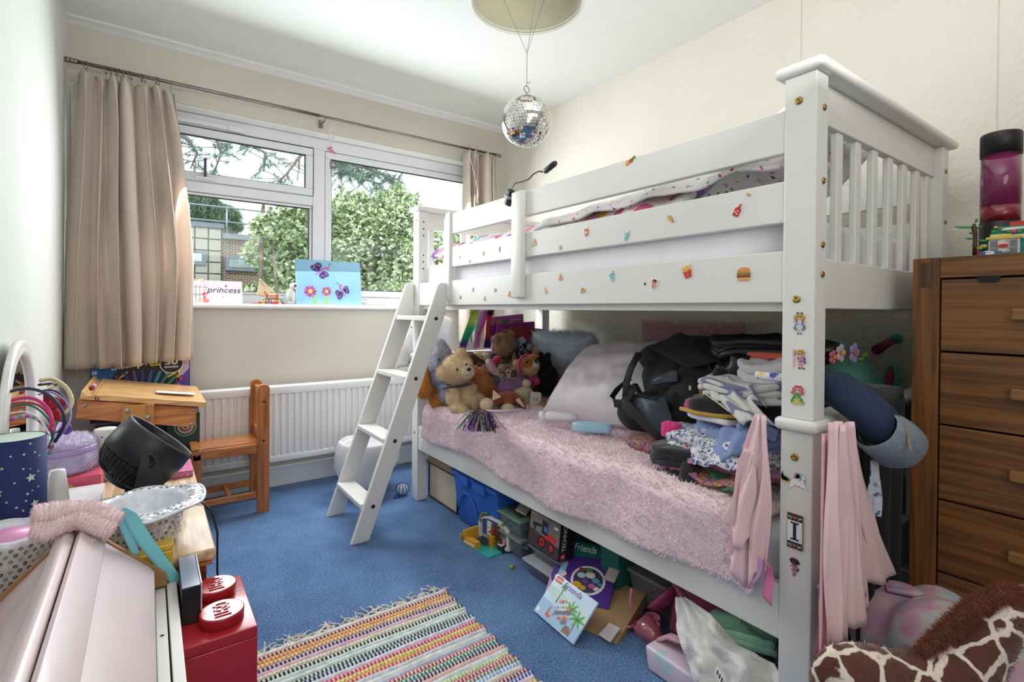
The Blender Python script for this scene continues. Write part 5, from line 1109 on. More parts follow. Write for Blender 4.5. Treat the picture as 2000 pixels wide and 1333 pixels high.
patchsheet(mb(navyp, True), [Sx(1225, 775, 1.415), Sx(1283, 868, 1.40), Sx(1322, 850, 1.42), Sx(1300, 775, 1.42)], 12, 10, .03, .015, -.004).build('side_panel', bag)
patchsheet(mb(nylon, True), [Sx(1216, 770, 1.405), Sx(1215, 800, 1.40), Sx(1300, 872, 1.395), Sx(1312, 862, 1.40)], 12, 4, .01, .008, -.004).build('lower_edge', bag)
patchsheet(mb(M('bag_sheen', '#3a4450', .45), True), [Sx(1268, 740, 1.45), Sx(1270, 752, 1.44), Sx(1325, 745, 1.46), Sx(1322, 722, 1.47)], 8, 5, .01, .01, -.003).build('front_pocket', bag)
mb(strapm, True).tube([Sx(1228, 742, 1.42), Sx(1208, 758, 1.43), Sx(1196, 775, 1.43), Sx(1200, 788, 1.42), Sx(1215, 790, 1.41), Sx(1228, 775, 1.40), Sx(1238, 755, 1.41)], .017, 8, flatk=.2).build('strap', bag)
mb(strapm, True).tube([Sx(1248, 690, 1.46), Sx(1232, 720, 1.42), Sx(1224, 745, 1.41), Sx(1222, 775, 1.40)], .018, 8, flatk=.25).build('strap', bag)
mb(strapm, True).tube([Sx(1240, 750, 1.415), Sx(1250, 770, 1.405), Sx(1280, 778, 1.41), Sx(1300, 760, 1.43)], .012, 8, flatk=.25).build('strap', bag)
patchsheet(mb(nylon, True), [Sx(1268, 678, 1.50), Sx(1345, 720, 1.47), Sx(1452, 700, 1.52), Sx(1330, 652, 1.60)], 16, 10, .03, .012, -.004).build('lid_flap', bag)
mb(M('zip_white', '#d9d6c8', .5)).box(-.003, .003, -.007, .007, -.002, .002, Frame(Sx(1348, 758, 1.40), (0, -1, 0), (0, 0, 1), (-1, 0, 0))).build('zip_pull', bag)
# ---- folded garments: layered slabs
def slab(q, c, w, d, h, rz, layers=3, seed=1, sag=.0, tilt=(0, 0), pw=.6, n=56, puff=.3):
    """folded cloth: superellipse outline, one rounded edge per fold, rumpled top"""
    c = Vector(c); R = Matrix.Rotation(math.radians(rz), 3, 'Z') @ Matrix.Rotation(math.radians(tilt[0]), 3, 'X') @ Matrix.Rotation(math.radians(tilt[1]), 3, 'Y')
    prof = []
    for L in range(layers):
        for k in range(5): a = -math.pi/2+math.pi*k/4; prof.append((L, math.cos(a), (L+.5+.5*math.sin(a))/layers))
    rings = []
    for L, e, zz in prof:
        ring = []
        for i in range(n):
            t = 2*math.pi*i/n; ct, st = math.cos(t), math.sin(t)
            x = w/2*math.copysign(abs(ct)**pw, ct); y = d/2*math.copysign(abs(st)**pw, st)
            k = 1-.05*(1-e)+.15*ns((ct*1.4, st*1.4, L*.9), 1, seed)+.05*ns((ct*4, st*4, L), 1, seed+2)
            z = zz*h+.35*h*puff*ns((ct*1.2, st*1.2, L*.3), 1.2, seed+5)+.12*h*puff*math.sin(t*5+seed)-sag*max(0, ct)**2
            ring.append(Vector((x*k, y*k, z)))
        rings.append(ring)
    for rr in (.8, .55, .3, .1):
        rings.append([Vector((p.x*rr, p.y*rr, p.z+h*.10*(1-rr)+h*.35*puff*ns((p.x*rr*18, p.y*rr*18, 0), 1, seed+9))) for p in rings[len(prof)-1]])
    V = [c+R @ p for r in rings for p in r]; Fs = []
    for j in range(len(rings)-1):
        for i in range(n): Fs.append((j*n+i, j*n+(i+1) % n, (j+1)*n+(i+1) % n, (j+1)*n+i))
    Fs.append(tuple(range(n))[::-1]); Fs.append(tuple(range((len(rings)-1)*n, len(rings)*n)))
    return q.add(V, Fs, True)
def cloth(nm, col, **k): k.setdefault('rough', .9); k.setdefault('sheen', .25); k.setdefault('bump', .25); k.setdefault('bs', 35); return M(nm, col, **k)
GR = 'clothes heaped at the near end of the lower bunk'
def garment(name, label, m, c, w, d, h, rz=0, cat='clothing', **k):
    return tag(slab(mb(m, True), c, w, d, h, rz, **k).build(name), label, cat, GR)
crochet = dots('crochet_print', '#3a2a3a', ['#c9333f', '#2f7f5c', '#e39a3a', '#3f6fb0', '#8a3f8c', '#e05a8a', '#26435c', '#d9c24a'], 210, .7)
garment('crochet_blanket', 'multicoloured crocheted blanket lying under the bag and clothes', crochet, (1.50, 1.03, .553), .32, .48, .03, 0, cat='blanket', layers=1, seed=3, puff=.1)
grn = cloth('knit_green', '#2f6a46', bump=.8, bs=90)
tag(mb(grn, True).sheet(lambda u, v: (1.285-.10*u+.10*v, .86-.16*u-.05*v, .568+.012*math.sin(u*8)+.01*math.sin(v*3)-.01*u), 24, 10, thick=-.008).build('green_knit'), 'dark green ribbed knit edge poking out below the clothes', 'knitting')
tag(mb(crochet, True).sheet(lambda u, v: (1.225-.02*u+.10*v, .93-.24*u, .562+.008*math.sin(u*9)+.012*v), 24, 8, thick=-.008).build('crochet_shawl'), 'striped crocheted shawl edge in front of the black trousers', 'shawl')
garment('pink_shirt', 'dusty pink folded top near the bottom of the clothes heap', cloth('cl_pink', '#b9709a'), (1.40, .82, .578), .26, .36, .028, 8, layers=2, seed=4)
garment('black_trousers', 'folded black trousers lying at the front edge of the clothes heap', cloth('cl_black', '#26232a'), (1.275, .93, .575), .13, .15, .05, 25, layers=3, seed=5, tilt=(0, 0))
garment('hot_pink_sock', 'small hot pink cloth scrap beside the floral blouse', cloth('cl_hot', '#dd2f7c'), (1.315, .985, .635), .045, .055, .04, 0, cat='sock', layers=1, seed=6)
fl_blue = dots('blue_flower_print', '#dfe0e6', ['#3b4a8f', '#4f5fa6', '#2d3a78', '#7f8f6a', '#3b4a8f'], 95, .42)
garment('floral_blouse', 'white blouse with small blue flowers folded under the light blue shirt', fl_blue, (1.385, .85, .605), .25, .34, .055, 14, layers=2, seed=7, puff=.6)
garment('blue_shirt', 'light blue shirt draped over the floral blouse', cloth('cl_blue', '#7f95c4'), (1.41, .80, .655), .21, .28, .045, -8, layers=2, seed=8, tilt=(0, -16), puff=.8)
garment('royal_blue_top', 'royal blue folded top under the black and yellow one', cloth('cl_royal', '#2f3590'), (1.46, .80, .695), .24, .30, .014, 6, layers=1, seed=9)
garment('white_tee', 'white folded tee with small mark between blue shirt and black top', cloth('cl_white2', '#dcdce2'), (1.41, .86, .70), .18, .20, .016, -6, layers=1, seed=10)
garment('magenta_strap_top', 'magenta and lilac top with strap sticking out at the left of the heap', cloth('cl_magenta', '#c04a7c'), (1.40, .915, .715), .13, .14, .03, 30, layers=2, seed=11)
garment('black_yellow_top', 'black top with yellow hem folded in the heap', cloth('cl_blackbrown', '#221b1c'), (1.42, .84, .728), .20, .25, .034, 8, layers=1, seed=12, puff=.5)
tag(mb(cloth('cl_yellow', '#c79a3a'), True).tube([(1.31, .95, .728), (1.315, .90, .722), (1.325, .84, .722), (1.34, .78, .728), (1.37, .72, .735)], .006, 8).build('yellow_hem'), 'mustard yellow hem edging the black folded top', 'trim', GR)
garment('mustard_top', 'mustard yellow crumpled top showing above the black one', cloth('cl_mustard', '#8f7334'), (1.43, .88, .76), .12, .13, .04, 20, layers=2, seed=13, puff=.9)
stripe = M('stripe_tee', '#ddd9d2', .9, sheen=.2, bump=.2, bs=60)
nt = stripe.node_tree; n = nt.nodes; l = nt.links; tc = n.new('ShaderNodeTexCoord'); wv = n.new('ShaderNodeTexWave'); wv.inputs['Scale'].default_value = 9; wv.inputs['Distortion'].default_value = .5; wv.bands_direction = 'X'
l.new(tc.outputs['Object'], wv.inputs[0]); r = n.new('ShaderNodeValToRGB'); r.color_ramp.elements[0].position = .86; r.color_ramp.elements[0].color = lin('#e2dfd9')+(1,); r.color_ramp.elements[1].position = .93; r.color_ramp.elements[1].color = lin('#8288a8')+(1,)
l.new(wv.outputs[0], r.inputs[0]); l.new(r.outputs[0], n['Principled BSDF'].inputs['Base Color'])
garment('striped_tee', 'white striped tee stack folded in several layers high in the heap', stripe, (1.455, .795, .775), .24, .29, .055, 10, layers=3, seed=14, tilt=(0, -4), puff=.5)
garment('white_knit', 'white pointelle knit cardigan folded on top near the bed post', cloth('cl_knit', '#dedbe0', bump=.7, bs=70), (1.47, .735, .835), .17, .19, .05, 0, layers=2, seed=15, tilt=(0, -8), puff=.7)
garment('coral_top', 'coral orange top sticking out above the white knit', cloth('cl_coral', '#d9614f'), (1.50, .74, .888), .15, .18, .016, 14, layers=1, seed=16)
lea = M('leather_black', '#17161a', .38, bump=.5, bs=30, var=.1)
garment('black_jacket', 'shiny black jacket crumpled along the top of the heap', lea, (1.57, .80, .885), .26, .36, .055, 10, cat='jacket', layers=2, seed=17, puff=1.0)
def flap(parent_name, name, P4, m, bulge=.02, nz=.02, seed=1, nu=22, nv=16):
    par = [o for o in COL.objects if o.name == parent_name][0]
    A, B, C, D = [site(x, y, X=xx) for x, y, xx in P4]; n = (B-A).cross(D-A).normalized()
    if n.x > 0: n = -n
    def fn(u, v):
        p = A.lerp(B, u).lerp(D.lerp(C, u), v); return p+n*(bulge*math.sin(v*2.6)+.006*math.sin(u*17+v*4+seed)+nz*ns((u*3.5, v*2.5, seed), 1))+Vector((0, 0, .012*ns((u*4, v, seed), 1)))
    mb(m, True).sheet(fn, nu, nv, thick=.003).build(name, par)
flap('blue_shirt', 'hanging_front', ((1388, 838, 1.33), (1508, 836, 1.34), (1470, 876, 1.26), (1412, 912, 1.25)), MATS['cl_blue'], seed=2)
flap('blue_shirt', 'sleeve', ((1440, 828, 1.32), (1522, 842, 1.34), (1516, 862, 1.31), (1450, 858, 1.30)), MATS['cl_blue'], seed=5)
flap('floral_blouse', 'hanging_hem', ((1345, 862, 1.30), (1500, 868, 1.30), (1478, 930, 1.245), (1362, 915, 1.24)), fl_blue, seed=3)
flap('striped_tee', 'sleeve', ((1378, 772, 1.35), (1450, 760, 1.36), (1520, 838, 1.32), (1455, 832, 1.30)), stripe, seed=7, bulge=.03)
flap('striped_tee', 'hem', ((1400, 742, 1.38), (1470, 752, 1.38), (1500, 800, 1.35), (1395, 785, 1.34)), stripe, seed=9, bulge=.03)
flap('pink_shirt', 'sleeve', ((1300, 878, 1.27), (1345, 868, 1.28), (1372, 905, 1.25), (1296, 925, 1.235)), cloth('cl_palepink', '#c98ab5'), seed=4)
flap('black_trousers', 'leg', ((1294, 893, 1.255), (1368, 905, 1.26), (1360, 972, 1.20), (1286, 950, 1.205)), MATS['cl_black'], seed=6, bulge=.012)
flap('black_jacket', 'collar', ((1385, 712, 1.44), (1470, 690, 1.46), (1480, 735, 1.42), (1400, 742, 1.40)), lea, seed=8, bulge=.03)
# ---------------- satin robe around the near post
satin = clothmat('pink_satin', '#f9d6da', .12, .3, .2); satin.node_tree.nodes['Principled BSDF'].inputs['Specular IOR Level'].default_value = .7
robe = thing('satin_robe', 'pale pink satin robe hanging on both sides of the near bed post', 'robe', (1.2, .47, .35))
def drape(A, B, wa, wb, folds, amp, m, name, parent=None, nu=40, nv=26, ph=0, bow=0, thick=.0015, wdir=None, out=None, label=None, cat=None, group=None, jag=.0):
    A, B = Vector(A), Vector(B); wd = Vector(wdir).normalized(); od = Vector(out).normalized()
    def fn(u, v):
        c = A.lerp(B, v); w = wa+(wb-wa)*v**.8; k = amp*(.35+.65*v)
        a = u*folds*6.283+ph
        p = c+wd*((u-.5)*w+.006*math.sin(v*7+u*5+ph))+od*(k*math.sin(a+.8*math.sin(v*2.5+ph))+.35*k*math.sin(a*2.3+v*3)+bow*math.sin(v*3.14))
        if v > .9 and jag: p.z += jag*math.sin(u*7+ph)*(v-.9)*10
        return p
    q = mb(m, True).sheet(fn, nu, nv, thick=thick); o = q.build(name, parent)
    if label and parent is None: tag(o, label, cat, group)
    return o
drape((1.142, .612, .785), (1.128, .640, .405), .03, .105, 2.2, .012, satin, 'front_panel', robe, wdir=(0, 1, 0), out=(1, 0, 0), ph=1, jag=.03)
drape((1.135, .63, .70), (1.12, .660, .49), .02, .07, 1.3, .010, satin, 'sleeve', robe, wdir=(0, 1, .15), out=(1, 0, 0), ph=2, jag=.02)
drape((1.105, .442, .805), (1.115, .438, .36), .045, .065, 1.6, .012, satin, 'back_panel', robe, wdir=(1, 0, 0), out=(0, 1, 0), ph=.5)
drape((1.135, .435, .80), (1.205, .43, .385), .05, .105, 1.1, .014, satin, 'back_panel', robe, wdir=(1, 0, 0), out=(0, 1, 0), ph=3, jag=.004)
drape((1.165, .445, .785), (1.285, .438, .42), .05, .12, 1.0, .012, satin, 'back_panel', robe, wdir=(1, 0, 0), out=(0, 1, 0), ph=4.4, jag=.004)
drape((1.205, .450, .72), (1.355, .435, .425), .04, .075, .8, .008, satin, 'belt_end', robe, wdir=(1, 0, 0), out=(0, 1, 0), ph=1.4)
def hem(A, B, w, name='hem'): pass
mb(clothmat('satin_dark', '#dd9fae', 0, .4, .2), True).sheet(lambda u, v: (1.082+.05*u, .452+.008*math.sin(u*9), .78-.46*v), 14, 20, thick=.0015).build('lining', robe)
lilr = clothmat('lilac_ribbon', '#d79ad6', .1, .35, .2); hotr = clothmat('rose_ribbon', '#e07fb0', .1, .35, .2)
tag(mb(hotr, True).sheet(lambda u, v: (1.134+.006*math.sin(v*5), .588+.012*(u-.5)*1.6-.004*v, .45-.06*v*1.4+.01*u), 5, 12, thick=.001).build('pink_ribbon'), 'bright pink ribbon end hanging at the foot of the bed side', 'ribbon')
tag(mb(lilr, True).sheet(lambda u, v: (1.126+.004*math.sin(v*5+1), .615+(u-.5)*.020*(1-.5*v)-.01*math.sin(v*4), .46-.075*v-.012*(u-.5)), 5, 12, thick=.001).build('lilac_ribbon'), 'lilac ribbon tail hanging beside the bright pink ribbon', 'ribbon')
# white vest + inner rose garment below robe
drape((1.20, .49, .44), (1.21, .475, .345), .10, .08, 1.2, .012, cloth('cl_offwhite', '#d6cdc6'), 'white_vest', None, wdir=(1, 0, 0), out=(0, 1, 0), label='off white vest hem hanging below the pink robe', cat='clothing', jag=.02)
drape((1.13, .468, .40), (1.12, .468, .24), .05, .04, 1.2, .006, clothmat('rose_cloth', '#b86a80', .05, .6, .2), 'rose_skirt', None, wdir=(1, 0, 0), out=(0, 1, 0), label='dark rose cloth hanging beside the post under the pink robe', cat='clothing')
def wrinkle(q, k, sc=14):
    q.v = [p+Vector((ns(p, sc, 1), ns(p, sc, 2), ns(p, sc, 3)))*k for p in q.v]
# ---------------- jeans hanging over the foot board
den = M('denim_navy', '#1d2b48', .85, var=.15, vs=90, bump=.3, bs=200); deng = M('denim_inside', '#7d8893', .9, var=.12, vs=120, bump=.3, bs=200)
je = thing('jeans', 'dark blue jeans with turned up grey cuff hanging over the foot board', 'jeans', (1.35, .47, .69))
pth = [(1.285, .56, .848), (1.275, .50, .845), (1.268, .455, .820), (1.268, .43, .795), (1.283, .42, .773)]
qj = mb(den, True).tube(pth, [.042, .048, .050, .049, .047], 24, flatk=.80); wrinkle(qj, .010); qj.build('leg', je)
ax = (Vector((1.50, .41, .712))-Vector((1.42, .42, .757))).normalized(); DX = Vector((-.155, .0, .016))
def ringat(c, r, fk=.85, wv=.08, ph=0):
    a = ax.cross(Vector((0, 0, 1))).normalized(); b = a.cross(ax).normalized()
    r *= .74; return [Vector(c)+DX+a*r*fk*math.cos(t)*(1+wv*math.sin(2*t+ph))+b*r*math.sin(t)*(1+wv*math.cos(3*t+ph)) for t in [k/36*6.283 for k in range(36)]]
rings = [ringat((1.405, .423, .765), .060, ph=0), ringat((1.41, .422, .760), .068, ph=.3), ringat((1.455, .416, .738), .074, ph=.6), ringat((1.50, .41, .715), .079, ph=.9), ringat((1.503, .41, .713), .076, ph=.9), ringat((1.45, .416, .740), .066, ph=.6), ringat((1.41, .422, .76), .055, ph=.3)]
q = mb(deng, True); q.add([p for r in rings for p in r], [(j*36+i, j*36+(i+1) % 36, (j+1)*36+(i+1) % 36, (j+1)*36+i) for j in range(len(rings)-1) for i in range(36)]); q.build('turned_cuff', je)
mb(M('stitch_tan', '#a38c6a', .8)).box(-.002, .002, -.028, .028, .0, .003, Frame((1.268, .372, .766), (.8, .1, -.5), (.1, .2, .95), (0, -1, 0))).build('seam_tab', je)
garment('patterned_scarf', 'white cloth with blue leaf pattern over the foot board', dots('leaf_print', '#dcdbe0', ['#4a5f9c', '#d9c88a', '#6a7fb0'], 40, .36), (1.30, .60, .845), .20, .16, .018, 0, cat='scarf', layers=1, seed=21, tilt=(0, 8))
garment('black_jumper', 'black jumper draped over the foot board behind the jeans', cloth('cl_jet', '#101014'), (1.60, .575, .788), .34, .14, .035, 0, layers=1, seed=22, tilt=(0, 6), puff=.8)
tag(mb(cloth('cl_coat', '#0e0f13', sheen=.05), True).sheet(lambda u, v: (1.36+.24*u, .488+.006*math.sin(u*18+v*2), .80-.70*v+.0*u), 40, 20, thick=.008).build('black_coat'), 'long black coat hanging down behind the jeans and satin robe', 'coat')
drape((1.335, .452, .69), (1.345, .452, .56), .05, .04, 1.0, .008, dots('leaf_print2', '#c5cbd8', ['#7f8fb0', '#55648c', '#d9dde6'], 60, .4), 'scarf_end', None, wdir=(1, 0, 0), out=(0, 1, 0), label='grey blue patterned scarf end hanging below the jeans cuff', cat='scarf')
# ---------------- mint plush seen through the bunk end
mint = M('plush_mint', '#7cc9b2', .95, sheen=.4, var=.06); teal = M('plush_teal', '#1f8f86', .95, sheen=.4)
t = thing('mint_plush', 'big mint green plush with teal antennae and felt flowers behind the foot board', 'soft toy', (1.93, .70, .56))
mp_ = lambda px, py, Y=.68: site(px, py, Y=Y)
fuse('head', [((1.90, .72, .76), (.14, .10, .115), mint), ((1.84, .68, .70), (.10, .07, .09), mint), ((1.94, .70, .66), (.15, .10, .10), mint), (mp_(1745, 735, .64), (.03, .03, .055), mint)], t, .010, 9000, .006, .003, 31)
mb(M('magenta_felt', '#8c2f5c', .8, bump=.4, bs=150), True).ball(mp_(1738, 738, .595), (.020, .010, .036), rotf((0, 0, 0), 0, 0, 18)).build('ear_lining', t)
mb(MATS['magenta_felt'], True).tube([mp_(1712, 684), mp_(1738, 668)], [.017, .013], 10).build('antenna', t)
mb(teal, True).ball(mp_(1751, 662), (.026, .022, .020)).build('antenna_tip', t)
mb(teal, True).ball(mp_(1636, 676), (.028, .022, .018)).build('antenna_tip', t)
q = MB(); q.sm = True
def flw(px, py, r, c, cc):
    o = mp_(px, py, .60)
    for k in range(5): a = k*1.2566; q.mat(flat(c, .8), True); q.ball(o+Vector((math.cos(a)*r*.62, 0, math.sin(a)*r*.62)), (r*.5, .004, r*.38))
    q.mat(flat(cc, .8), True); q.ball(o+Vector((0, -.004, 0)), (r*.26, .004, r*.26))
for a in (('#a593c4', 1668, 690, .030, '#b9773a'), ('#c9b4be', 1642, 690, .026, '#d9a03c'), ('#c46a7c', 1627, 698, .02, '#d9a03c')): flw(a[1], a[2], a[3], a[0], a[4])
q.mat(flat('#5f9a3a', .8), True)
q.ball(mp_(1690, 694, .60), (.022, .004, .007)).ball(mp_(1682, 702, .60), (.02, .004, .006)); o = q.build('felt_flowers', t); o['kind'] = 'stuff'
mb(eye_m, True).ball(mp_(1627, 742, .60), (.010, .006, .015), rotf((0, 0, 0), 0, 0, 30)).build('eye', t); mb(MATS['magenta_felt'], True).ball(mp_(1637, 752, .60), (.010, .004, .008)).build('cheek', t)
# ================================================================== FLOOR AND UNDER THE BED
# beige fabric box
t = thing('fabric_storage_box', 'beige fabric storage box with brown trim under the far end of the bed', 'storage box', (1.42, 2.36, 0))
bei = M('fabric_beige', '#d3c7ae', .9, bump=.3, bs=150, sheen=.2); brw = M('trim_brown', '#4b372b', .8)
mb(bei).box(1.255, 1.58, 2.205, 2.515, .002, .185).build('body', t, bevel=.006)
mb(M('fabric_tan', '#b89a72', .9, bump=.4, bs=120)).box(1.250, 1.585, 2.200, 2.520, .186, .235).build('lid_band', t, bevel=.006)
mb(brw).box(1.252, 1.583, 2.203, 2.517, .235, .247).build('lid_top', t, bevel=.005)
q = mb(brw, True)
for z in (.186, .006): q.tube([(1.2515, 2.2, z), (1.2515, 2.52, z)], .004, 6).tube([(1.25, 2.2015, z), (1.585, 2.2015, z)], .004, 6)
for x, y in ((1.2525, 2.2025), (1.2525, 2.5175), ): q.tube([(x, y, .004), (x, y, .245)], .004, 6)
q.build('piping', t)
mb(M('weave_brown', '#7d6a55', .9, bump=.8, bs=200)).box(1.262, 1.56, 2.523, 2.545, .002, .262).build('handle_strap', t)
# blue lidded bin
t = thing('blue_storage_bin', 'royal blue plastic storage bin with a lid under the bed', 'storage bin', (1.42, 1.94, 0))
bp_ = M('plastic_blue', '#2f66c4', .35, var=.03)
def taper(q, x0, x1, y0, y1, z0, z1, k):
    p = []
    for z, d in ((z0, k), (z1, 0)): p += [(x0+d, y0+d, z), (x1-d, y0+d, z), (x1-d, y1-d, z), (x0+d, y1-d, z)]
    return q.add(p, [(3, 2, 1, 0), (4, 5, 6, 7), (0, 1, 5, 4), (1, 2, 6, 5), (2, 3, 7, 6), (3, 0, 4, 7)], False)
taper(mb(bp_), 1.21, 1.66, 1.79, 2.175, .002, .232, .022).build('tub', t, bevel=.012, seg=3)
mb(bp_).box(1.198, 1.672, 1.778, 2.187, .222, .248).build('lid', t, bevel=.010, seg=3)
for y in (1.86, 2.0): mb(bp_).box(1.188, 1.2, y, y+.10, .205, .246).build('latch', t, bevel=.004)
mb(bp_, True).tube([(1.214, 2.12-.19*s_, .06+.10*math.sin(min(1, s_*1.15)*math.pi)**.5) for s_ in [k/20 for k in range(21)]], .004, 6).build('embossed_arch', t)
# brick play set (half round room)
def bricks(name, label, base, parts, cat='toy', group=None):
    t = thing(name, label, cat, base, group)
    for nm, m, bs in parts:
        q = mb(flat(m, .3))
        for b in bs: q.box(base[0]+b[0], base[0]+b[1], base[1]+b[2], base[1]+b[3], base[2]+b[4], base[2]+b[5])
        q.build(nm, t)
    return t
bs_ = thing('brick_room_set', 'small toy brick room set with arched white wall on the carpet', 'toy', (1.17, 1.83, 0))
ARC = [(1.245, 1.93), (1.27, 1.86), (1.265, 1.79), (1.235, 1.74)]
wf = Frame((1.215, 1.925, 0), (.12, -1, 0), (0, 0, 1)); wf.n = Vector((-1, -.12, 0)).normalized()
P_ = [(0, .01)]+[(.10-.10*math.cos(a), .075+.045*math.sin(a)) for a in [k/12*math.pi for k in range(13)]]+[(.2, .01)]
PI_ = [(.012, .012)]+[(.10-.088*math.cos(a), .075+.034*math.sin(a)) for a in [k/12*math.pi for k in range(13)]]+[(.188, .012)]
q = mb(flat('#ecebe4', .3)); k = len(P_)
V = [wf.p(x, y, z) for z in (0, .012) for x, y in P_]+[wf.p(x, y, z) for z in (0, .012) for x, y in PI_]
Fs = []
for i in range(k-1): Fs += [(i, i+1, k+i+1, k+i), (2*k+i, 3*k+i, 3*k+i+1, 2*k+i+1), (k+i, k+i+1, 3*k+i+1, 3*k+i), (i, 2*k+i, 2*k+i+1, i+1)]
q.add(V, Fs, False).build('arch', bs_)
mb(flat('#d9cdbc', .4)).prism(PI_, -.002, .002, wf).build('back_wall', bs_)
q = MB()
def wb(c, x0, x1, z0, z1, d0, d1): q.mat(flat(c, .3)); q.box(x0, x1, z0, z1, d0, d1, wf)
wb('#3c3a42', .05, .085, .03, .10, .003, .005); wb('#f0efe9', .054, .081, .034, .064, .005, .007); wb('#f0efe9', .054, .081, .068, .096, .005, .007)
wb('#3b5fae', .022, .045, .03, .095, .003, .006); wb('#6b3a2a', .10, .135, .03, .09, .003, .012); wb('#2f7f5c', .14, .165, .05, .08, .003, .006); wb('#e3a5b8', .15, .18, .03, .05, .003, .02); wb('#2b2a2e', .15, .185, .0, .03, .003, .03); wb('#e8e5dc', .155, .18, .03, .034, .0, .032)
wb('#c0392b', .08, .1, .055, .06, .004, .02); wb('#2c2c30', .045, .10, .022, .026, .02, .06); wb('#3cb0a4', .02, .18, .0, .006, .0, .10)
wb('#e0a92e', .0, .09, .006, .034, .075, .10); wb('#e0a92e', .0, .012, .006, .06, .02, .10); wb('#c98f22', .10, .125, .006, .05, .02, .035); wb('#5a3a2a', .14, .17, .034, .05, .012, .028)
for i in range(5): q.mat(flat('#f3efe2', .3)); q.box(.012+i*.015, .020+i*.015, .014, .022, .10, .104, wf)
for x, z in ((.018, .105), (.03, .118), (.012, .09), (.055, .128), (.04, .122), (.165, .112)): q.mat(flat('#4a9a3c', .4), True); q.ball(wf.p(x, z, .012), (.009, .009, .006), None, 8, 5)
for x, z in ((.022, .085), (.028, .11), (.045, .125)): q.mat(flat('#c0304a', .4), True); q.ball(wf.p(x, z, .018), .005, None, 8, 5)
o = q.build('furniture_bricks', bs_); o['kind'] = 'stuff'
CK = site(992, 1076, Z=0)
q = MB(); q.mat(flat('#e7e3ea', .3), True); q.lathe([(.024, .004), (.03, .018), (.024, .024), (0, .026)], Frame(tuple(CK), (1, 0, 0), (0, 1, 0)), 12); q.mat(flat('#d9469a', .3), True); q.ball((CK.x, CK.y, .034), .011); q.mat(flat('#2b2a2e', .3), True); q.lathe([(.026, 0), (.026, .006)], Frame(tuple(CK), (1, 0, 0), (0, 1, 0)), 12); q.build('cake', bs_)
tb = MB(); 
for dx, dy, c in ((0, 0, '#d9372c'), (.008, .006, '#3c9a4a'), (-.006, .009, '#e3c03c')): tb.mat(flat(c, .3)); tb.box(1.142+dx, 1.152+dx, 1.955+dy, 1.964+dy, .001, .009+abs(dy))
tag(tb.build('loose_bricks'), 'tiny red green and yellow toy brick left of the room set', 'toy')
tb = MB()
for dx, dy, c in ((0, 0, '#e3c03c'), (.009, -.004, '#d9372c'), (-.004, -.009, '#5fae3c')): tb.mat(flat(c, .3)); tb.box(1.165+dx, 1.176+dx, 1.62+dy, 1.63+dy, .001, .008)
tag(tb.build('loose_bricks'), 'tiny yellow and red toy brick in front of the clear tubs', 'toy')
# clear tubs of bricks
cpl = clear('tub_plastic', '#c9ced2', .12, opacity=.22); gcl = clear('tub_green_lid', '#9fc9ae', .15, opacity=.5)
def tub(name, label, x0, x1, y0, y1, z0, z1, seed, lidm, cols):
    t = thing(name, label, 'storage tub', ((x0+x1)/2, (y0+y1)/2, z0), 'clear tubs of toy bricks under the bed')
    q = mb(cpl); k = .014; w = .003
    p = []
    for z, d in ((z0, k), (z1-.012, 0)): p += [(x0+d, y0+d, z), (x1-d, y0+d, z), (x1-d, y1-d, z), (x0+d, y1-d, z)]
    q.add(p, [(3, 2, 1, 0), (0, 1, 5, 4), (1, 2, 6, 5), (2, 3, 7, 6), (3, 0, 4, 7)], False); q.build('tub', t, bevel=.008, seg=3)
    mb(lidm).box(x0-.006, x1+.006, y0-.006, y1+.006, z1-.012, z1).build('lid', t, bevel=.005, seg=2)
    q = MB(); rg = random.Random(seed)
    for _ in range(90):
        x, y, z = rg.uniform(x0+.03, x1-.03), rg.uniform(y0+.03, y1-.03), rg.uniform(z0+.012, z0+(z1-z0)*.7); F = rotf((x, y, z), rg.uniform(0, 90), rg.uniform(-30, 30)); s = rg.uniform(.006, .014)
        q.mat(flat(cols[rg.randrange(len(cols))], .3)); q.box(-s, s, -s*.6, s*.6, -s*.4, s*.4, F)
    o = q.build('bricks', t); o['kind'] = 'stuff'; return t
bc_ = ['#b3202a', '#2f6f4a', '#d9a92e', '#2b4f9c', '#e8e4dc', '#7a4a9c', '#d9649c', '#3a3a3e']
tub('brick_tub', 'clear tub of dark red bricks, lower of the pair left of the tractor box', 1.225, 1.40, 1.64, 1.80, .002, .085, 1, clear('tub_clear_lid', '#b9bcc4', .2, opacity=.4), bc_[:2]*2+bc_)
tub('brick_tub', 'clear tub of green bricks, upper of the pair left of the tractor box', 1.225, 1.40, 1.64, 1.80, .087, .165, 2, gcl, ['#3c8a4a', '#6a9a4c', '#8a6a3c', '#2f6f4a'])
tag(mb(flat('#4a3f34', .7)).prism([(0, 0), (.12, -.02), (.14, .07), (.02, .09)], 0, .006, Frame((1.24, 1.67, .166), (1, .2, .08), (-.1, 1, .1))).build('brown_booklet'), 'brown printed booklet lying on the stacked clear tubs', 'booklet')
tag(mb(flat('#d9d3c8', .7)).prism([(0, 0), (.09, .01), (.085, .06), (.0, .05)], 0, .004, Frame((1.26, 1.65, .178), (1, .5, .1), (-.5, 1, .3))).build('leaflet'), 'pale folded leaflet on top of the brown booklet', 'leaflet')
tub('brick_tub', 'clear tub with white rim, lowest under the tractor box', 1.19, 1.40, 1.385, 1.57, .002, .060, 3, clear('tub_white_lid', '#dcdfe6', .25, opacity=.45), bc_)
tub('brick_tub', 'clear tub directly under the tractor box', 1.215, 1.42, 1.39, 1.565, .062, .110, 4, MATS['tub_clear_lid'], bc_)
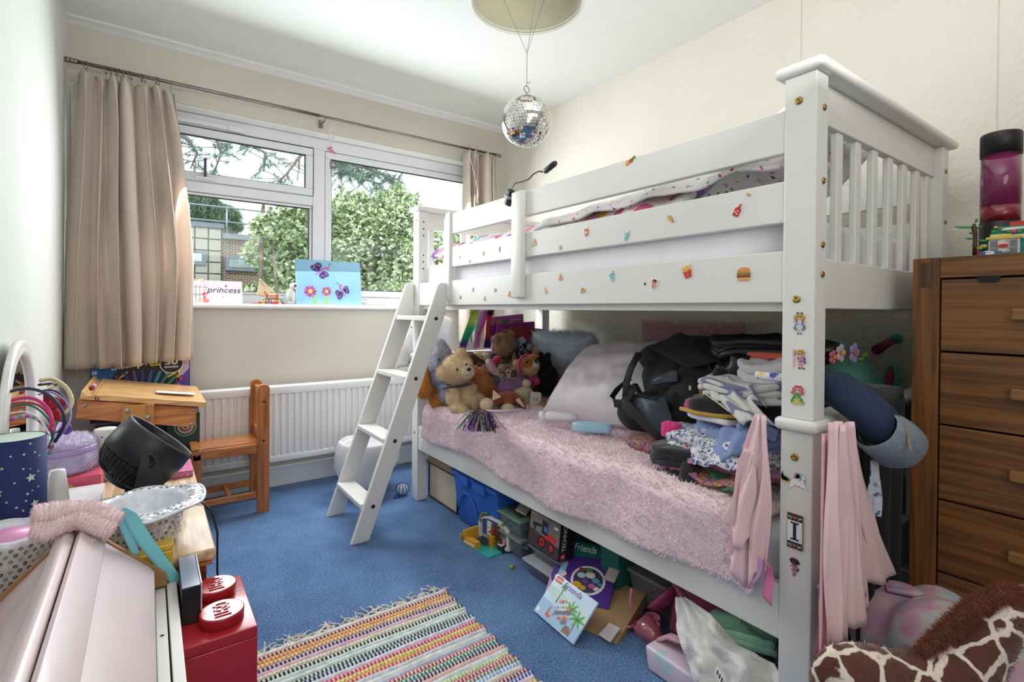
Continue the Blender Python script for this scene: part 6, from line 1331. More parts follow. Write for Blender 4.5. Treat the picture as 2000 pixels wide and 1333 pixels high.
# technical tractor box
def p_tractor(q, F, w, h):
    q.mat(M('sky_print', '#8a8076', .5, var=.3, vs=8)).poly([(.004, .004), (w-.004, .004), (w-.004, h*.82), (.004, h*.82)], F, .0003)
    q.mat(flat('#4b3a35')).poly([(.004, .004), (w-.004, .004), (w-.004, h*.3), (.004, h*.42)], F, .0004)
    q.mat(flat('#c8242c')).poly([(.003, h*.84), (.024, h*.84), (.024, h*.98), (.003, h*.98)], F, .0005).disc(w*.46, h*.22, .016, F, .0009).disc(w*.76, h*.20, .013, F, .0009); q.mat(flat('#17171a')).disc(w*.46, h*.22, .023, F, .0007).disc(w*.76, h*.2, .019, F, .0007).disc(w*.46, h*.22, .006, F, .0012)
    q.mat(flat('#d42c34')).poly([(w*.5, h*.34), (w*.88, h*.34), (w*.9, h*.46), (w*.52, h*.5)], F, .001); q.mat(flat('#2c2c33')).poly([(w*.42, h*.42), (w*.62, h*.42), (w*.62, h*.72), (w*.42, h*.74)], F, .0011); q.mat(flat('#3f7fc4')).poly([(w*.5, h*.5), (w*.6, h*.48), (w*.6, h*.6), (w*.5, h*.62)], F, .0013)
    q.mat(flat('#2c2c33')).poly([(w*.12, h*.5), (w*.4, h*.55), (w*.4, h*.62), (w*.12, h*.58)], F, .001).poly([(w*.15, h*.4), (w*.22, h*.6), (w*.27, h*.6), (w*.2, h*.4)], F, .001)
    q.mat(flat('#e9e7e2')).text('TECHNIC', w*.2, h*.86, w*.62, h*.075, F, z=.0012, bold=.012).poly([(w*.8, h*.66), (w*.92, h*.66), (w*.92, h*.72), (w*.8, h*.72)], F, .001).text('42136', w*.05, h*.76, w*.16, h*.03, F, z=.0012).text('LEGO', .005, h*.885, .017, h*.05, F, z=.001, bold=.02)
def sq(F, w, h, d, side):  # right side of a carton: frame on the +u face
    return Frame(F.p(w, 0, 0), -F.n, F.v, F.u)
TLc, TRc, BLc = site(1033, 1000, X=1.20), site(1081, 1024, X=1.19), site(1036, 1075, X=1.19)
u_ = Vector((-.02, -.165, .0)); v_ = Vector((.03, 0, .16))
Ft = Frame((1.205, 1.565, .113), (-.02, -1, 0), (.12, 0, 1)); Ft.n = Vector((-1, .02, .12)).normalized()
t = thing('tractor_box', 'black brick kit box picturing a tractor standing on a clear tub', 'toy box', (1.25, 1.49, .111))
mb(M('carton_black', '#1b1c20', .35, coat=.3)).box(0, .185, 0, .158, -.075, 0, Ft).build('carton', t, bevel=.0008)
q = MB(); p_tractor(q, Ft, .185, .158); q.build('printing', t)
Fs_ = Frame(Ft.p(.185, 0, 0), -Ft.n, Ft.v, Ft.u); q = MB()
q.mat(flat('#e9e7e2')).text('TECHNIC', .030, .035, .09, .018, Fs_, z=.0006, bold=.01, rot=math.pi/2); q.mat(flat('#c8242c')).poly([(.010, .006), (.03, .006), (.03, .028), (.01, .028)], Fs_, .0005); q.mat(flat('#f2f2f0')).text('LEGO', .012, .012, .016, .008, Fs_, z=.0009, bold=.02); q.build('spine_printing', t)
tag(mb(flat('#1f6f63', .4)).box(1.32, 1.42, 1.20, 1.285, .002, .20).build('teal_carton', bevel=.002), 'dark teal carton standing behind the tractor box under the bed', 'box')
tub('brick_tub', 'clear tub with tan carton pieces behind the leaning kit boxes', 1.36, 1.56, 1.00, 1.19, .002, .13, 6, MATS['tub_clear_lid'], ['#b98a52', '#c99a5c', '#8a6a8c', '#d9b07a'])
# purple and teal kit box leaning
def quadF(TL, TR, BL):
    TL, TR, BL = Vector(TL), Vector(TR), Vector(BL); u = (TR-TL); v = (TL-BL); w, h = u.length, v.length; u.normalize(); v = (v-u*v.dot(u)).normalized(); return Frame(BL, u, v), w, h
# the leaning plane: bottoms on carpet near the camera, tops raised against the tubs
BLp = Vector((1.085, 1.33, .012)); BRp = Vector((1.20, 1.115, .012))
uu = (BRp-BLp); hh = Vector((.185, .10, .105))
t = thing('purple_kit_box', 'purple and teal brick kit box picturing a half round room leaning under the bed', 'toy box', tuple(BLp))
F = Frame(Vector((1.13, 1.365, .035)), Vector((.11, -.20, .0)), Vector((.17, .10, .11))); w, h = .225, .225
mb(M('carton_purple', '#54328f', .35, coat=.3)).box(0, w, 0, h, -.05, 0, F).build('carton', t, bevel=.001)
q = MB(); q.mat(flat('#1f7f6f')).poly([(0, h*.70), (w, h*.80), (w, h), (0, h)], F, .0004); q.mat(flat('#c8242c')).poly([(.008, h*.82), (.045, h*.82), (.045, h*.97), (.008, h*.97)], F, .0008)
q.mat(flat('#f2f2f0')).text('LEGO', .011, h*.86, .031, .016, F, z=.0012, bold=.025).text('Friends', .055, h*.83, .085, .030, F, z=.0012, bold=.02).text('41740', .012, h*.74, .02, .007, F, z=.001)
q.mat(flat('#e9e9ee')).disc(w*.60, h*.36, .062, F, .0008, 24, ry=.055); q.mat(flat('#3c3a5a')).disc(w*.60, h*.36, .053, F, .001, 24, ry=.047)
for a, b, c, r in ((.45, .25, '#e0a92e', .018), (.55, .22, '#e0a92e', .012), (.48, .42, '#b9d9e6', .016), (.62, .45, '#e8e4dc', .018), (.72, .38, '#5fa3c9', .014), (.68, .28, '#d9649c', .013), (.58, .52, '#3c9a4a', .014), (.46, .52, '#c0304a', .010), (.76, .25, '#ecd9e2', .012), (.56, .34, '#7a4a9c', .012), (.8, .33, '#3cb0a4', .008)): q.mat(flat(c)).disc(w*a, h*b, r, F, .0014, 9, ry=r*.7)
q.mat(flat('#8fd0e6')).poly([(w*.10, h*.3), (w*.2, h*.3), (w*.22, h*.58), (w*.12, h*.58)], F, .001); q.mat(flat('#f2c6dc')).disc(w*.12, h*.30, .012, F, .0012).disc(w*.2, h*.38, .010, F, .0012); q.mat(flat('#e0a05c')).disc(w*.22, h*.28, .009, F, .0014); q.mat(flat('#f2d58b')).disc(w*.86, h*.62, .008, F, .001); q.mat(flat('#54328f')).disc(w*.85, h*.63, .006, F, .0012)
q.mat(flat('#c9a0dc')).poly([(0, .0), (w*.22, 0), (w*.05, h*.2), (0, h*.3)], F, .0009)
for k in range(14): q.mat(flat('#efe9ff')).disc(w*(.75+.24*((k*37) % 10)/10), h*(.45+.2*((k*53) % 10)/10), .0011, F, .0015, 6)
q.build('printing', t)
t = thing('instruction_booklet', 'pale blue instruction booklet picturing palm trees lying in front of the purple box', 'booklet', (1.05, 1.25, .0))
F = Frame(Vector((1.075, 1.395, .008)), Vector((-.035, -.232, .004)), Vector((.105, -.0, .088))); 
TLb, TRb, BLb, BRb = None, None, None, None
P0 = site(1042, 1193, Z=.008); P1 = site(1117, 1258, Z=.008); ub = (P1-P0); P2 = site(1098, 1128, X=P0.x+.10); vb = P2-P0
F = Frame(P0, ub, vb-ub.normalized()*vb.dot(ub.normalized())*1.0); w = ub.length*1.02; h = (vb-ub.normalized()*vb.dot(ub.normalized())).length
if F.n.z < 0: F.n = -F.n
mb(M('booklet_blue', '#b9d7ea', .3, coat=.3, var=.08, vs=14)).box(0, w, 0, h, -.006, 0, F).build('booklet', t)
q = MB(); q.mat(flat('#9fc3e2')).poly([(0, 0), (w, 0), (w, h*.33), (0, h*.4)], F, .0003); q.mat(flat('#c5e0dc')).poly([(0, h*.55), (w, h*.5), (w, h*.68), (0, h*.72)], F, .0003)
q.mat(flat('#e04a3c')).poly([(.006, h*.84), (w*.2, h*.84), (w*.2, h*.98), (.006, h*.98)], F, .0006); q.mat(flat('#f5f3f0')).text('LEGO', .010, h*.88, w*.15, h*.06, F, z=.0009, bold=.025); q.mat(flat('#f7f7fb')).text('Friends', w*.27, h*.83, w*.42, h*.13, F, z=.0009, bold=.06); q.mat(flat('#5f4aa0')).text('Friends', w*.27, h*.83, w*.42, h*.13, F, z=.0012, bold=.01)
for a, b, s_ in ((.64, .42, .026), (.84, .30, .030), (.30, .70, .016)):
    q.mat(flat('#8a6a4a')).poly([(w*a-.002, h*b-.035), (w*a+.003, h*b-.035), (w*a+.002, h*b+.02), (w*a-.001, h*b+.02)], F, .0008)
    for k in range(7): g = k*.9; q.mat(flat('#5fae5c')).disc(w*a+s_*.55*math.cos(g), h*b+.02+s_*.35*math.sin(g), s_*.55, F, .001, 8, ry=s_*.14, rot=g)
for k in range(26): a, b = .38+.3*((k*37) % 19)/19, .2+.42*((k*53) % 23)/23; q.mat(flat(['#d97a4a', '#c9a05c', '#8a5fa0', '#e8c24a', '#d0506a', '#5f8f6a'][k % 6])).disc(w*a, h*b, .0035+.002*(k % 3), F, .0012, 6)
q.mat(flat('#d96a4a')).disc(w*.3, h*.12, .012, F, .001, ry=.006).disc(w*.27, h*.22, .004, F, .001, ry=.014); q.mat(flat('#8a6a5a')).poly([(w*.68, h*.04), (w*.84, h*.06), (w*.8, h*.22), (w*.7, h*.2)], F, .001); q.mat(flat('#eef4fa')).poly([(.006, h*.05), (.02, h*.05), (.02, h*.15), (.006, h*.15)], F, .001)
q.build('printing', t)
t = thing('cardboard_box', 'opened brown cardboard box flat on the carpet behind the booklet', 'box', (1.22, 1.13, 0))
kraft = M('kraft_card', '#a98a62', .85, var=.06, bump=.1, bs=60)
F = Frame(Vector((1.125, 1.20, .004)), Vector((.045, -.15, 0)), Vector((.30, .09, .085))); mb(kraft).box(0, .14, 0, .23, -.003, 0, F).build('panel', t); mb(kraft).box(.14, .143, 0, .23, -.05, 0, F).build('side_flap', t); mb(M('flap_grey', '#b5a9a0', .7)).box(.02, .06, .175, .225, .012, .014, Frame(F.o, F.u, (F.v+F.n*.25))).build('tuck_flap', t)
mb(M('flap_pinkwhite', '#d8cfd0', .6)).prism([(0, 0), (.045, -.01), (.05, .05), (.01, .055)], 0, .003, Frame((1.14, 1.115, .012), (.3, -1, .05), (1, .3, .3))).build('end_flap', t)
# play kitchen pieces, muslin etc. (near end)
pk_ = M('toy_pink', '#c2527e', .35); pk2 = M('toy_rose', '#d97a98', .35)
t = thing('toy_pan', 'pink toy bowl on its side under the bed edge', 'toy', (1.33, 1.02, 0)); Fq = rotf((1.37, 1.02, .085), 20, -50, 10); mb(pk_, True).lathe([(.0, -.005), (.045, 0), (.065, .02), (.072, .034), (.066, .034), (.058, .018), (.0, .006)], Fq, 28).build('bowl', t)
t = thing('toy_cup', 'clear pink toy cup holding an orange ball', 'toy', (1.235, .985, 0)); Fq = rotf((1.232, .985, .052), 0, -75, 30); mb(clear('cup_pink', '#d98a9a', .15, opacity=.35), True).lathe([(.022, -.03), (.030, .0), (.037, .035), (.034, .035)], Fq, 24).build('cup', t); mb(M('orange_ball', '#d9652c', .3), True).ball((1.24, .985, .045), .022).build('orange_ball', t)
tag(mb(M('toy_purple', '#7a55b5', .25), True).ball((1.40, 1.00, .185), (.05, .05, .055)).build('purple_ball'), 'glossy purple toy ball wedged under the bed board', 'ball')
t = thing('pink_case', 'pink zipped toy case with its strap tucked under the bed', 'case', (1.40, .93, .02)); mb(M('case_pinkfabric', '#b8577a', .7, bump=.2, bs=80)).prism([(0, 0), (.20, 0), (.2, .17), (.04, .20), (0, .12)], -.06, 0, Frame((1.33, 1.0, .015), (.25, -1, 0), (.2, 0, 1))).build('case', t, bevel=.01, seg=3)
mb(pk2, True).tube([(1.30, .955, .20), (1.275, .90, .185), (1.265, .865, .15), (1.27, .86, .125), (1.28, .885, .115), (1.285, .90, .13)], .013, 8, flatk=.4).build('strap', t)
tag(mb(pk2, True).tube([(1.22, 1.055, .16), (1.222, 1.06, .12), (1.215, 1.05, .085)], .0035, 8).build('pink_hoop'), 'thin pink plastic loop hanging below the bed board', 'toy')
for i, (x, y, z, r, lb) in enumerate(((1.285, 1.03, .03, .03, 'small round pink toy pot under the bed left of the muslin'), (1.33, 1.06, .03, .026, 'small pink toy cup behind the pink pot under the bed'), (1.27, 1.075, .02, .018, 'small pink toy lid lying nearest the cardboard box'))):
    t = thing('toy_pot', lb, 'toy', (x, y, .0)); mb(pk_ if i != 1 else pk2, True).lathe([(r*.8, .002), (r, r*.6), (r*.95, r*1.3), (r*.85, r*1.3), (r*.8, .01), (0, .01)], Frame((x, y, 0), (1, 0, 0), (0, 1, 0)), 20).build('pot', t); mb(pk2, True).tube([(x-r, y, r), (x-r*1.9, y+.01, r*1.1)], .004, 6).build('handle', t)
t = thing('pastel_box', 'glossy pale pink storage box with pastel dots and a woven handle beside the bed', 'storage box', (1.13, .88, 0))
F = Frame((1.165, 1.0, .0), (-.15, -1, 0), (.0, 0, 1)); F.n = Vector((-1, .15, 0)).normalized(); F.u = Vector((-.15, -1, 0)).normalized()
pb = dots('pastel_dots', '#ead7e4', ['#d9b3dc', '#c9d3e8', '#dcc0e0', '#c4dbe2', '#e5c9e3'], 16, .32, rough=.25)
taper(mb(pb), 1.150, 1.235, .63, .945, .002, .072, .006).build('box', t, bevel=.008, seg=3)
mb(M('woven_pink', '#e0a9b6', .9, bump=.8, bs=180), True).tube([(1.20, .935, .073), (1.205, .90, .10), (1.20, .85, .112), (1.195, .80, .10), (1.19, .76, .076)], .014, 10, flatk=.4).build('handle', t)
mus = cloth('muslin_white', '#e2dfdc', bump=1.0, bs=110)
ML = [site(*p[:2], X=p[2]) for p in ((1321, 1168, 1.215), (1322, 1225, 1.17), (1336, 1280, 1.14), (1358, 1340, 1.11), (1385, 1400, 1.09))]
MR = [site(*p[:2], X=p[2]) for p in ((1340, 1168, 1.22), (1392, 1206, 1.20), (1440, 1262, 1.19), (1512, 1296, 1.205), (1540, 1345, 1.20))]
def muslin(u, v):
    a = v*4; i = min(int(a), 3); L = ML[i].lerp(ML[i+1], a-i); R_ = MR[i].lerp(MR[i+1], a-i); p = L.lerp(R_, u)
    out = Vector((-.75, -.25, .6)).normalized(); k = min(1, v*2+.15)
    p = p+out*k*(.016*math.sin(u*13+v*6+1)+.008*math.sin(v*19+u*9)+.014*ns((u*7, v*9, 2), 1, 5)+.03*ns((u*2.5, v*3, 0), 1, 3)+.02*math.sin(u*3.14)); return Vector((p.x, p.y, max(p.z, .006)))
tag(mb(mus, True).sheet(muslin, 60, 60, thick=.003).build('muslin_cloth'), 'crumpled white muslin cloth spilling out from under the near end of the bed', 'cloth')
tg = thing('muslin_label', 'small printed care label sewn on the white muslin', 'label', (1.13, .80, .1)); F = Frame(site(1396, 1316, X=1.085), (-.10, -.45, -.3), (.3, -.1, .8)); mb(MATS['label_white']).box(0, .05, 0, .018, 0, .001, F).build('tag', tg)
q = mb(flat('#55504c'))
for k in range(5): q.box(.004+k*.008, .009+k*.008, .004, .014, .001, .0014, F)
o = q.build('printing', tg); o['kind'] = 'stuff'
garment('mint_vest', 'mint green crumpled top lying on the white muslin', cloth('cl_mint', '#8fc4a8'), tuple(site(1452, 1252, X=1.245)), .08, .15, .04, 20, layers=2, seed=31, puff=1.1)['group'] = 'clothes under the bed'
q = MB(); rg = random.Random(6)
for k in range(7):
    a = Vector((1.36+.006*k, .70+rg.uniform(-.02, .02), .075+.008*rg.random())); b = a+Vector((-.13, -.085+rg.uniform(-.02, .02), .02))
    pcl = tag(mb(wood('pencil_wood', '#b9835c', '#8f5f3f'), True).tube([a, a.lerp(b, .86)], .0045, 7).mat(flat('#2fa0b0', .3), True).tube([a.lerp(b, .86), b], .0052, 7).build('pencil'), 'wooden pencils with teal ends lying beyond the muslin under the bed', 'pencil', 'pencils under the bed')
for i in range(1): tag(mb(M('blue_cloth', '#4a8fb0', .8), True).tube([(1.42, .86, .06), (1.38, .80, .09), (1.36, .75, .10), (1.40, .72, .08)], .015, 8, flatk=.5).build('blue_strap'), 'blue fabric strap lying beyond the mint top', 'strap')
# white bin with liner, ball toy
t = thing('waste_bin', 'white plastic waste bin with a loose white liner behind the ladder', 'bin', (1.0, 2.77, 0))
binw = M('bin_white', '#ecebee', .4); Fb = Frame((1.0, 2.77, 0), (1, 0, 0), (0, 1, 0))
mb(binw, True).lathe([(.10, .002), (.105, .01), (.135, .27), (.14, .275), (.135, .278), (.13, .27), (.1, .02), (0, .015)], Fb, 36).build('bin', t)
lin_ = clothmat('liner_white', '#f3f2f5', .35, .35, 0)
mb(lin_, True).sheet(lambda u, v: (lambda r, z, a: (1.0+r*math.cos(a), 2.77+r*math.sin(a), z))(*((.118+.02*v/.3, .19+.1*v/.3, u*6.283) if v < .3 else (.142+.03*math.sin(min(1, (v-.3)/.5)*1.57)*(1+.25*ns((math.cos(u*6.283)*2, math.sin(u*6.283)*2, v), 1))+.004*math.sin(u*60), .292-.17*max(0, (v-.42)/.58)*(1+.35*math.sin(u*12.5)), u*6.283))), 72, 20).build('liner', t)
mb(lin_, True).prism([(0, 0), (.03, -.005), (.022, -.09), (.012, -.095)], 0, .002, Frame((.85, 2.71, .17), (1, -.4, 0), (0, 0, 1))).build('liner_tail', t)
t = thing('football_toy', 'small white and blue knotted ball on the carpet behind the bed leg', 'ball', (1.135, 2.60, 0))
mb(M('ball_white', '#d5d6de', .6), True).ball((1.135, 2.605, .036), .034).build('ball', t)
q = mb(flat('#2f4fa0', .5), True)
for a in range(5): c, s = math.cos(a*.63), math.sin(a*.63); q.tube([(1.135+.035*math.cos(th)*c, 2.605+.035*math.cos(th)*s, .036+.035*math.sin(th)) for th in [k/16*6.283 for k in range(16)]], .0025, 5, closed=True)
q.tube([(1.115, 2.58, .01), (1.09, 2.575, .004), (1.08, 2.585, .006), (1.095, 2.60, .008)], .004, 6); q.build('blue_lines', t)
# ------------------------------------------------------------------ rag rug
rug = thing('rag_rug', 'multicoloured striped woven rag rug with cream fringe on the blue carpet', 'rug', (.56, 1.3, 0))
RX = (.205, .872); ys = 1.628
rows = [('#e9e7e4', 0), ('#7d1f33', '#e3d9cf'), ('#d98a3c', '#e8c9a0'), ('#e09a48', '#efe0c8'), ('#3a2c55', '#d9d2da'), ('#dfb9cc', 0), ('#cfd9a8', '#efe9e4'), ('#1f2622', '#e4e4dc'), ('#cfe0dc', 0), ('#dfe8ea', 0), ('#1f4a3a', '#dce6dc'), ('#262c55', '#d8dce8'), ('#d9e4ea', 0), ('#c9306e', '#f0c4d4'), ('#c9c24a', '#ece8b0'), ('#d9503c', '#efc9bd'), ('#cfdae6', 0), ('#e9e6dc', 0), ('#b9c9dc', 0), ('#c9304a', '#ece0dc'), ('#1f7a5c', '#cfe6da'), ('#2c2340', '#d9d0dc'), ('#e2bcb4', 0), ('#dde2ea', 0), ('#a9cf7a', '#e6efd6'), ('#c42c50', '#f2d3da'), ('#7a6a58', '#e2dcd2'), ('#7fb4e0', '#e0ecf6'), ('#e9e5dd', 0), ('#8c1f33', '#e6d6d2'), ('#2f3f9c', '#dadff0'), ('#d9cfe0', 0), ('#e0b04a', '#f2e4c4'), ('#e9e7e4', 0), ('#8fbf9c', '#e6f0e6'), ('#c9486e', '#f0d6de'), ('#d9dce4', 0), ('#3a3a44', '#e0e0e0')]
pitch = .0168; rgm = {}
def rugm(c): return M('rag_'+c.lstrip('#'), c, .95, var=.14, vs=60, bump=.5, bs=150, sheen=.2)
for r_i, (ca, cb) in enumerate(rows):
    y1 = ys-r_i*pitch; q = mb(rugm(ca), True); N = 118; xa = RX[0]+.004*math.sin(r_i*2.1); xb = RX[1]+.006*math.sin(r_i*1.7+1); V = []; Fs = []; mi = []
    for i in range(N+1):
        x = xa+(xb-xa)*i/N; wv_ = .0012*math.sin(x*23+r_i)+.0022*ns((x*9, r_i, 0), 1, 2); lump = .0012*ns((x*60, r_i*3, 1), 1) 
        for k, (dy, z) in enumerate(((0, .002), (-.22, .0085), (-.5, .0110), (-.78, .0085), (-1, .002))):
            tw = .0045*(1 if i % 2 else -1)*(0 if not cb else 1)*0
            V.append((x+(k-2)*.0014*(1 if cb else 0), y1+dy*pitch+wv_, z+lump+(.0016*math.sin(i*math.pi) if cb else 0)+(.0014 if (cb and i % 2) else 0)))
    b0 = len(q.v)
    for i in range(N):
        for k in range(4): Fs.append((i*5+k, i*5+k+1, (i+1)*5+k+1, (i+1)*5+k))
    Fs += [(0, 1, 2, 3, 4)[::-1], tuple(N*5+k for k in range(5))]
    q.add(V, Fs, True)
    if cb:
        q.mats.append(rugm(cb))
        for i in range(N):
            for k in range(4):
                if (i+(k > 1)) % 2: q.m[i*4+k] = 1
    q.build('rag_strip', rug)
mb(rugm('#ddd8d0')).box(RX[0]+.004, RX[1]-.004, ys-len(rows)*pitch+.002, ys-.002, .0005, .003).build('backing', rug)
q = mb(M('fringe_cream', '#ded6c8', .95), True); rg = random.Random(12)
for k in range(30):
    x = RX[0]+.01+k*(RX[1]-RX[0]-.02)/29+rg.uniform(-.006, .006); 
    for j in range(rg.choice((2, 3, 4))):
        p = Vector((x+rg.uniform(-.003, .003), ys+.001, .005)); pts = [p]; a = math.pi/2+rg.gauss(0, .3)-.25; L = rg.uniform(.006, .011); c_ = rg.gauss(0, .55)
        for s_ in range(6): a += c_+rg.gauss(0, .35); p = p+Vector((math.cos(a), math.sin(a), 0))*L; pts.append(Vector((p.x, max(ys+.002, p.y), .004+.003*abs(math.sin(s_+j)))))
        q.tube(pts, .0019, 5)
o = q.build('fringe', rug); o['kind'] = 'stuff'
# ================================================================== CHEST OF DRAWERS AND FLOOR THINGS ON THE RIGHT
oak = wood('oak_brown', '#835428', '#5c3819', (60, 3, 60), .45, .15); oakv = wood('oak_brown_v', '#835428', '#5c3819', (60, 60, 3), .45, .15); oakh = wood('oak_handle', '#8f6534', '#744e26', (60, 4, 60), .4, .2)
ch = thing('chest_of_drawers', 'tall brown oak chest of drawers beside the near end of the bunk bed', 'chest of drawers', (1.87, .02, 0))
CX0, CX1, CY0, CY1, CZ = 1.625, 2.13, -.44, .47, 1.163
mb(oak).box(CX0, CX1, CY0+.056, CY1-.056, CZ-.052, CZ).build('top_rail', ch, bevel=.0015)
mb(oak).box(CX0+.02, CX1, CY0+.056, CY1-.056, CZ-.02, CZ-.001).build('top', ch)
for y in (CY0, CY1-.055):
    mb(oakv).box(CX0, CX1, y, y+.055, 0, CZ).build('side_panel', ch, bevel=.0015)
    q = mb(wood('joint_oak', '#5f3f22', '#432a15', (60, 60, 6), .5)); q.box(CX0-.0012, CX0+.001, y+.014, y+.04, CZ-.075, CZ-.012); q.build('finger_joint', ch)
mb(oak).box(CX1-.012, CX1-.002, CY0+.05, CY1-.05, .05, CZ-.02).build('back_panel', ch)
zs = [1.109, .925, .741, .551, .368, .185]
for i in range(5):
    z1, z0 = zs[i]-.0025, zs[i+1]+.0025
    dr = mb(oak).box(CX0+.003, CX0+.025, CY0+.058, CY1-.058, z0, z1).build('drawer', ch, bevel=.002)
    zc = z0+(z1-z0)*.52
    for y0_ in (.155, -.245): mb(oakh).box(CX0-.018, CX0+.003, y0_, y0_+.125, zc-.013, zc+.013).build('handle', dr, bevel=.003)
    mb(oak).box(CX0+.026, CX1-.02, CY0+.06, CY1-.06, z0+.01, z0+.02).build('drawer_box', dr)
mb(oak).box(CX0+.004, CX0+.022, CY0+.056, CY1-.056, .03, .183).build('plinth', ch, bevel=.001)
mb(dark).prism([(0, 0), (.045, 0), (.038, -.014), (.008, -.014)], -.001, .001, Frame((CX0-.001, .345, zs[0]+.002), (0, -1, 0), (0, 0, 1), (-1, 0, 0))).build('bumper', ch)
# lava lamp
lx, ly = 1.88, .352
t = thing('lava_lamp', 'tall cylindrical lamp with magenta glass and black cap on the chest of drawers', 'lamp', (lx, ly, CZ)); Fl_ = Frame((lx, ly, CZ), (1, 0, 0), (0, 1, 0))
bkm = M('satin_black', '#1c1b1d', .4)
mb(bkm, True).lathe([(.042, .001), (.043, .004), (.043, .105), (.041, .108)], Fl_, 40).build('base', t)
mag = M('magenta_glass', '#7f2a58', .08, coat=.6, var=.05, vs=6); wax = M('red_wax', '#7a1420', .15, coat=.5, var=.3, vs=25)
mb(mag, True).lathe([(.0415, .1505), (.0415, .288)], Fl_, 40).build('glass', t)
mb(wax, True).lathe([(.0415, .108), (.0415, .150)], Fl_, 40).build('wax', t)
mb(M('ring_dark', '#4a1c36', .3), True).lathe([(.0425, .285), (.0425, .2875)], Fl_, 40).build('ring', t)
mb(bkm, True).lathe([(.043, .288), (.043, .343), (.041, .347), (.0, .347)], Fl_, 40).build('cap', t)
def CT(px, py, x): return site(px, py, X=x)
# toy tree
t = thing('toy_tree', 'small plastic brick tree with brown trunk and green leaves on the chest', 'toy', tuple(CT(1904, 500, 1.74).xy)+(CZ,))
b_ = CT(1904, 498, 1.74); b_.z = CZ+.001
br_ = flat('#4a2a1c', .4); gr_ = flat('#1f8a3c', .35)
mb(br_, True).tube([b_, b_+Vector((0, 0, .045)), b_+Vector((.001, 0, .065)), b_+Vector((-.004, .002, .08)), b_+Vector((-.002, .002, .09))], [.0055, .0045, .005, .006, .003], 8).build('trunk', t)
q = mb(gr_, True)
for (dx, dz, L, a) in ((-1, .081, .040, .12), (1, .048, .036, -.12), (-1, .052, .018, .1), (1, .078, .014, .3), (-1, .066, .012, .1), (.4, .092, .012, 1.2), (-1, .036, .006, 0)):
    o = b_+Vector((0, 0, dz)); sd = -dx
    d = Vector((.25*dx, sd*.9, a)).normalized(); F = Frame(o+d*L*.55, d, Vector((.9, .2, .2)))
    q.ball(o+d*L*.55, (L*.5, L*.26, .0028), Frame((0, 0, 0), d, Vector((.8, .3, .3)).cross(d).cross(d)*-1), 10, 6)
q.build('leaves', t)
pb_ = CT(1870, 500, 1.70); pe = CT(1912, 497, 1.72)
t = thing('toy_pen', 'red pen with yellow tip lying at the edge of the chest', 'pen', (pb_.x, pb_.y, CZ)); a = Vector((pb_.x, pb_.y, CZ+.004)); b = Vector((pe.x, pe.y, CZ+.004))
mb(flat('#c4262c', .3), True).tube([a.lerp(b, .06), b], .0036, 8).build('barrel', t); mb(flat('#d9c93c', .3), True).tube([a, a.lerp(b, .07)], [.003, .0045], 8).build('tip', t)
a = CT(1914, 497, 1.72); b = CT(1955, 493, 1.74); a.z = b.z = CZ+.009
t = thing('paint_tube', 'blue and white paint tube lying among the toys on the chest', 'tube', (a.x, a.y, CZ)); mb(flat('#2f6fae', .3), True).tube([a, b], .0085, 14).build('tube', t); mb(flat('#e2e6ea', .3), True).tube([a.lerp(b, .2), a.lerp(b, .62)], .0088, 14).build('band', t); mb(flat('#a02030', .3), True).tube([a.lerp(b, -.12), a.lerp(b, .01)], .008, 12).build('cap', t)
q = mb(flat('#2c2c33'))
for k in range(9): c = a.lerp(b, .28+.035*k); q.box(-.0004-.0004*(k % 2), .0006, -.005, .005, .0089, .0092, Frame(c, (b-a).normalized(), Vector((0, 0, 1)), Vector((-1, 0, 0))))
o = q.build('barcode', t); o['kind'] = 'stuff'
# brick camper / castle
t = thing('brick_camper', 'small teal and white brick caravan with grey pillars and flowers on the chest', 'toy', (1.78, .30, CZ))
q = MB(); Fc = Frame((1.74, .355, CZ+.001), (0, -1, 0), (0, 0, 1), (-1, 0, 0))
def wb2(c, x0, x1, z0, z1, d0, d1): q.mat(flat(c, .3)); q.box(x0, x1, z0, z1, d0, d1, Fc)
AR = [(.0, 0), (0, .045), (.012, .066), (.03, .078), (.13, .078), (.13, 0)]
q.mat(flat('#1f7f78', .3)); q.prism(AR, -.05, -.012, Fc); wb2('#e9e9e4', .03, .13, .045, .056, -.0119, -.010); wb2('#e9e9e4', .03, .13, .068, .074, -.0119, -.008); wb2('#c4342c', .045, .13, .078, .088, -.05, -.012)
wb2('#eeeae0', .008, .065, .0, .046, -.011, .0); wb2('#e0c04a', .004, .07, .046, .052, -.014, .004); wb2('#e9d98a', .012, .05, .052, .058, -.01, .002)
for x in (.020, .056):
    for k in range(5): wb2('#77797f' if k % 2 else '#8b8d93', x-.006, x+.006, .001+k*.009, .0095+k*.009, .0, .012)
wb2('#6f7177', .02, .056, .0, .012, .0, .014); wb2('#5f6167', .03, .075, .0, .006, -.005, .02)
q.mat(flat('#c4342c', .3), True); q.disc(.036, .028, .009, Fc, .003, 12, ry=.005); q.build('bricks', t)
q = MB()
for x, z, r, c in ((.055, .062, .006, '#d9468a'), (.045, .062, .006, '#1f8a3c'), (.065, .06, .007, '#1f8a3c'), (.0, .03, .008, '#a3b83c'), (-.008, .026, .007, '#8aa83c'), (.03, .072, .006, '#3c9a4a'), (.022, .076, .004, '#e3d06a'), (.085, .074, .008, '#1f8a3c'), (.035, .003, .005, '#2f8a4a'), (.018, .066, .005, '#3c9a4a')):
    q.mat(flat(c, .35), True); q.ball(Fc.p(x, z, .004), (r*.6, r, r*.7), None, 8, 6)
q.build('leaves_and_flowers', t)
# ------------------------------------------------------------------ giraffe plush in the corner

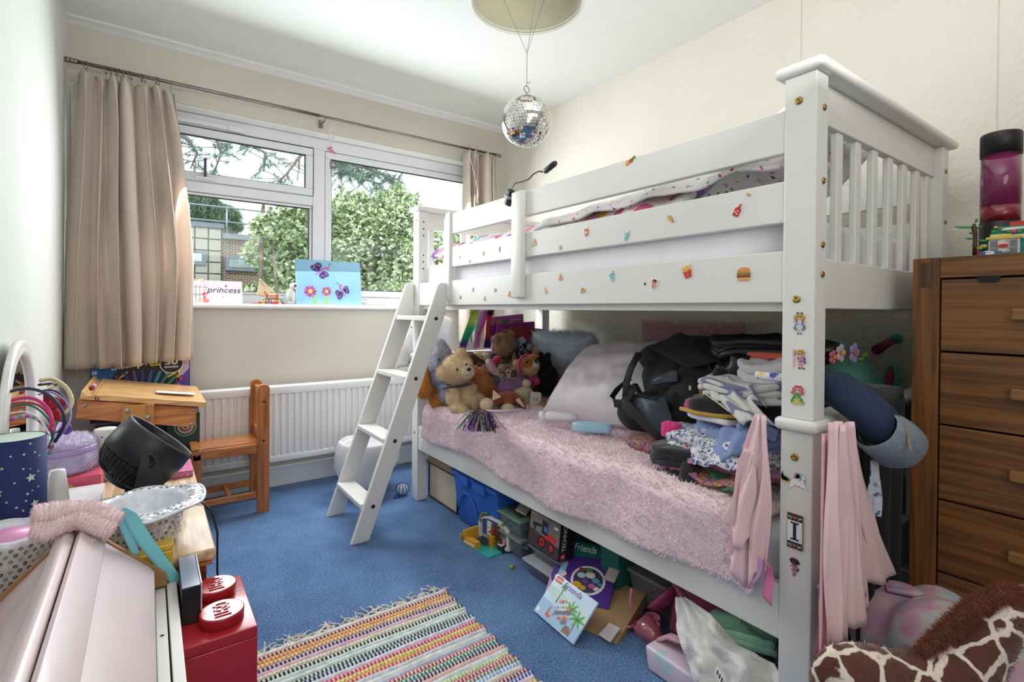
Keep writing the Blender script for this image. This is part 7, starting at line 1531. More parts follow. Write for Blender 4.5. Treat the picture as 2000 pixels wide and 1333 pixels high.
GB = giraffe_mat('giraffe_big_print', 19)
mane = M('mane_rust', '#7d3c1a', .95, sheen=.3, var=.2, vs=60)
t = thing('giraffe_plush', 'large standing giraffe plush with brown patches and rust mane in the right foreground', 'soft toy', (1.22, .30, 0))
D = .93; k = D/FPX
B_ = []
for px, py, r, rz in ((1665, 1318, 58, 58), (1700, 1325, 62, 62), (1745, 1332, 62, 58), (1790, 1330, 62, 58), (1835, 1322, 66, 66), (1870, 1310, 68, 72), (1898, 1285, 64, 62), (1920, 1255, 58, 56), (1942, 1225, 52, 52), (1962, 1200, 44, 44)):
    B_.append((deep(px, py, D), (r*k, r*k*.85, rz*k), GB))
hd = Vector(deep(2030, 1195, D)); B_ += [(hd, (.045, .045, .042), GB), (hd+RT*.05+Vector((0, 0, -.02)), (.05, .032, .03), GB), (hd+RT*.085+Vector((0, 0, -.035)), (.03, .026, .024), M('muzzle_cream', '#d9c6a8', .9))]
for (px, dd) in ((1668, -.05), (1690, .07), (1850, -.05), (1872, .07)):
    c = deep(px, 1345, D)-FW*dd*-1; B_ += chain([Vector((c.x, c.y, .24)), Vector((c.x, c.y, .04))], .042, .034, GB); B_.append((Vector((c.x, c.y, .028)), (.042, .042, .028), M('hoof_brown', '#4a2a1a', .9)))
B_ += chain([deep(1632, 1275, D), deep(1606, 1290, D), deep(1597, 1322, D), deep(1597, 1350, D), deep(1600, 1390, D)], .015, .012, GB)
gp_ = fuse('body', B_, t, .0075, 16000, .0045, .0016, 41, smooth_it=4)
fuse('mane', chain([deep(1806, 1272, D-.01), deep(1835, 1245, D-.01), deep(1866, 1215, D-.01), (deep(1900, 1188, D-.01)), deep(1930, 1172, D-.01), deep(1958, 1160, D-.01), deep(1985, 1160, D-.01)], .011, .013, mane), t, .006, 8000, .011, .0016, 42, curl=1)
mb(eye_m, True).ball(hd+RT*.04-FW*.035, .008).build('eye', t)
# ------------------------------------------------------------------ tie dye rucksack, black bag
dye = M('tie_dye', '#c9a9b5', .75); nt = dye.node_tree; n = nt.nodes; l = nt.links; tc = n.new('ShaderNodeTexCoord'); nz = n.new('ShaderNodeTexNoise'); nz.inputs['Scale'].default_value = 8; nz.inputs['Distortion'].default_value = 1.5; l.new(tc.outputs['Object'], nz.inputs[0])
r = n.new('ShaderNodeValToRGB'); e = r.color_ramp.elements
for c in (.4, .5, .6): e.new(c)
for i, (p, c) in enumerate(((.3, '#b8c4cf'), (.42, '#c9ccc9'), (.5, '#d7a9b9'), (.58, '#c99ab5'), (.72, '#9fb0bf'))): e[i].position = p; e[i].color = lin(c)+(1,)
l.new(nz.outputs['Fac'], r.inputs[0]); l.new(r.outputs[0], n['Principled BSDF'].inputs['Base Color'])
t = thing('tie_dye_rucksack', 'pink and grey tie dye rucksack on the floor behind the giraffe plush', 'bag', (1.46, .26, 0))
fuse('body', [((1.43, .30, .20), (.16, .15, .19), dye), ((1.38, .33, .30), (.10, .11, .11), dye), ((1.47, .20, .22), (.13, .14, .18), dye), ((1.40, .26, .10), (.17, .17, .10), dye), ((1.41, .36, .24), (.10, .08, .16), dye), (deep(1735, 1235, 1.2), (.07, .09, .09), dye), (deep(1760, 1190, 1.24), (.08, .08, .06), dye), (deep(1840, 1200, 1.28), (.10, .08, .07), dye)], t, .012, smooth_it=8)
mb(dye, True).tube([deep(1730, 1150, 1.22), deep(1790, 1160, 1.20), deep(1850, 1190, 1.16), deep(1900, 1230, 1.13)], [.012, .016, .016, .014], 10, flatk=.5).build('top_piping', t)
mb(strapm, True).tube([deep(1772, 1190, 1.16), deep(1790, 1200, 1.13), deep(1768, 1220, 1.12), deep(1755, 1240, 1.12), deep(1762, 1262, 1.12)], .014, 8, flatk=.3).build('handle', t)
mb(dye, True).prism([(0, 0), (.075, -.01), (.08, .07), (.01, .075)], 0, .012, Frame(deep(1775, 1262, 1.13), RT+FW*.2, UP)).build('front_pocket', t, bevel=.006, seg=3)
t = thing('black_bag', 'plain black fabric bag slumped against the foot of the chest of drawers', 'bag', (1.60, .12, 0))
fuse('body', [((1.52, .10, .25), (.09, .16, .13), blk2), ((1.53, .02, .15), (.08, .20, .15), blk2), ((1.52, .13, .10), (.09, .14, .10), blk2)], t, .012, smooth_it=6)
# ================================================================== SCHOOL DESK AND CHILD CHAIR
pine_l = wood('pine_light', '#ecc084', '#cf9654', (4, 50, 50), .35, .4); pine_s = wood('pine_side', '#dd9652', '#b0662f', (4, 60, 45), .35, .4); pine_d = wood('pine_dark', '#c67a38', '#a05a26', (50, 50, 4), .35, .4); pine_c = wood('pine_chair', '#d18843', '#ad632a', (6, 40, 40), .35, .4)
bolt_s = M('bolt_silver', '#b5b5b8', .3, metal=1)
dk = thing('school_desk', 'small pine school desk with sloping lid in the corner under the curtain', 'desk', (0, 2.76, 0))
DY0, DY1 = 2.49, 3.02
FD = Frame((-.205, 0, .694), Vector((.405, 0, -.072)), (0, 1, 0))
mb(pine_l).box(.045, .412, DY0, DY1, -.022, 0, FD).build('lid', dk, bevel=.002)
mb(pine_l).prism([(0, -.022), (.0445, -.022), (.0445, .003), (.038, .003), (.028, -.005), (.018, -.004), (.010, .006), (.0, .010)], -DY1, -DY0, Frame((-.205, 0, .694), FD.u, FD.n, Vector((0, -1, 0)))).build('pen_rest', dk, bevel=.001)
q = mb(flat('#4a2a18')); Fh = Frame((-.165, DY0, .664), (1, 0, -.17), (0, 0, 1), (0, -1, 0))
for b in ((0, .003, 0, .014), (.010, .013, 0, .014), (.003, .010, .003, .005), (.003, .010, .009, .011)): q.box(b[0], b[1], b[2], b[3], 0, .0008, Fh)
q.build('maker_mark', dk)
for y in (DY0+.012, DY1-.032): mb(pine_s).prism([(-.212, .668), (.168, .600), (.155, .518), (-.222, .600)], -y-.018, -y, Frame((0, 0, 0), (1, 0, 0), (0, 0, 1), (0, -1, 0))).build('side_panel', dk, bevel=.001)
for x in (-.218, .150): mb(pine_s).box(x, x+.016, DY0+.03, DY1-.03, .60 if x < 0 else .525, .665 if x < 0 else .595).build('end_panel', dk)
for y in (DY0-.004, DY1-.016): mb(wood('pine_leg', '#cf9450', '#b5763a', (50, 50, 4), .35, .4)).box(-.085, .020, y-.012, y+.010, 0, .635).build('leg_board', dk, bevel=.002)
for y in (DY0-.016, DY1-.028): mb(pine_s).box(-.20, .16, y, y+.022, 0, .035).build('foot', dk, bevel=.003)
mb(pine_s).box(-.06, -.03, DY0+.01, DY1-.02, .18, .26).build('stretcher', dk, bevel=.002)
for x, z in ((-.066, .617), (.0, .583)): mb(bolt_s, True).lathe([(.009, 0), (.009, .003), (.004, .004), (0, .003)], Frame((x, DY0-.016, z), (1, 0, 0), (0, 0, 1), (0, -1, 0)), 14).build('bolt', dk)
for x, z in ((-.195, .645), (.155, .592), (.145, .532)): mb(bolt_s, True).lathe([(.006, 0), (.006, .002), (0, .002)], Frame((x, DY0+.012, z), (1, 0, 0), (0, 0, 1), (0, -1, 0)), 12).build('bolt', dk)
t = thing('crayon', 'small rainbow crayon lying in the pen rest of the school desk', 'crayon', tuple(FD.p(.024, 2.66, .005))); a = FD.p(.022, 2.62, .006); b = FD.p(.024, 2.70, .008); q = MB()
for i, c in enumerate(('#8a2a4a', '#a04ab0', '#b97fd9', '#d9a5c0', '#8fd0b0', '#e3a03c', '#d9503c')): q.mat(flat(c, .3), True); q.tube([a.lerp(b, i/7), a.lerp(b, (i+1)/7)], .0085, 12)
q.build('barrel', t)
t = thing('folded_paper', 'folded sheet of white paper on the desk lid', 'paper', tuple(FD.p(.27, 2.66, .002)))
mb(M('paper_plain', '#eceaf0', .6), True).sheet(lambda u, v: FD.p(.235+.145*u, 2.60+.09*v+.02*u, .003+.007*(1-v)*math.sin(min(1, v*1.6+.25)*3.1)*.9+.003), 10, 10, thick=.001).build('sheet', t)
# marker pen set
mk = thing('marker_set', 'boxed fan of thirty coloured marker pens standing behind the desk under the curtain', 'marker set', (0, 3.09, .45))
a = site(176, 735, Y=3.085); b = site(371, 735, Y=3.085); W_ = b.x-a.x; Fm = Frame((a.x, 3.085, .47), (1, 0, 0), (0, 0, 1), (0, -1, 0))
mb(M('carton_navy', '#1a2146', .35, coat=.3)).box(0, W_, 0, .34, -.022, 0, Fm).build('carton', mk, bevel=.001)
q = MB(); q.mat(flat('#1f5fa0')).poly([(.004, .19), (.12, .19), (.10, .335), (.004, .335)], Fm, .0004); q.mat(flat('#14161e')).poly([(.055, .0), (W_-.06, 0), (W_-.03, .16), (W_-.11, .30), (.13, .30), (.06, .17)], Fm, .0006)
q.mat(flat('#c9b3d9')).poly([(W_-.07, .33), (W_-.004, .33), (W_-.004, .22), (W_-.05, .20)], Fm, .0005); q.mat(flat('#5f3f9c')).poly([(W_-.06, .17), (W_-.004, .24), (W_-.004, .14)], Fm, .0007)
for (x0, y0, x1, y1) in ((.09, .19, .14, .235), (.23, .262, .285, .268), (.285, .268, .30, .20), (.34, .228, W_-.045, .15), (.30, .20, .36, .235)):
    d = Vector((x1-x0, y1-y0, 0)).normalized(); nx, ny = -d.y*.0035, d.x*.0035; q.mat(flat('#e3d23c')).poly([(x0-nx, y0-ny), (x1-nx, y1-ny), (x1+nx, y1+ny), (x0+nx, y0+ny)], Fm, .0012)
pc_ = ['#8a1f6a', '#b0307a', '#c94a8a', '#d96a3c', '#8c2f4a', '#5a2f8c', '#6f4ab0', '#2f3f9c', '#1f5fae', '#2f8fc0', '#1f7f8a', '#2f8a5c', '#7a4fa0', '#3c5fc0', '#26a0a0']
cxm = W_*.5
for i in range(15):
    th = math.radians(152-i*8.9); c, s = math.cos(th), math.sin(th)
    def P(r0, r1, w): return [(cxm+c*r0+s*w, .04+s*r0*.86-c*w), (cxm+c*r1+s*w, .04+s*r1*.86-c*w), (cxm+c*r1-s*w, .04+s*r1*.86+c*w), (cxm+c*r0-s*w, .04+s*r0*.86+c*w)]
    q.mat(flat('#8b8f99')).poly(P(.05, .20, .0062), Fm, .0016); q.mat(flat(pc_[i])).poly(P(.155, .235, .0055), Fm, .002); q.mat(flat('#d9dae0')).poly(P(.10, .15, .0045), Fm, .0022)
q.mat(flat('#e9e9ec')).disc(W_*.80, .268, .050, Fm, .0026, 28); q.mat(flat('#0f1116')).disc(W_*.80, .268, .046, Fm, .003, 28); q.mat(flat('#f2f2f2')).text('30', W_*.80-.027, .262, .054, .030, Fm, z=.0034, bold=.03).text('MARKERS!', W_*.80-.029, .246, .058, .010, Fm, z=.0034, bold=.02)
q.text('Sharpie', .075, .235, .17, .046, Fm, z=.003, bold=.02, shear=.3, rot=.14); q.text('30', .006, .23, .02, .016, Fm, z=.001, bold=.03)
q.mat(flat('#e3d23c')).disc(W_-.052, .215, .008, Fm, .0012); q.mat(flat('#d9406a')).disc(W_-.045, .185, .013, Fm, .0012)
q.build('printing', mk)
tag(mb(M('teal_book', '#1c2c5a', .4)).box(-.20, .15, 3.055, 3.08, .002, .46).build('dark_folder', bevel=.002), 'dark navy folder standing on the floor behind the desk', 'folder')
t = thing('pattern_book', 'colouring book with round floral pattern standing under the desk lid', 'book', (.15, 2.95, 0)); F = Frame((.075, 2.96, .0), (1, -.05, 0), (0, .0, 1)); F.n = Vector((-.05, -1, 0)).normalized()
mb(flat('#2f4f4c', .5)).box(0, .135, 0, .50, -.008, 0, F).build('cover', t); q = MB(); rg = random.Random(8)
for cx_, cz_, r in ((.075, .435, .048), (.13, .32, .04), (.03, .33, .035), (.09, .22, .05)):
    for j, (c, rr) in enumerate((('#8fb0a0', 1), ('#2f5f56', .85), ('#d9cfc0', .7), ('#c4452f', .5), ('#e3d9c9', .32), ('#2f6f5a', .18))): q.mat(flat(c)).disc(min(cx_, .134-r*rr*.0), cz_, min(r*rr, .134-cx_ if cx_ > .1 else r*rr), F, .0005+.0003*j, 18)
    for a in range(8): q.mat(flat('#b9d0c4')).disc(cx_+r*.6*math.cos(a*.785), cz_+r*.6*math.sin(a*.785), r*.13, F, .0026, 8)
q.build('printing', t)
tag(mb(flat('#9fc93c', .5)).prism([(0, 0), (.07, .01), (.075, .03), (.0, .02)], 0, .012, Frame((.02, 2.80, .50), (1, 0, 0), (0, 1, 0))).build('green_pack', bevel=.001), 'small lime and purple packet tucked under the desk lid', 'packet')
# chair
cc = thing('child_chair', 'small pine child chair facing the school desk beside the radiator', 'chair', (.33, 2.93, 0))
def cpart(nm, *b, m=pine_c, bev=.003): return mb(m).box(*b).build(nm, cc, bevel=bev)
arc = lambda x0, x1, z: [(x0, 0), (x1, 0), (x1, z-.022)]+[((x0+x1)/2+(x1-x0)/2*math.cos(a), z-.022+.022*math.sin(a)) for a in [k*math.pi/8 for k in range(1, 8)]]+[(x0, z-.022)]
for y in (2.775, 2.995): mb(pine_d).prism(arc(.443, .497, .64), -y-.028, -y, Frame((0, 0, 0), (1, 0, 0), (0, 0, 1), (0, -1, 0))).build('back_post', cc, bevel=.002)
for y in (2.785, 2.990): cpart('front_leg', .168, .205, y, y+.028, 0, .330, m=pine_d)
for y in (2.785, 2.992):
    cpart('side_rail', .165, .443, y, y+.024, .300, .345); cpart('stretcher', .205, .443, y+.002, y+.020, .075, .105)
cpart('stretcher', .315, .335, 2.807, 2.994, .080, .100); cpart('front_rail', .165, .190, 2.809, 2.990, .300, .350)
cpart('seat', .172, .450, 2.800, 3.0, .340, .352, m=wood('pine_seat', '#c9803f', '#a8602a', (6, 40, 40), .25, .5)); cpart('seat_front', .164, .196, 2.786, 3.014, .345, .358)
cpart('backrest', .458, .480, 2.803, 2.995, .535, .615, m=pine_c); cpart('back_rail', .455, .480, 2.803, 2.995, .365, .405)
for x, z in ((.470, .555), (.470, .360), (.186, .322)): mb(M('bolt_dark', '#54504c', .4, metal=1), True).lathe([(.006, 0), (.006, .0015), (0, .002)], Frame((x, 2.7745 if x > .3 else 2.7845, z), (1, 0, 0), (0, 0, 1), (0, -1, 0)), 12).build('bolt', cc)
# ================================================================== LOW WOODEN TABLE AND WHAT IS ON IT
ZT = .455; TX0, TX1, TY0, TY1 = -.300, .132, 1.372, 2.25
wt = wood('worn_top', '#dcc4a2', '#b99468', (50, 4, 50), .5, .15); wd_ = wood('worn_red', '#8a4a2a', '#5f2f1c', (4, 50, 50), .45, .2); we = wood('worn_edge', '#b57f45', '#8f5c2c', (4, 50, 50), .45, .2)
tb_ = thing('low_table', 'low worn wooden cabinet table with pale scratched top along the left wall', 'table', (-.08, 1.8, 0))
for i in range(3):
    x0 = TX0+i*.144; mb(wt).box(x0+.0008, x0+.1432, TY0, TY1, ZT-.028, ZT-.0005).build('top_board', tb_, bevel=.006, seg=3)
mb(we).box(TX0+.004, TX1-.008, TY0+.004, TY0+.02, ZT-.038, ZT-.029).build('front_edge', tb_)
mb(wd_).box(TX0+.01, TX1-.018, TY0+.02, TY1-.02, .06, ZT-.040).build('cabinet', tb_, bevel=.003)
for x in (TX0+.02, TX1-.06):
    for y in (TY0+.03, TY1-.07): mb(wd_).box(x, x+.04, y, y+.04, 0, .06).build('foot', tb_)
# cable
tag(mb(M('cable_black', '#17171a', .5), True).tube([(.10, 1.72, ZT+.004), (.128, 1.70, ZT+.004), (.150, 1.69, ZT-.02), (.162, 1.66, .38), (.160, 1.64, .28), (.168, 1.62, .16), (.19, 1.56, .06), (.20, 1.50, .006), (.165, 1.46, .006), (.15, 1.44, .02)], .003, 7).build('power_cable'), 'black power cable drooping over the right edge of the low table', 'cable')
# fan
fan = thing('desk_fan', 'black round desk fan tilted up on the low table', 'fan', (0, 1.80, ZT)); fb = M('fan_black', '#202226', .42, var=.03)
ax = (RT*.57+UP*.80+FW*.44).normalized(); fc = Vector(deep(285, 884, 1.47)); fu = ax.cross(FW).normalized(); Ff = Frame(fc, fu, ax.cross(fu), ax)
mb(fb, True).lathe([(.098, -.030), (.103, -.026), (.1035, .02), (.101, .050), (.097, .060), (.093, .058), (.091, .04), (.090, -.02), (.088, -.03)], Ff, 56).build('shroud', fan)
q = mb(fb, True); 
for i in range(44):
    a = i/44*6.283; c, s = math.cos(a), math.sin(a); q.tube([Ff.p(.098*c, .098*s, -.030), Ff.p(.092*c, .092*s, -.052), Ff.p(.072*c, .072*s, -.078), Ff.p(.035*c, .035*s, -.094)], .0017, 5, flatk=1)
o = q.build('rear_grille', fan); o['kind'] = 'stuff'
mb(fb, True).lathe([(.0, -.104), (.032, -.102), (.040, -.095), (.038, -.085), (.03, -.02), (0, -.01)], Ff, 28).build('motor', fan)
q = mb(fb, True)
for r in (.045, .062, .078): q.tube([Ff.p(r*math.cos(a), r*math.sin(a), .035) for a in [k/40*6.283 for k in range(40)]], .0016, 5, closed=True)
for i in range(24):
    a = i/24*6.283; q.tube([Ff.p(.026*math.cos(a), .026*math.sin(a), .042), Ff.p(.091*math.cos(a+.5), .091*math.sin(a+.5), .034)], .0015, 5)
o = q.build('front_grille', fan); o['kind'] = 'stuff'
mb(fb, True).lathe([(.0, .046), (.024, .046), (.028, .04), (.026, .03)], Ff, 24).build('hub', fan)
for i in range(3):
    a = i*2.094; q = mb(M('blade_grey', '#33363b', .4), True); q.sheet(lambda u, v: Ff.p((.028+.055*u)*math.cos(a+v*1.1+u*.4), (.028+.055*u)*math.sin(a+v*1.1+u*.4), .0+.03*v), 6, 6, thick=.001); q.build('blade', fan)
fs = Vector((fc.x, fc.y, 0))
side_ = Vector((-fc.x, -fc.y, 0)); side_ = (side_.normalized()+RT*.10).normalized()
for sg in (1, -1):
    p0 = fc+side_*sg*.108; base = Vector((p0.x-.005, p0.y, ZT+.012)); hh_ = p0.z-ZT-.006; mb(fb).prism([(-.020, .014), (-.010, .022), (.010, .022), (.020, .014), (.045, -hh_), (-.045, -hh_)], -.003, .003, Frame(p0, Vector((0, 0, 1)).cross(side_*sg), (0, 0, 1), side_*sg)).build('arm', fan, bevel=.002)
    mb(fb, True).lathe([(.019, -.004), (.019, .006), (.015, .008), (.013, .004), (0, .004)], Frame(p0, RT, UP, side_*sg), 24).build('pivot_knob', fan)
mb(fb, True).lathe([(.088, .0015), (.092, .006), (.088, .013), (.03, .018), (0, .018)], Frame((fc.x, fc.y, ZT), (1, 0, 0), (0, 1, 0)), 40).build('base', fan)
mb(M('fan_inner', '#0d0e10', .7), True).lathe([(.0, -.088), (.030, -.086), (.066, -.072), (.088, -.048), (.09, -.028), (.0, -.02)], Ff, 32).build('rear_cover', fan)
# dotty cup and glitter book
t = thing('spotted_cup', 'white cup with small grey spots behind the black fan', 'cup', (-.11, 2.08, ZT)); c = Vector(deep(207, 856, 1.66)); mb(M('cup_white', '#dfdcd6', .4), True).lathe([(.022, ZT+.001), (.028, ZT+.02), (.031, c.z+.03), (.028, c.z+.032), (.0, c.z+.028)], Frame((c.x, c.y, 0), (1, 0, 0), (0, 1, 0)), 24).build('cup', t)
q = mb(flat('#55525a'))
for k in range(9): a = -2.6+.38*k; z = c.z-.02+.03*((k*7) % 3)/2; nn = Vector((math.cos(a), math.sin(a), 0)); q.disc(0, 0, .0028, Frame(Vector((c.x, c.y, z))+nn*.0318, Vector((-nn.y, nn.x, 0)), (0, 0, 1), nn), 0, 8)
o = q.build('spots', t); o['kind'] = 'stuff'
glit = dots('pink_glitter', '#d95f9c', ['#e9a9cc', '#c43f86', '#f0d9e6', '#b94fa0'], 160, .4, rough=.3)
tag(mb(glit).box(.03, .124, 2.0, 2.16, ZT+.0005, ZT+.022).build('pink_notebook', bevel=.002), 'pink glitter notebook sticking out from behind the fan', 'notebook')
# pink box, fluffy bag, white box
t = thing('pink_box', 'coral pink patterned box under the lilac fluffy bag', 'box', (-.21, 2.1, ZT)); mb(dots('coral_print', '#dd5a72', ['#dd5a72', '#d9c98a', '#dd5a72', '#c43f5c'], 14, .3, rough=.4)).box(-.302, -.115, 1.975, 2.22, ZT+.001, ZT+.058).build('box', t, bevel=.003)
lav = M('lavender_fur', '#c3b7dc', .95, sheen=.5, var=.1, vs=30); lavw = M('white_fur', '#dcd8dc', .95, sheen=.5); lavs = M('lilac_satin', '#b49ad0', .4)
t = thing('fluffy_bag', 'lilac fluffy round vanity bag with zip on the pink box', 'bag', (-.205, 2.08, ZT+.059)); zb_ = ZT+.060; cb = Vector((-.212, 2.085, 0))
def ov(r, z, k=.92): return [cb+Vector((r*k*math.cos(a), r*1.15*math.sin(a), z)) for a in [j/48*6.283 for j in range(48)]]
def ringmesh(q, rings):
    n_ = len(rings[0]); q.add([p for r in rings for p in r], [(j*n_+i, j*n_+(i+1) % n_, (j+1)*n_+(i+1) % n_, (j+1)*n_+i) for j in range(len(rings)-1) for i in range(n_)]+[tuple(range(n_))[::-1], tuple(range((len(rings)-1)*n_, len(rings)*n_))], True)
q = mb(lav, True); ringmesh(q, [ov(.080, zb_), ov(.088, zb_+.01), ov(.090, zb_+.04), ov(.088, zb_+.058)]); o = q.build('body', t); addfur(o, 5000, .011, .0022, [lav, lav, lavw], 3, .8)
q = mb(lavs, True); ringmesh(q, [ov(.0885, zb_+.058), ov(.090, zb_+.062), ov(.090, zb_+.072), ov(.088, zb_+.076)]); q.build('zip_band', t)
q = mb(lav, True); ringmesh(q, [ov(.087, zb_+.076), ov(.084, zb_+.088), ov(.07, zb_+.098), ov(.03, zb_+.102)]); o = q.build('top', t); addfur(o, 3500, .010, .0022, [lavw, lav, lavw], 5, .8)
mb(lavs, True).tube([cb+Vector((-.01, -.06, zb_+.088)), cb+Vector((-.015, -.055, zb_+.125)), cb+Vector((-.01, 0, zb_+.140)), cb+Vector((.0, .05, zb_+.125)), cb+Vector((.0, .055, zb_+.09))], .009, 8, flatk=.25).build('handle', t)
t = thing('white_box', 'flat white jewellery box with a silver bow on the low table', 'box', (-.19, 1.84, ZT)); mb(M('box_white', '#e9e8ea', .35)).box(-.298, -.105, 1.68, 1.955, ZT+.001, ZT+.035).build('box', t, bevel=.004, seg=3)
mb(flat('#8f8f96')).box(-.235, -.234, 1.68, 1.955, ZT+.035, ZT+.0355).build('seam', t)
q = mb(M('bow_silver', '#a89f98', .35, metal=.5), True); o_ = Vector((-.205, 1.86, ZT+.040))
for sg in (-1, 1): q.tube([o_, o_+Vector((sg*.012, .006, .005)), o_+Vector((sg*.022, .0, .003)), o_+Vector((sg*.012, -.006, .001)), o_], .0028, 6)
q.build('bow', t)
t = thing('wooden_block', 'small striped reddish wooden box edge in front of the white box', 'box', (-.15, 1.6, ZT)); mb(wood('pink_wood', '#b87860', '#9a5a48', (60, 4, 4), .6, 0)).box(-.170, -.105, 1.585, 1.66, ZT+.001, ZT+.042).build('block', t, bevel=.001); mb(M('cream_lid', '#e9dfcf', .5)).box(-.174, -.102, 1.582, 1.664, ZT+.0425, ZT+.047).build('lid', t)
# mirror
mi = thing('oval_mirror', 'white oval framed tilting mirror on the low table against the left wall', 'mirror', (-.28, 1.9, ZT)); wfm = M('frame_white', '#eceae8', .3)
my, mz, ry_, rz_ = 1.885, .685, .20, .195
prof_ = [(-.026, 0), (-.026, .010), (-.016, .016), (-.006, .012), (.0, .017), (.012, .014), (.020, .006), (.020, 0)]
q = mb(wfm, True); n_ = 60; V = []; 
def MF(a, u, d): return Vector((-.288+d+.03*(0), my+(ry_-u)*math.cos(a), mz+(rz_*1.12-u)*math.sin(a)))
for i in range(n_):
    a = i/n_*6.283
    for u, d in prof_: V.append(MF(a, u, d))
k_ = len(prof_); q.add(V, [(i*k_+j, ((i+1) % n_)*k_+j, ((i+1) % n_)*k_+(j+1) % k_, i*k_+(j+1) % k_) for i in range(n_) for j in range(k_)], True); q.build('frame', mi)
mb(M('mirror_glass', '#e6eaea', .02, metal=1, var=0)).add([MF(i/40*6.283, .012, .004) for i in range(40)], [tuple(range(40))]).build('mirror_glass', mi)
mb(wfm, True).tube([(-.25, 1.74, ZT+.012), (-.25, 1.74, .66)], [.016, .011], 10).tube([(-.25, 2.06, ZT+.012), (-.25, 2.06, .66)], [.016, .011], 10).box(-.30, -.20, 1.72, 2.08, ZT+.0005, ZT+.012).build('stand', mi)
# navy lamp with stars
lp = thing('star_lamp', 'navy blue table lamp shade with white stars at the left edge', 'lamp', (-.25, 1.6, ZT)); LC = Vector((-.2495, 1.60, 0)); LR = .0575; LZ0, LZ1 = .548, .722; navy = M('shade_navy', '#1c2a63', .75, var=.04)
q = mb(navy, True); q.lathe([(LR, LZ0), (LR*.985, LZ1), (LR*.985-.0015, LZ1), (LR-.0015, LZ0)], Frame((LC.x, LC.y, 0), (1, 0, 0), (0, 1, 0)), 48)
o = q.build('shade', lp)
me = o.data; bm = bmesh.new(); bm.from_mesh(me); bmesh.ops.delete(bm, geom=[f for f in bm.faces if len(f.verts) > 8], context='FACES'); bm.to_mesh(me); bm.free()
mb(M('lining_mint', '#c3d3c8', .8), True).lathe([(.0, LZ1-.03), (LR*.97-.003, LZ1-.028), (LR*.98-.002, LZ1-.001)], Frame((LC.x, LC.y, 0), (1, 0, 0), (0, 1, 0)), 48).build('diffuser', lp)
mb(M('lamp_base_white', '#e9e7ea', .4), True).lathe([(.04, ZT+.001), (.042, ZT+.008), (.015, ZT+.02), (.01, LZ0+.03), (.0, LZ0+.03)], Frame((LC.x, LC.y, 0), (1, 0, 0), (0, 1, 0)), 24).build('base', lp)
q = MB(); q.mat(flat('#c9d9cc', .6))
for dx_, z, r in ((.80, .635, .0105), (-.10, .612, .010), (.93, .574, .010), (-.15, .572, .010), (.78, .712, .0036), (.6, .69, .0036), (.93, .69, .0034), (.58, .658, .003), (.70, .600, .0036), (.66, .585, .003), (.85, .605, .0026), (.02, .665, .004), (1.05, .61, .003), (1.1, .68, .003), (.58, .565, .003), (.78, .655, .0025), (1.05, .645, .0032), (.35, .63, .003), (.25, .69, .003), (.15, .59, .003), (.4, .575, .0035)):
    a = -1.75+dx_*1.05; nn = Vector((math.cos(a), math.sin(a), 0)); q.star(0, 0, r, Frame(Vector((LC.x, LC.y, z))+nn*(LR+.0006), Vector((-nn.y, nn.x, 0)), (0, 0, 1), nn), .0003, rot=.5)
o = q.build('stars', lp); o['kind'] = 'stuff'
# headbands on a stand
hs = thing('headband_stand', 'white headband stand behind the navy lamp shade', 'stand', (-.235, 1.78, ZT)); a = site(8, 800, Y=1.70); 
mb(wfm, True).lathe([(.0, .705), (.018, .702), (.022, .68), (.022, .50), (.030, ZT+.02), (.05, ZT+.008), (.05, ZT+.001)], Frame((-.262, 1.745, 0), (1, 0, 0), (0, 1, 0)), 24).build('post', hs)
mb(wfm, True).lathe([(.0, .60), (.016, .598), (.022, .55), (.028, ZT+.03), (.028, ZT+.001)], Frame((-.190, 1.745, 0), (1, 0, 0), (0, 1, 0)), 24).build('side_post', hs)
def hband(label, pts, c, Y, r=.0045, kind=None):
    P = [site(x, y, Y=Y+.02*math.sin(i)) for i, (x, y) in enumerate(pts)]; Q = []
    for i in range(len(P)-1):
        p0, p1, p2, p3 = P[max(i-1, 0)], P[i], P[i+1], P[min(i+2, len(P)-1)]
        for s_ in [k/7 for k in range(7)]: Q.append(.5*((2*p1)+(-p0+p2)*s_+(2*p0-5*p1+4*p2-p3)*s_*s_+(-p0+3*p1-3*p2+p3)*s_**3))
    Q.append(P[-1]); Q = [Vector((max(XL+.008, p.x), p.y, p.z)) for p in Q]
    t = thing('headband', label, 'headband', tuple(Q[-1]), 'headbands on the white stand')
    if kind == 'rope':
        q = MB(); q.mat(flat(c, .5), True); q.tube(Q, [r*(1+.16*(i % 2)) for i in range(len(Q))], 8)
    elif kind == 'twist':
        q = MB()
        for i in range(len(Q)-1): q.mat(flat(c[(i//2) % len(c)], .5), True); q.tube([Q[i], Q[i+1]], r, 8)
    else: q = MB(); q.mat(flat(c, .4), True); q.tube(Q, r, 8, flatk=.6)
    q.build('band', t); return t, Q
hband('navy blue cord headband, widest arc on the stand', [(0, 772), (28, 763), (60, 760), (95, 772), (120, 800), (125, 830), (107, 864)], '#1d2748', 1.70, .0035, 'rope')
hband('bright pink corded headband inside the navy one', [(5, 790), (35, 779), (65, 779), (90, 795), (101, 820), (98, 838), (91, 848)], '#d02f7a', 1.72, .0040, 'rope')
t, Q = hband('red headband with tartan bow between the pink and green ones', [(12, 792), (40, 787), (70, 790), (92, 805), (104, 830), (104, 860), (96, 888)], '#b02030', 1.76, .005)
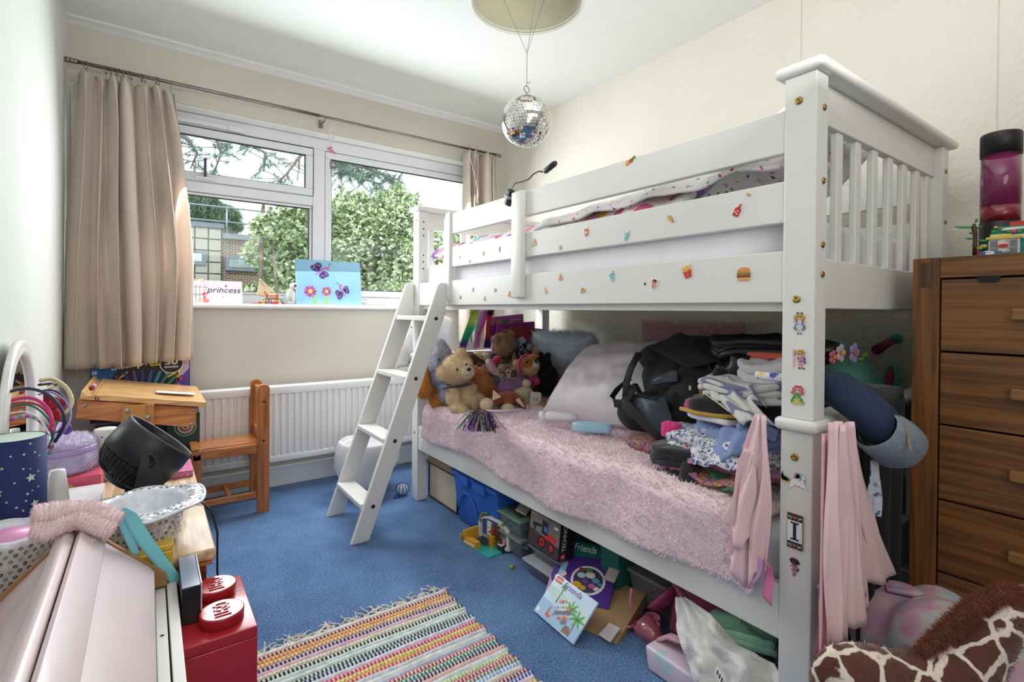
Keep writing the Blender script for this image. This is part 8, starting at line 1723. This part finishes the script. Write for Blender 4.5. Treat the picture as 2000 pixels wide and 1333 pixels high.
bo = site(103, 800, Y=1.74); q = mb(M('tartan_red', '#a31f2c', .8, var=.4, vs=90), True); q.ball(bo+Vector((.0, 0, .01)), (.010, .008, .022), rotf((0, 0, 0), 0, 0, 20)).ball(bo+Vector((.006, 0, -.014)), (.010, .008, .018), rotf((0, 0, 0), 0, 0, -15)); q.build('bow', t)
hband('dark green wrapped headband just inside the red one', [(14, 797), (45, 790), (72, 798), (94, 818), (103, 840), (102, 858), (95, 875)], '#1f6a55', 1.74, .0045)
t, Q = hband('gold and white glitter headband, rightmost arc on the stand', [(78, 744), (102, 741), (128, 757), (140, 782), (132, 804), (116, 812)], '#cfc19a', 1.82, .0050, 'rope')
hband('lilac satin headband under the glitter one', [(76, 771), (98, 766), (125, 780), (138, 805), (133, 830), (118, 850), (108, 862)], '#a58ac9', 1.80, .0045)
hband('dark navy velvet headband beside the lilac one', [(76, 765), (105, 763), (130, 782), (137, 808), (126, 832), (110, 846)], '#1a1c48', 1.84, .0045)
hband('pastel twisted ribbon headband lowest on the stand', [(20, 821), (45, 813), (70, 818), (92, 834), (104, 856), (99, 880), (92, 893)], ['#c94a9a', '#b9a9dc', '#6fb0a8', '#d9cfe0'], 1.74, .0045, 'twist')
hband('thin white headband above the pastel twisted one', [(19, 808), (40, 805), (60, 808), (80, 822), (97, 850)], '#e3e0e3', 1.70, .003)
t, Q = hband('black headband with a cream checked bow at the top', [(77, 752), (95, 750), (112, 752)], '#17171c', 1.80, .006); q = mb(flat('#b9ac8a'), True); c = site(104, 757, Y=1.785); q.tube([c+Vector((-.012, 0, .004)), c+Vector((.012, 0, .012))], .0018, 5).tube([c+Vector((-.012, 0, -.004)), c+Vector((.012, 0, .004))], .0018, 5); q.build('check_bow', t)
tag(mb(flat('#5f4ab5', .4), True).ball(site(130, 838, Y=1.95), (.012, .008, .018)).build('purple_bow'), 'small violet bow behind the lilac headband', 'bow')
tag(mb(flat('#a31f2c', .7), True).sheet(lambda u, v: site(84, 770, Y=1.86)+Vector((.045*u, .01*math.sin(u*6), -.035*v-.02*u)), 8, 6, thick=.002).build('red_bow'), 'red ribbon bow tail behind the headbands', 'bow')
# silver sequin hat (upside down) and gold basket
sil = M('silver_cloth', '#dfe2ea', .4, metal=.12, var=.08, vs=70); seq = M('sequin_silver', '#e9e6ee', .12, metal=1, var=.1); seqd = M('sequin_dark', '#6a655c', .25, metal=.9); seqg = M('sequin_gold', '#a99a62', .25, metal=.9)
ht = thing('sequin_hat', 'silver sequinned hat lying upside down on the low table', 'hat', (-.01, 1.50, ZT)); HC = Vector((-.010, 1.492, 0)); 
hp = [(.0, ZT+.002), (.062, ZT+.003), (.070, ZT+.012), (.080, ZT+.092), (.088, ZT+.101), (.104, ZT+.103), (.121, ZT+.098)]
def hat_p(a, j, off=0):
    r, z = hp[j]; w = 0
    if j >= 4: w = .005*math.sin(a*2+.8)*(j-3)/3+.004*math.sin(a*5)*(j-3)/3
    return HC+Vector((r*math.cos(a)*1.05, r*math.sin(a), z+w))
q = mb(sil, True); n_ = 56; q.add([hat_p(i/n_*6.283, j) for j in range(1, 7) for i in range(n_)], [(j*n_+i, j*n_+(i+1) % n_, (j+1)*n_+(i+1) % n_, (j+1)*n_+i) for j in range(5) for i in range(n_)]+[tuple(range(n_))], True)
o = q.build('hat', ht); so_ = o.modifiers.new('s', 'SOLIDIFY'); so_.thickness = .003; so_.offset = 0
mb(sil, True).tube([hat_p(i/n_*6.283, 6) for i in range(n_)], .0035, 7, closed=True).build('brim_edge', ht)
def sequins(name, parent, fn, rows, mats, size, seed):
    q = MB(); rg = random.Random(seed)
    for row in rows:
        for (p, nn) in fn(row):
            q.mat(mats[rg.randrange(len(mats))], True); nn = (nn+Vector((rg.gauss(0, .12), rg.gauss(0, .12), rg.gauss(0, .12)))).normalized(); u = nn.cross(Vector((0, 0, 1)))
            if u.length < .1: u = Vector((1, 0, 0))
            F = Frame(p+nn*.002, u, nn.cross(u), nn); k = 9; V = [F.p(r*size*math.cos(a), r*size*math.sin(a), 0) for r in (1, .42) for a in [j/k*6.283 for j in range(k)]]
            q.add(V, [(j, (j+1) % k, k+(j+1) % k, k+j) for j in range(k)], False)
    o = q.build(name, parent); o['kind'] = 'stuff'; return o
def hat_rows(row):
    j, t_ = row; out = []; r0, z0 = hp[j]; r1, z1 = hp[j+1]; r = r0+(r1-r0)*t_; N = int(6.283*r/.0125)
    for i in range(N):
        a = (i+.5*((j*3+int(t_*10)) % 2))/N*6.283; p = hat_p(a, j).lerp(hat_p(a, j+1), t_); sl = Vector((z1-z0, 0, -(r1-r0))).normalized(); nn = Vector((math.cos(a)*sl.x, math.sin(a)*sl.x, sl.z))
        if j >= 4: nn = Vector((0, 0, 1)) if nn.z > 0 else -nn
        out.append((p, nn))
    return out
sequins('sequins', ht, hat_rows, [(2, t_) for t_ in (.08, .2, .32, .44, .56, .68, .8, .92)]+[(4, .3), (4, .7), (5, .1), (5, .5), (5, .85)], [seq, seq, seqd], .0036, 2)
gbk = thing('sequin_basket', 'silver and gold sequinned bucket bag half out of frame behind the dolls house', 'basket', (-.235, 1.44, ZT)); GC = Vector((-.232, 1.445, 0))
q = mb(sil, True); n_ = 40; gp2 = [(.058, ZT+.002), (.066, ZT+.02), (.070, ZT+.085), (.072, ZT+.10), (.066, ZT+.105), (.06, ZT+.09), (.05, ZT+.02)]
q.add([GC+Vector((r*math.cos(a), r*math.sin(a), z+.004*math.sin(a*3+z*60))) for r, z in gp2 for a in [i/n_*6.283 for i in range(n_)]], [(j*n_+i, j*n_+(i+1) % n_, (j+1)*n_+(i+1) % n_, (j+1)*n_+i) for j in range(len(gp2)-1) for i in range(n_)]+[tuple(range(6*n_, 7*n_))], True); q.build('bag', gbk)
def gb_rows(z): return [(GC+Vector(((.058+.014*(z-ZT)/.1+.004)*math.cos(a), (.058+.014*(z-ZT)/.1+.004)*math.sin(a), z)), Vector((math.cos(a), math.sin(a), 0))) for a in [(i+.5*(int(z*1000) % 2))/32*6.283 for i in range(32)]]
sequins('sequins', gbk, gb_rows, [ZT+.008+.0111*k for k in range(8)], [seqg, seqd, seq], .0036, 3)
mb(M('iridescent_pink', '#e29ac4', .3), True).ball(GC+Vector((.0, 0, ZT+.088)), (.045, .045, .02), noisy=.3).build('pink_lining', gbk)
# yellow box
t = thing('yellow_box', 'glossy yellow box standing between the dolls house and the low table', 'box', (0, 1.345, 0)); yl = M('yellow_gloss', '#cfa81e', .25, coat=.4)
mb(yl).box(-.075, .046, 1.328, 1.368, .001, .490).build('box', t, bevel=.002); mb(yl).box(.012, .046, 1.329, 1.367, .4905, .503).build('raised_lid', t, bevel=.002)
# ================================================================== RED BRICK SHAPED STORAGE BOX
redp = M('plastic_red', '#b0202c', .28, coat=.35, var=.02)
def brickbox(label, z0, z1, studs):
    t = thing('storage_brick', label, 'storage box', (.118, 1.247, z0), 'red brick shaped storage boxes')
    mb(redp).box(.054, .181, 1.124, 1.364, z0+.001, z1-.022).build('body', t, bevel=.0025, seg=3); mb(redp).box(.054, .181, 1.124, 1.364, z1-.0215, z1).build('lid', t, bevel=.0025, seg=3)
    if studs:
        for y in (1.185, 1.303):
            F = Frame((.124, y, z1), (0, 1, 0), (-1, 0, 0)); s_ = mb(redp, True).lathe([(.041, -.001), (.041, .0193), (.041, .0200), (.0405, .0214), (.0392, .0223), (.0382, .0225), (.0375, .0225), (.0, .0225)], F, 48).build('stud', t)
            mb(redp).text('LEGO', -.026, -.015, .052, .030, F, z=.0224, depth=.0022, bold=.01).build('embossed_lettering', s_)
    return t
brickbox('red brick shaped storage box on the carpet, lower of the two', 0, .188, False)
brickbox('red brick shaped storage box with two embossed studs, upper of the two', .190, .380, True)
bk = thing('black_book_box', 'black book shaped box standing on the red storage box beside the dolls house', 'box', (.075, 1.28, .3805))
mb(M('book_black', '#15171a', .35)).box(.0555, .0885, 1.205, 1.362, .381, .455).build('case', bk, bevel=.001); mb(M('book_top_grey', '#7f8ca0', .25)).box(.0565, .0875, 1.206, 1.361, .4551, .4562).build('top_edge', bk); mb(M('book_white_edge', '#d9dadd', .4)).box(.0887, .0910, 1.207, 1.36, .383, .458).build('back_board', bk)
# ================================================================== DOLLS HOUSE
dh = thing('dolls_house', 'pale pink roofed white dolls house in the left foreground', 'dolls house', (-.11, 1.0, 0))
pkr = M('roof_pink', '#ddc9cd', .4, var=.02, coat=.15); whp = M('house_white', '#e3e1dc', .4, var=.02); mdf = M('mdf_edge', '#a57c4f', .8, var=.1, vs=40)
HY0, HY1 = .45, 1.318; AX, AZ = -.112, .583
mb(whp).box(-.238, .012, HY0+.02, HY1-.012, .004, .415).build('carcass', dh, bevel=.002)
mb(whp).box(.0335, .0515, HY0+.02, HY1, .004, .424).build('front_door', dh, bevel=.0015)
mb(whp).box(.013, .031, HY0+.02, HY1-.004, .004, .420).build('side_wall', dh, bevel=.0015)
mb(dark).disc(.022, 1.12, .0035, Frame((0, 0, .4202), (1, 0, 0), (0, 1, 0)), 0).build('peg_hole', dh)
mb(brass, True).ball((.058, 1.02, .345), (.007, .009, .009)).build('door_knob', dh)
mb(mdf).prism([(AX, AZ+.008), (.034, .448), (.034, .426), (-.258, .426), (-.258, .448)], -HY1, -(HY1-.012), Frame((0, 0, 0), (1, 0, 0), (0, 0, 1), (0, -1, 0))).build('gable_board', dh)
mb(mdf).prism([(AX, AZ+.002), (.028, .446), (.028, .426), (-.252, .426), (-.252, .446)], -HY0-.012, -HY0, Frame((0, 0, 0), (1, 0, 0), (0, 0, 1), (0, -1, 0))).build('gable_board', dh)
sl = Vector((.013-AX-.004, 0, .466-AZ)); L_ = sl.length; u_ = sl.normalized()
Fr = Frame((AX+.004, 0, AZ), u_, (0, 1, 0))
ye = HY1-.013
mb(pkr).prism([(.052, HY0+.015), (L_, HY0+.015), (L_, ye-.012), (L_-.012, ye), (.052, ye)], -.010, .0, Fr).build('roof_panel', dh, bevel=.003, seg=3)
mb(pkr).box(0, .0515, HY0+.012, ye+.004, -.006, .006, Fr).build('ridge_board', dh, bevel=.0025, seg=3)
sl2 = Vector((-.236-(AX-.004), 0, .456-AZ)); u2 = sl2.normalized(); L2 = sl2.length; Fr2 = Frame((AX-.006, 0, AZ-.001), -u2, (0, 1, 0))
mb(pkr).box(-L2, -.034, HY0+.015, ye, -.010, 0, Fr2).build('roof_panel', dh, bevel=.003, seg=3)
mb(pkr).box(-.0335, 0, HY0+.012, ye+.002, -.010, .012, Fr2).build('ridge_board', dh, bevel=.008, seg=4)
# fluffy headband over ridge
sp_ = thing('spa_headband', 'fluffy pale pink spa headband draped over the ridge of the dolls house', 'headband', (-.11, 1.30, .60)); terry = M('terry_pink', '#ffdfe3', .95, sheen=.5, var=.12, vs=60, bump=.6, bs=300); terd = M('terry_rose', '#fac3cb', .95, sheen=.3)
def terrytube(pts, r, nm, seed):
    P = [site(x, y, Y=yy) for x, y, yy in pts]; Q = []
    for i in range(len(P)-1):
        p0, p1, p2, p3 = P[max(i-1, 0)], P[i], P[i+1], P[min(i+2, len(P)-1)]
        for s_ in [k/16 for k in range(16)]: Q.append(.5*((2*p1)+(-p0+p2)*s_+(2*p0-5*p1+4*p2-p3)*s_*s_+(-p0+3*p1-3*p2+p3)*s_**3))
    Q.append(P[-1]); N = len(Q); rs = [r*(1+.07*math.sin(i*1.9+.6*math.sin(i*.3)))*min(1, (.35+.65*math.sqrt(min(i, N-1-i)/4)) if min(i, N-1-i) < 4 else 1) for i in range(N)]
    q = mb(terry, True); q.tube(Q, rs, 18, flatk=.92); o = q.build(nm, sp_); addfur(o, 9000, .0035, .0011, [terry, terd, terry], seed, .7); return o
terrytube([(62, 1012, 1.305), (105, 1003, 1.31), (150, 1001, 1.31), (195, 1006, 1.31), (232, 1022, 1.305)], .0225, 'upper_roll', 11)
terrytube([(60, 1038, 1.285), (98, 1036, 1.285), (130, 1022, 1.29), (158, 1016, 1.29), (190, 1028, 1.285), (222, 1038, 1.28)], .0185, 'lower_roll', 12)
tq = clothmat('turquoise_ribbon', '#84d6e2', .05, .4, .2)
def rib(p, w, nm):
    P = [site(x, y, Y=yy) for x, y, yy in p]
    def fn(u, v):
        a = v*(len(P)-1); i = min(int(a), len(P)-2); c = P[i].lerp(P[i+1], a-i); return c+Vector((.95, .2, .25)).normalized()*(u-.5)*w*(1-.35*abs(v-.5))
    mb(tq, True).sheet(fn, 4, 24, thick=.0012).build(nm, sp_)
rib([(232, 996, 1.315), (255, 1010, 1.322), (285, 1060, 1.322), (320, 1105, 1.322), (350, 1142, 1.322)], .026, 'strap')
rib([(236, 1018, 1.32), (250, 1045, 1.322), (266, 1085, 1.322)], .016, 'strap')
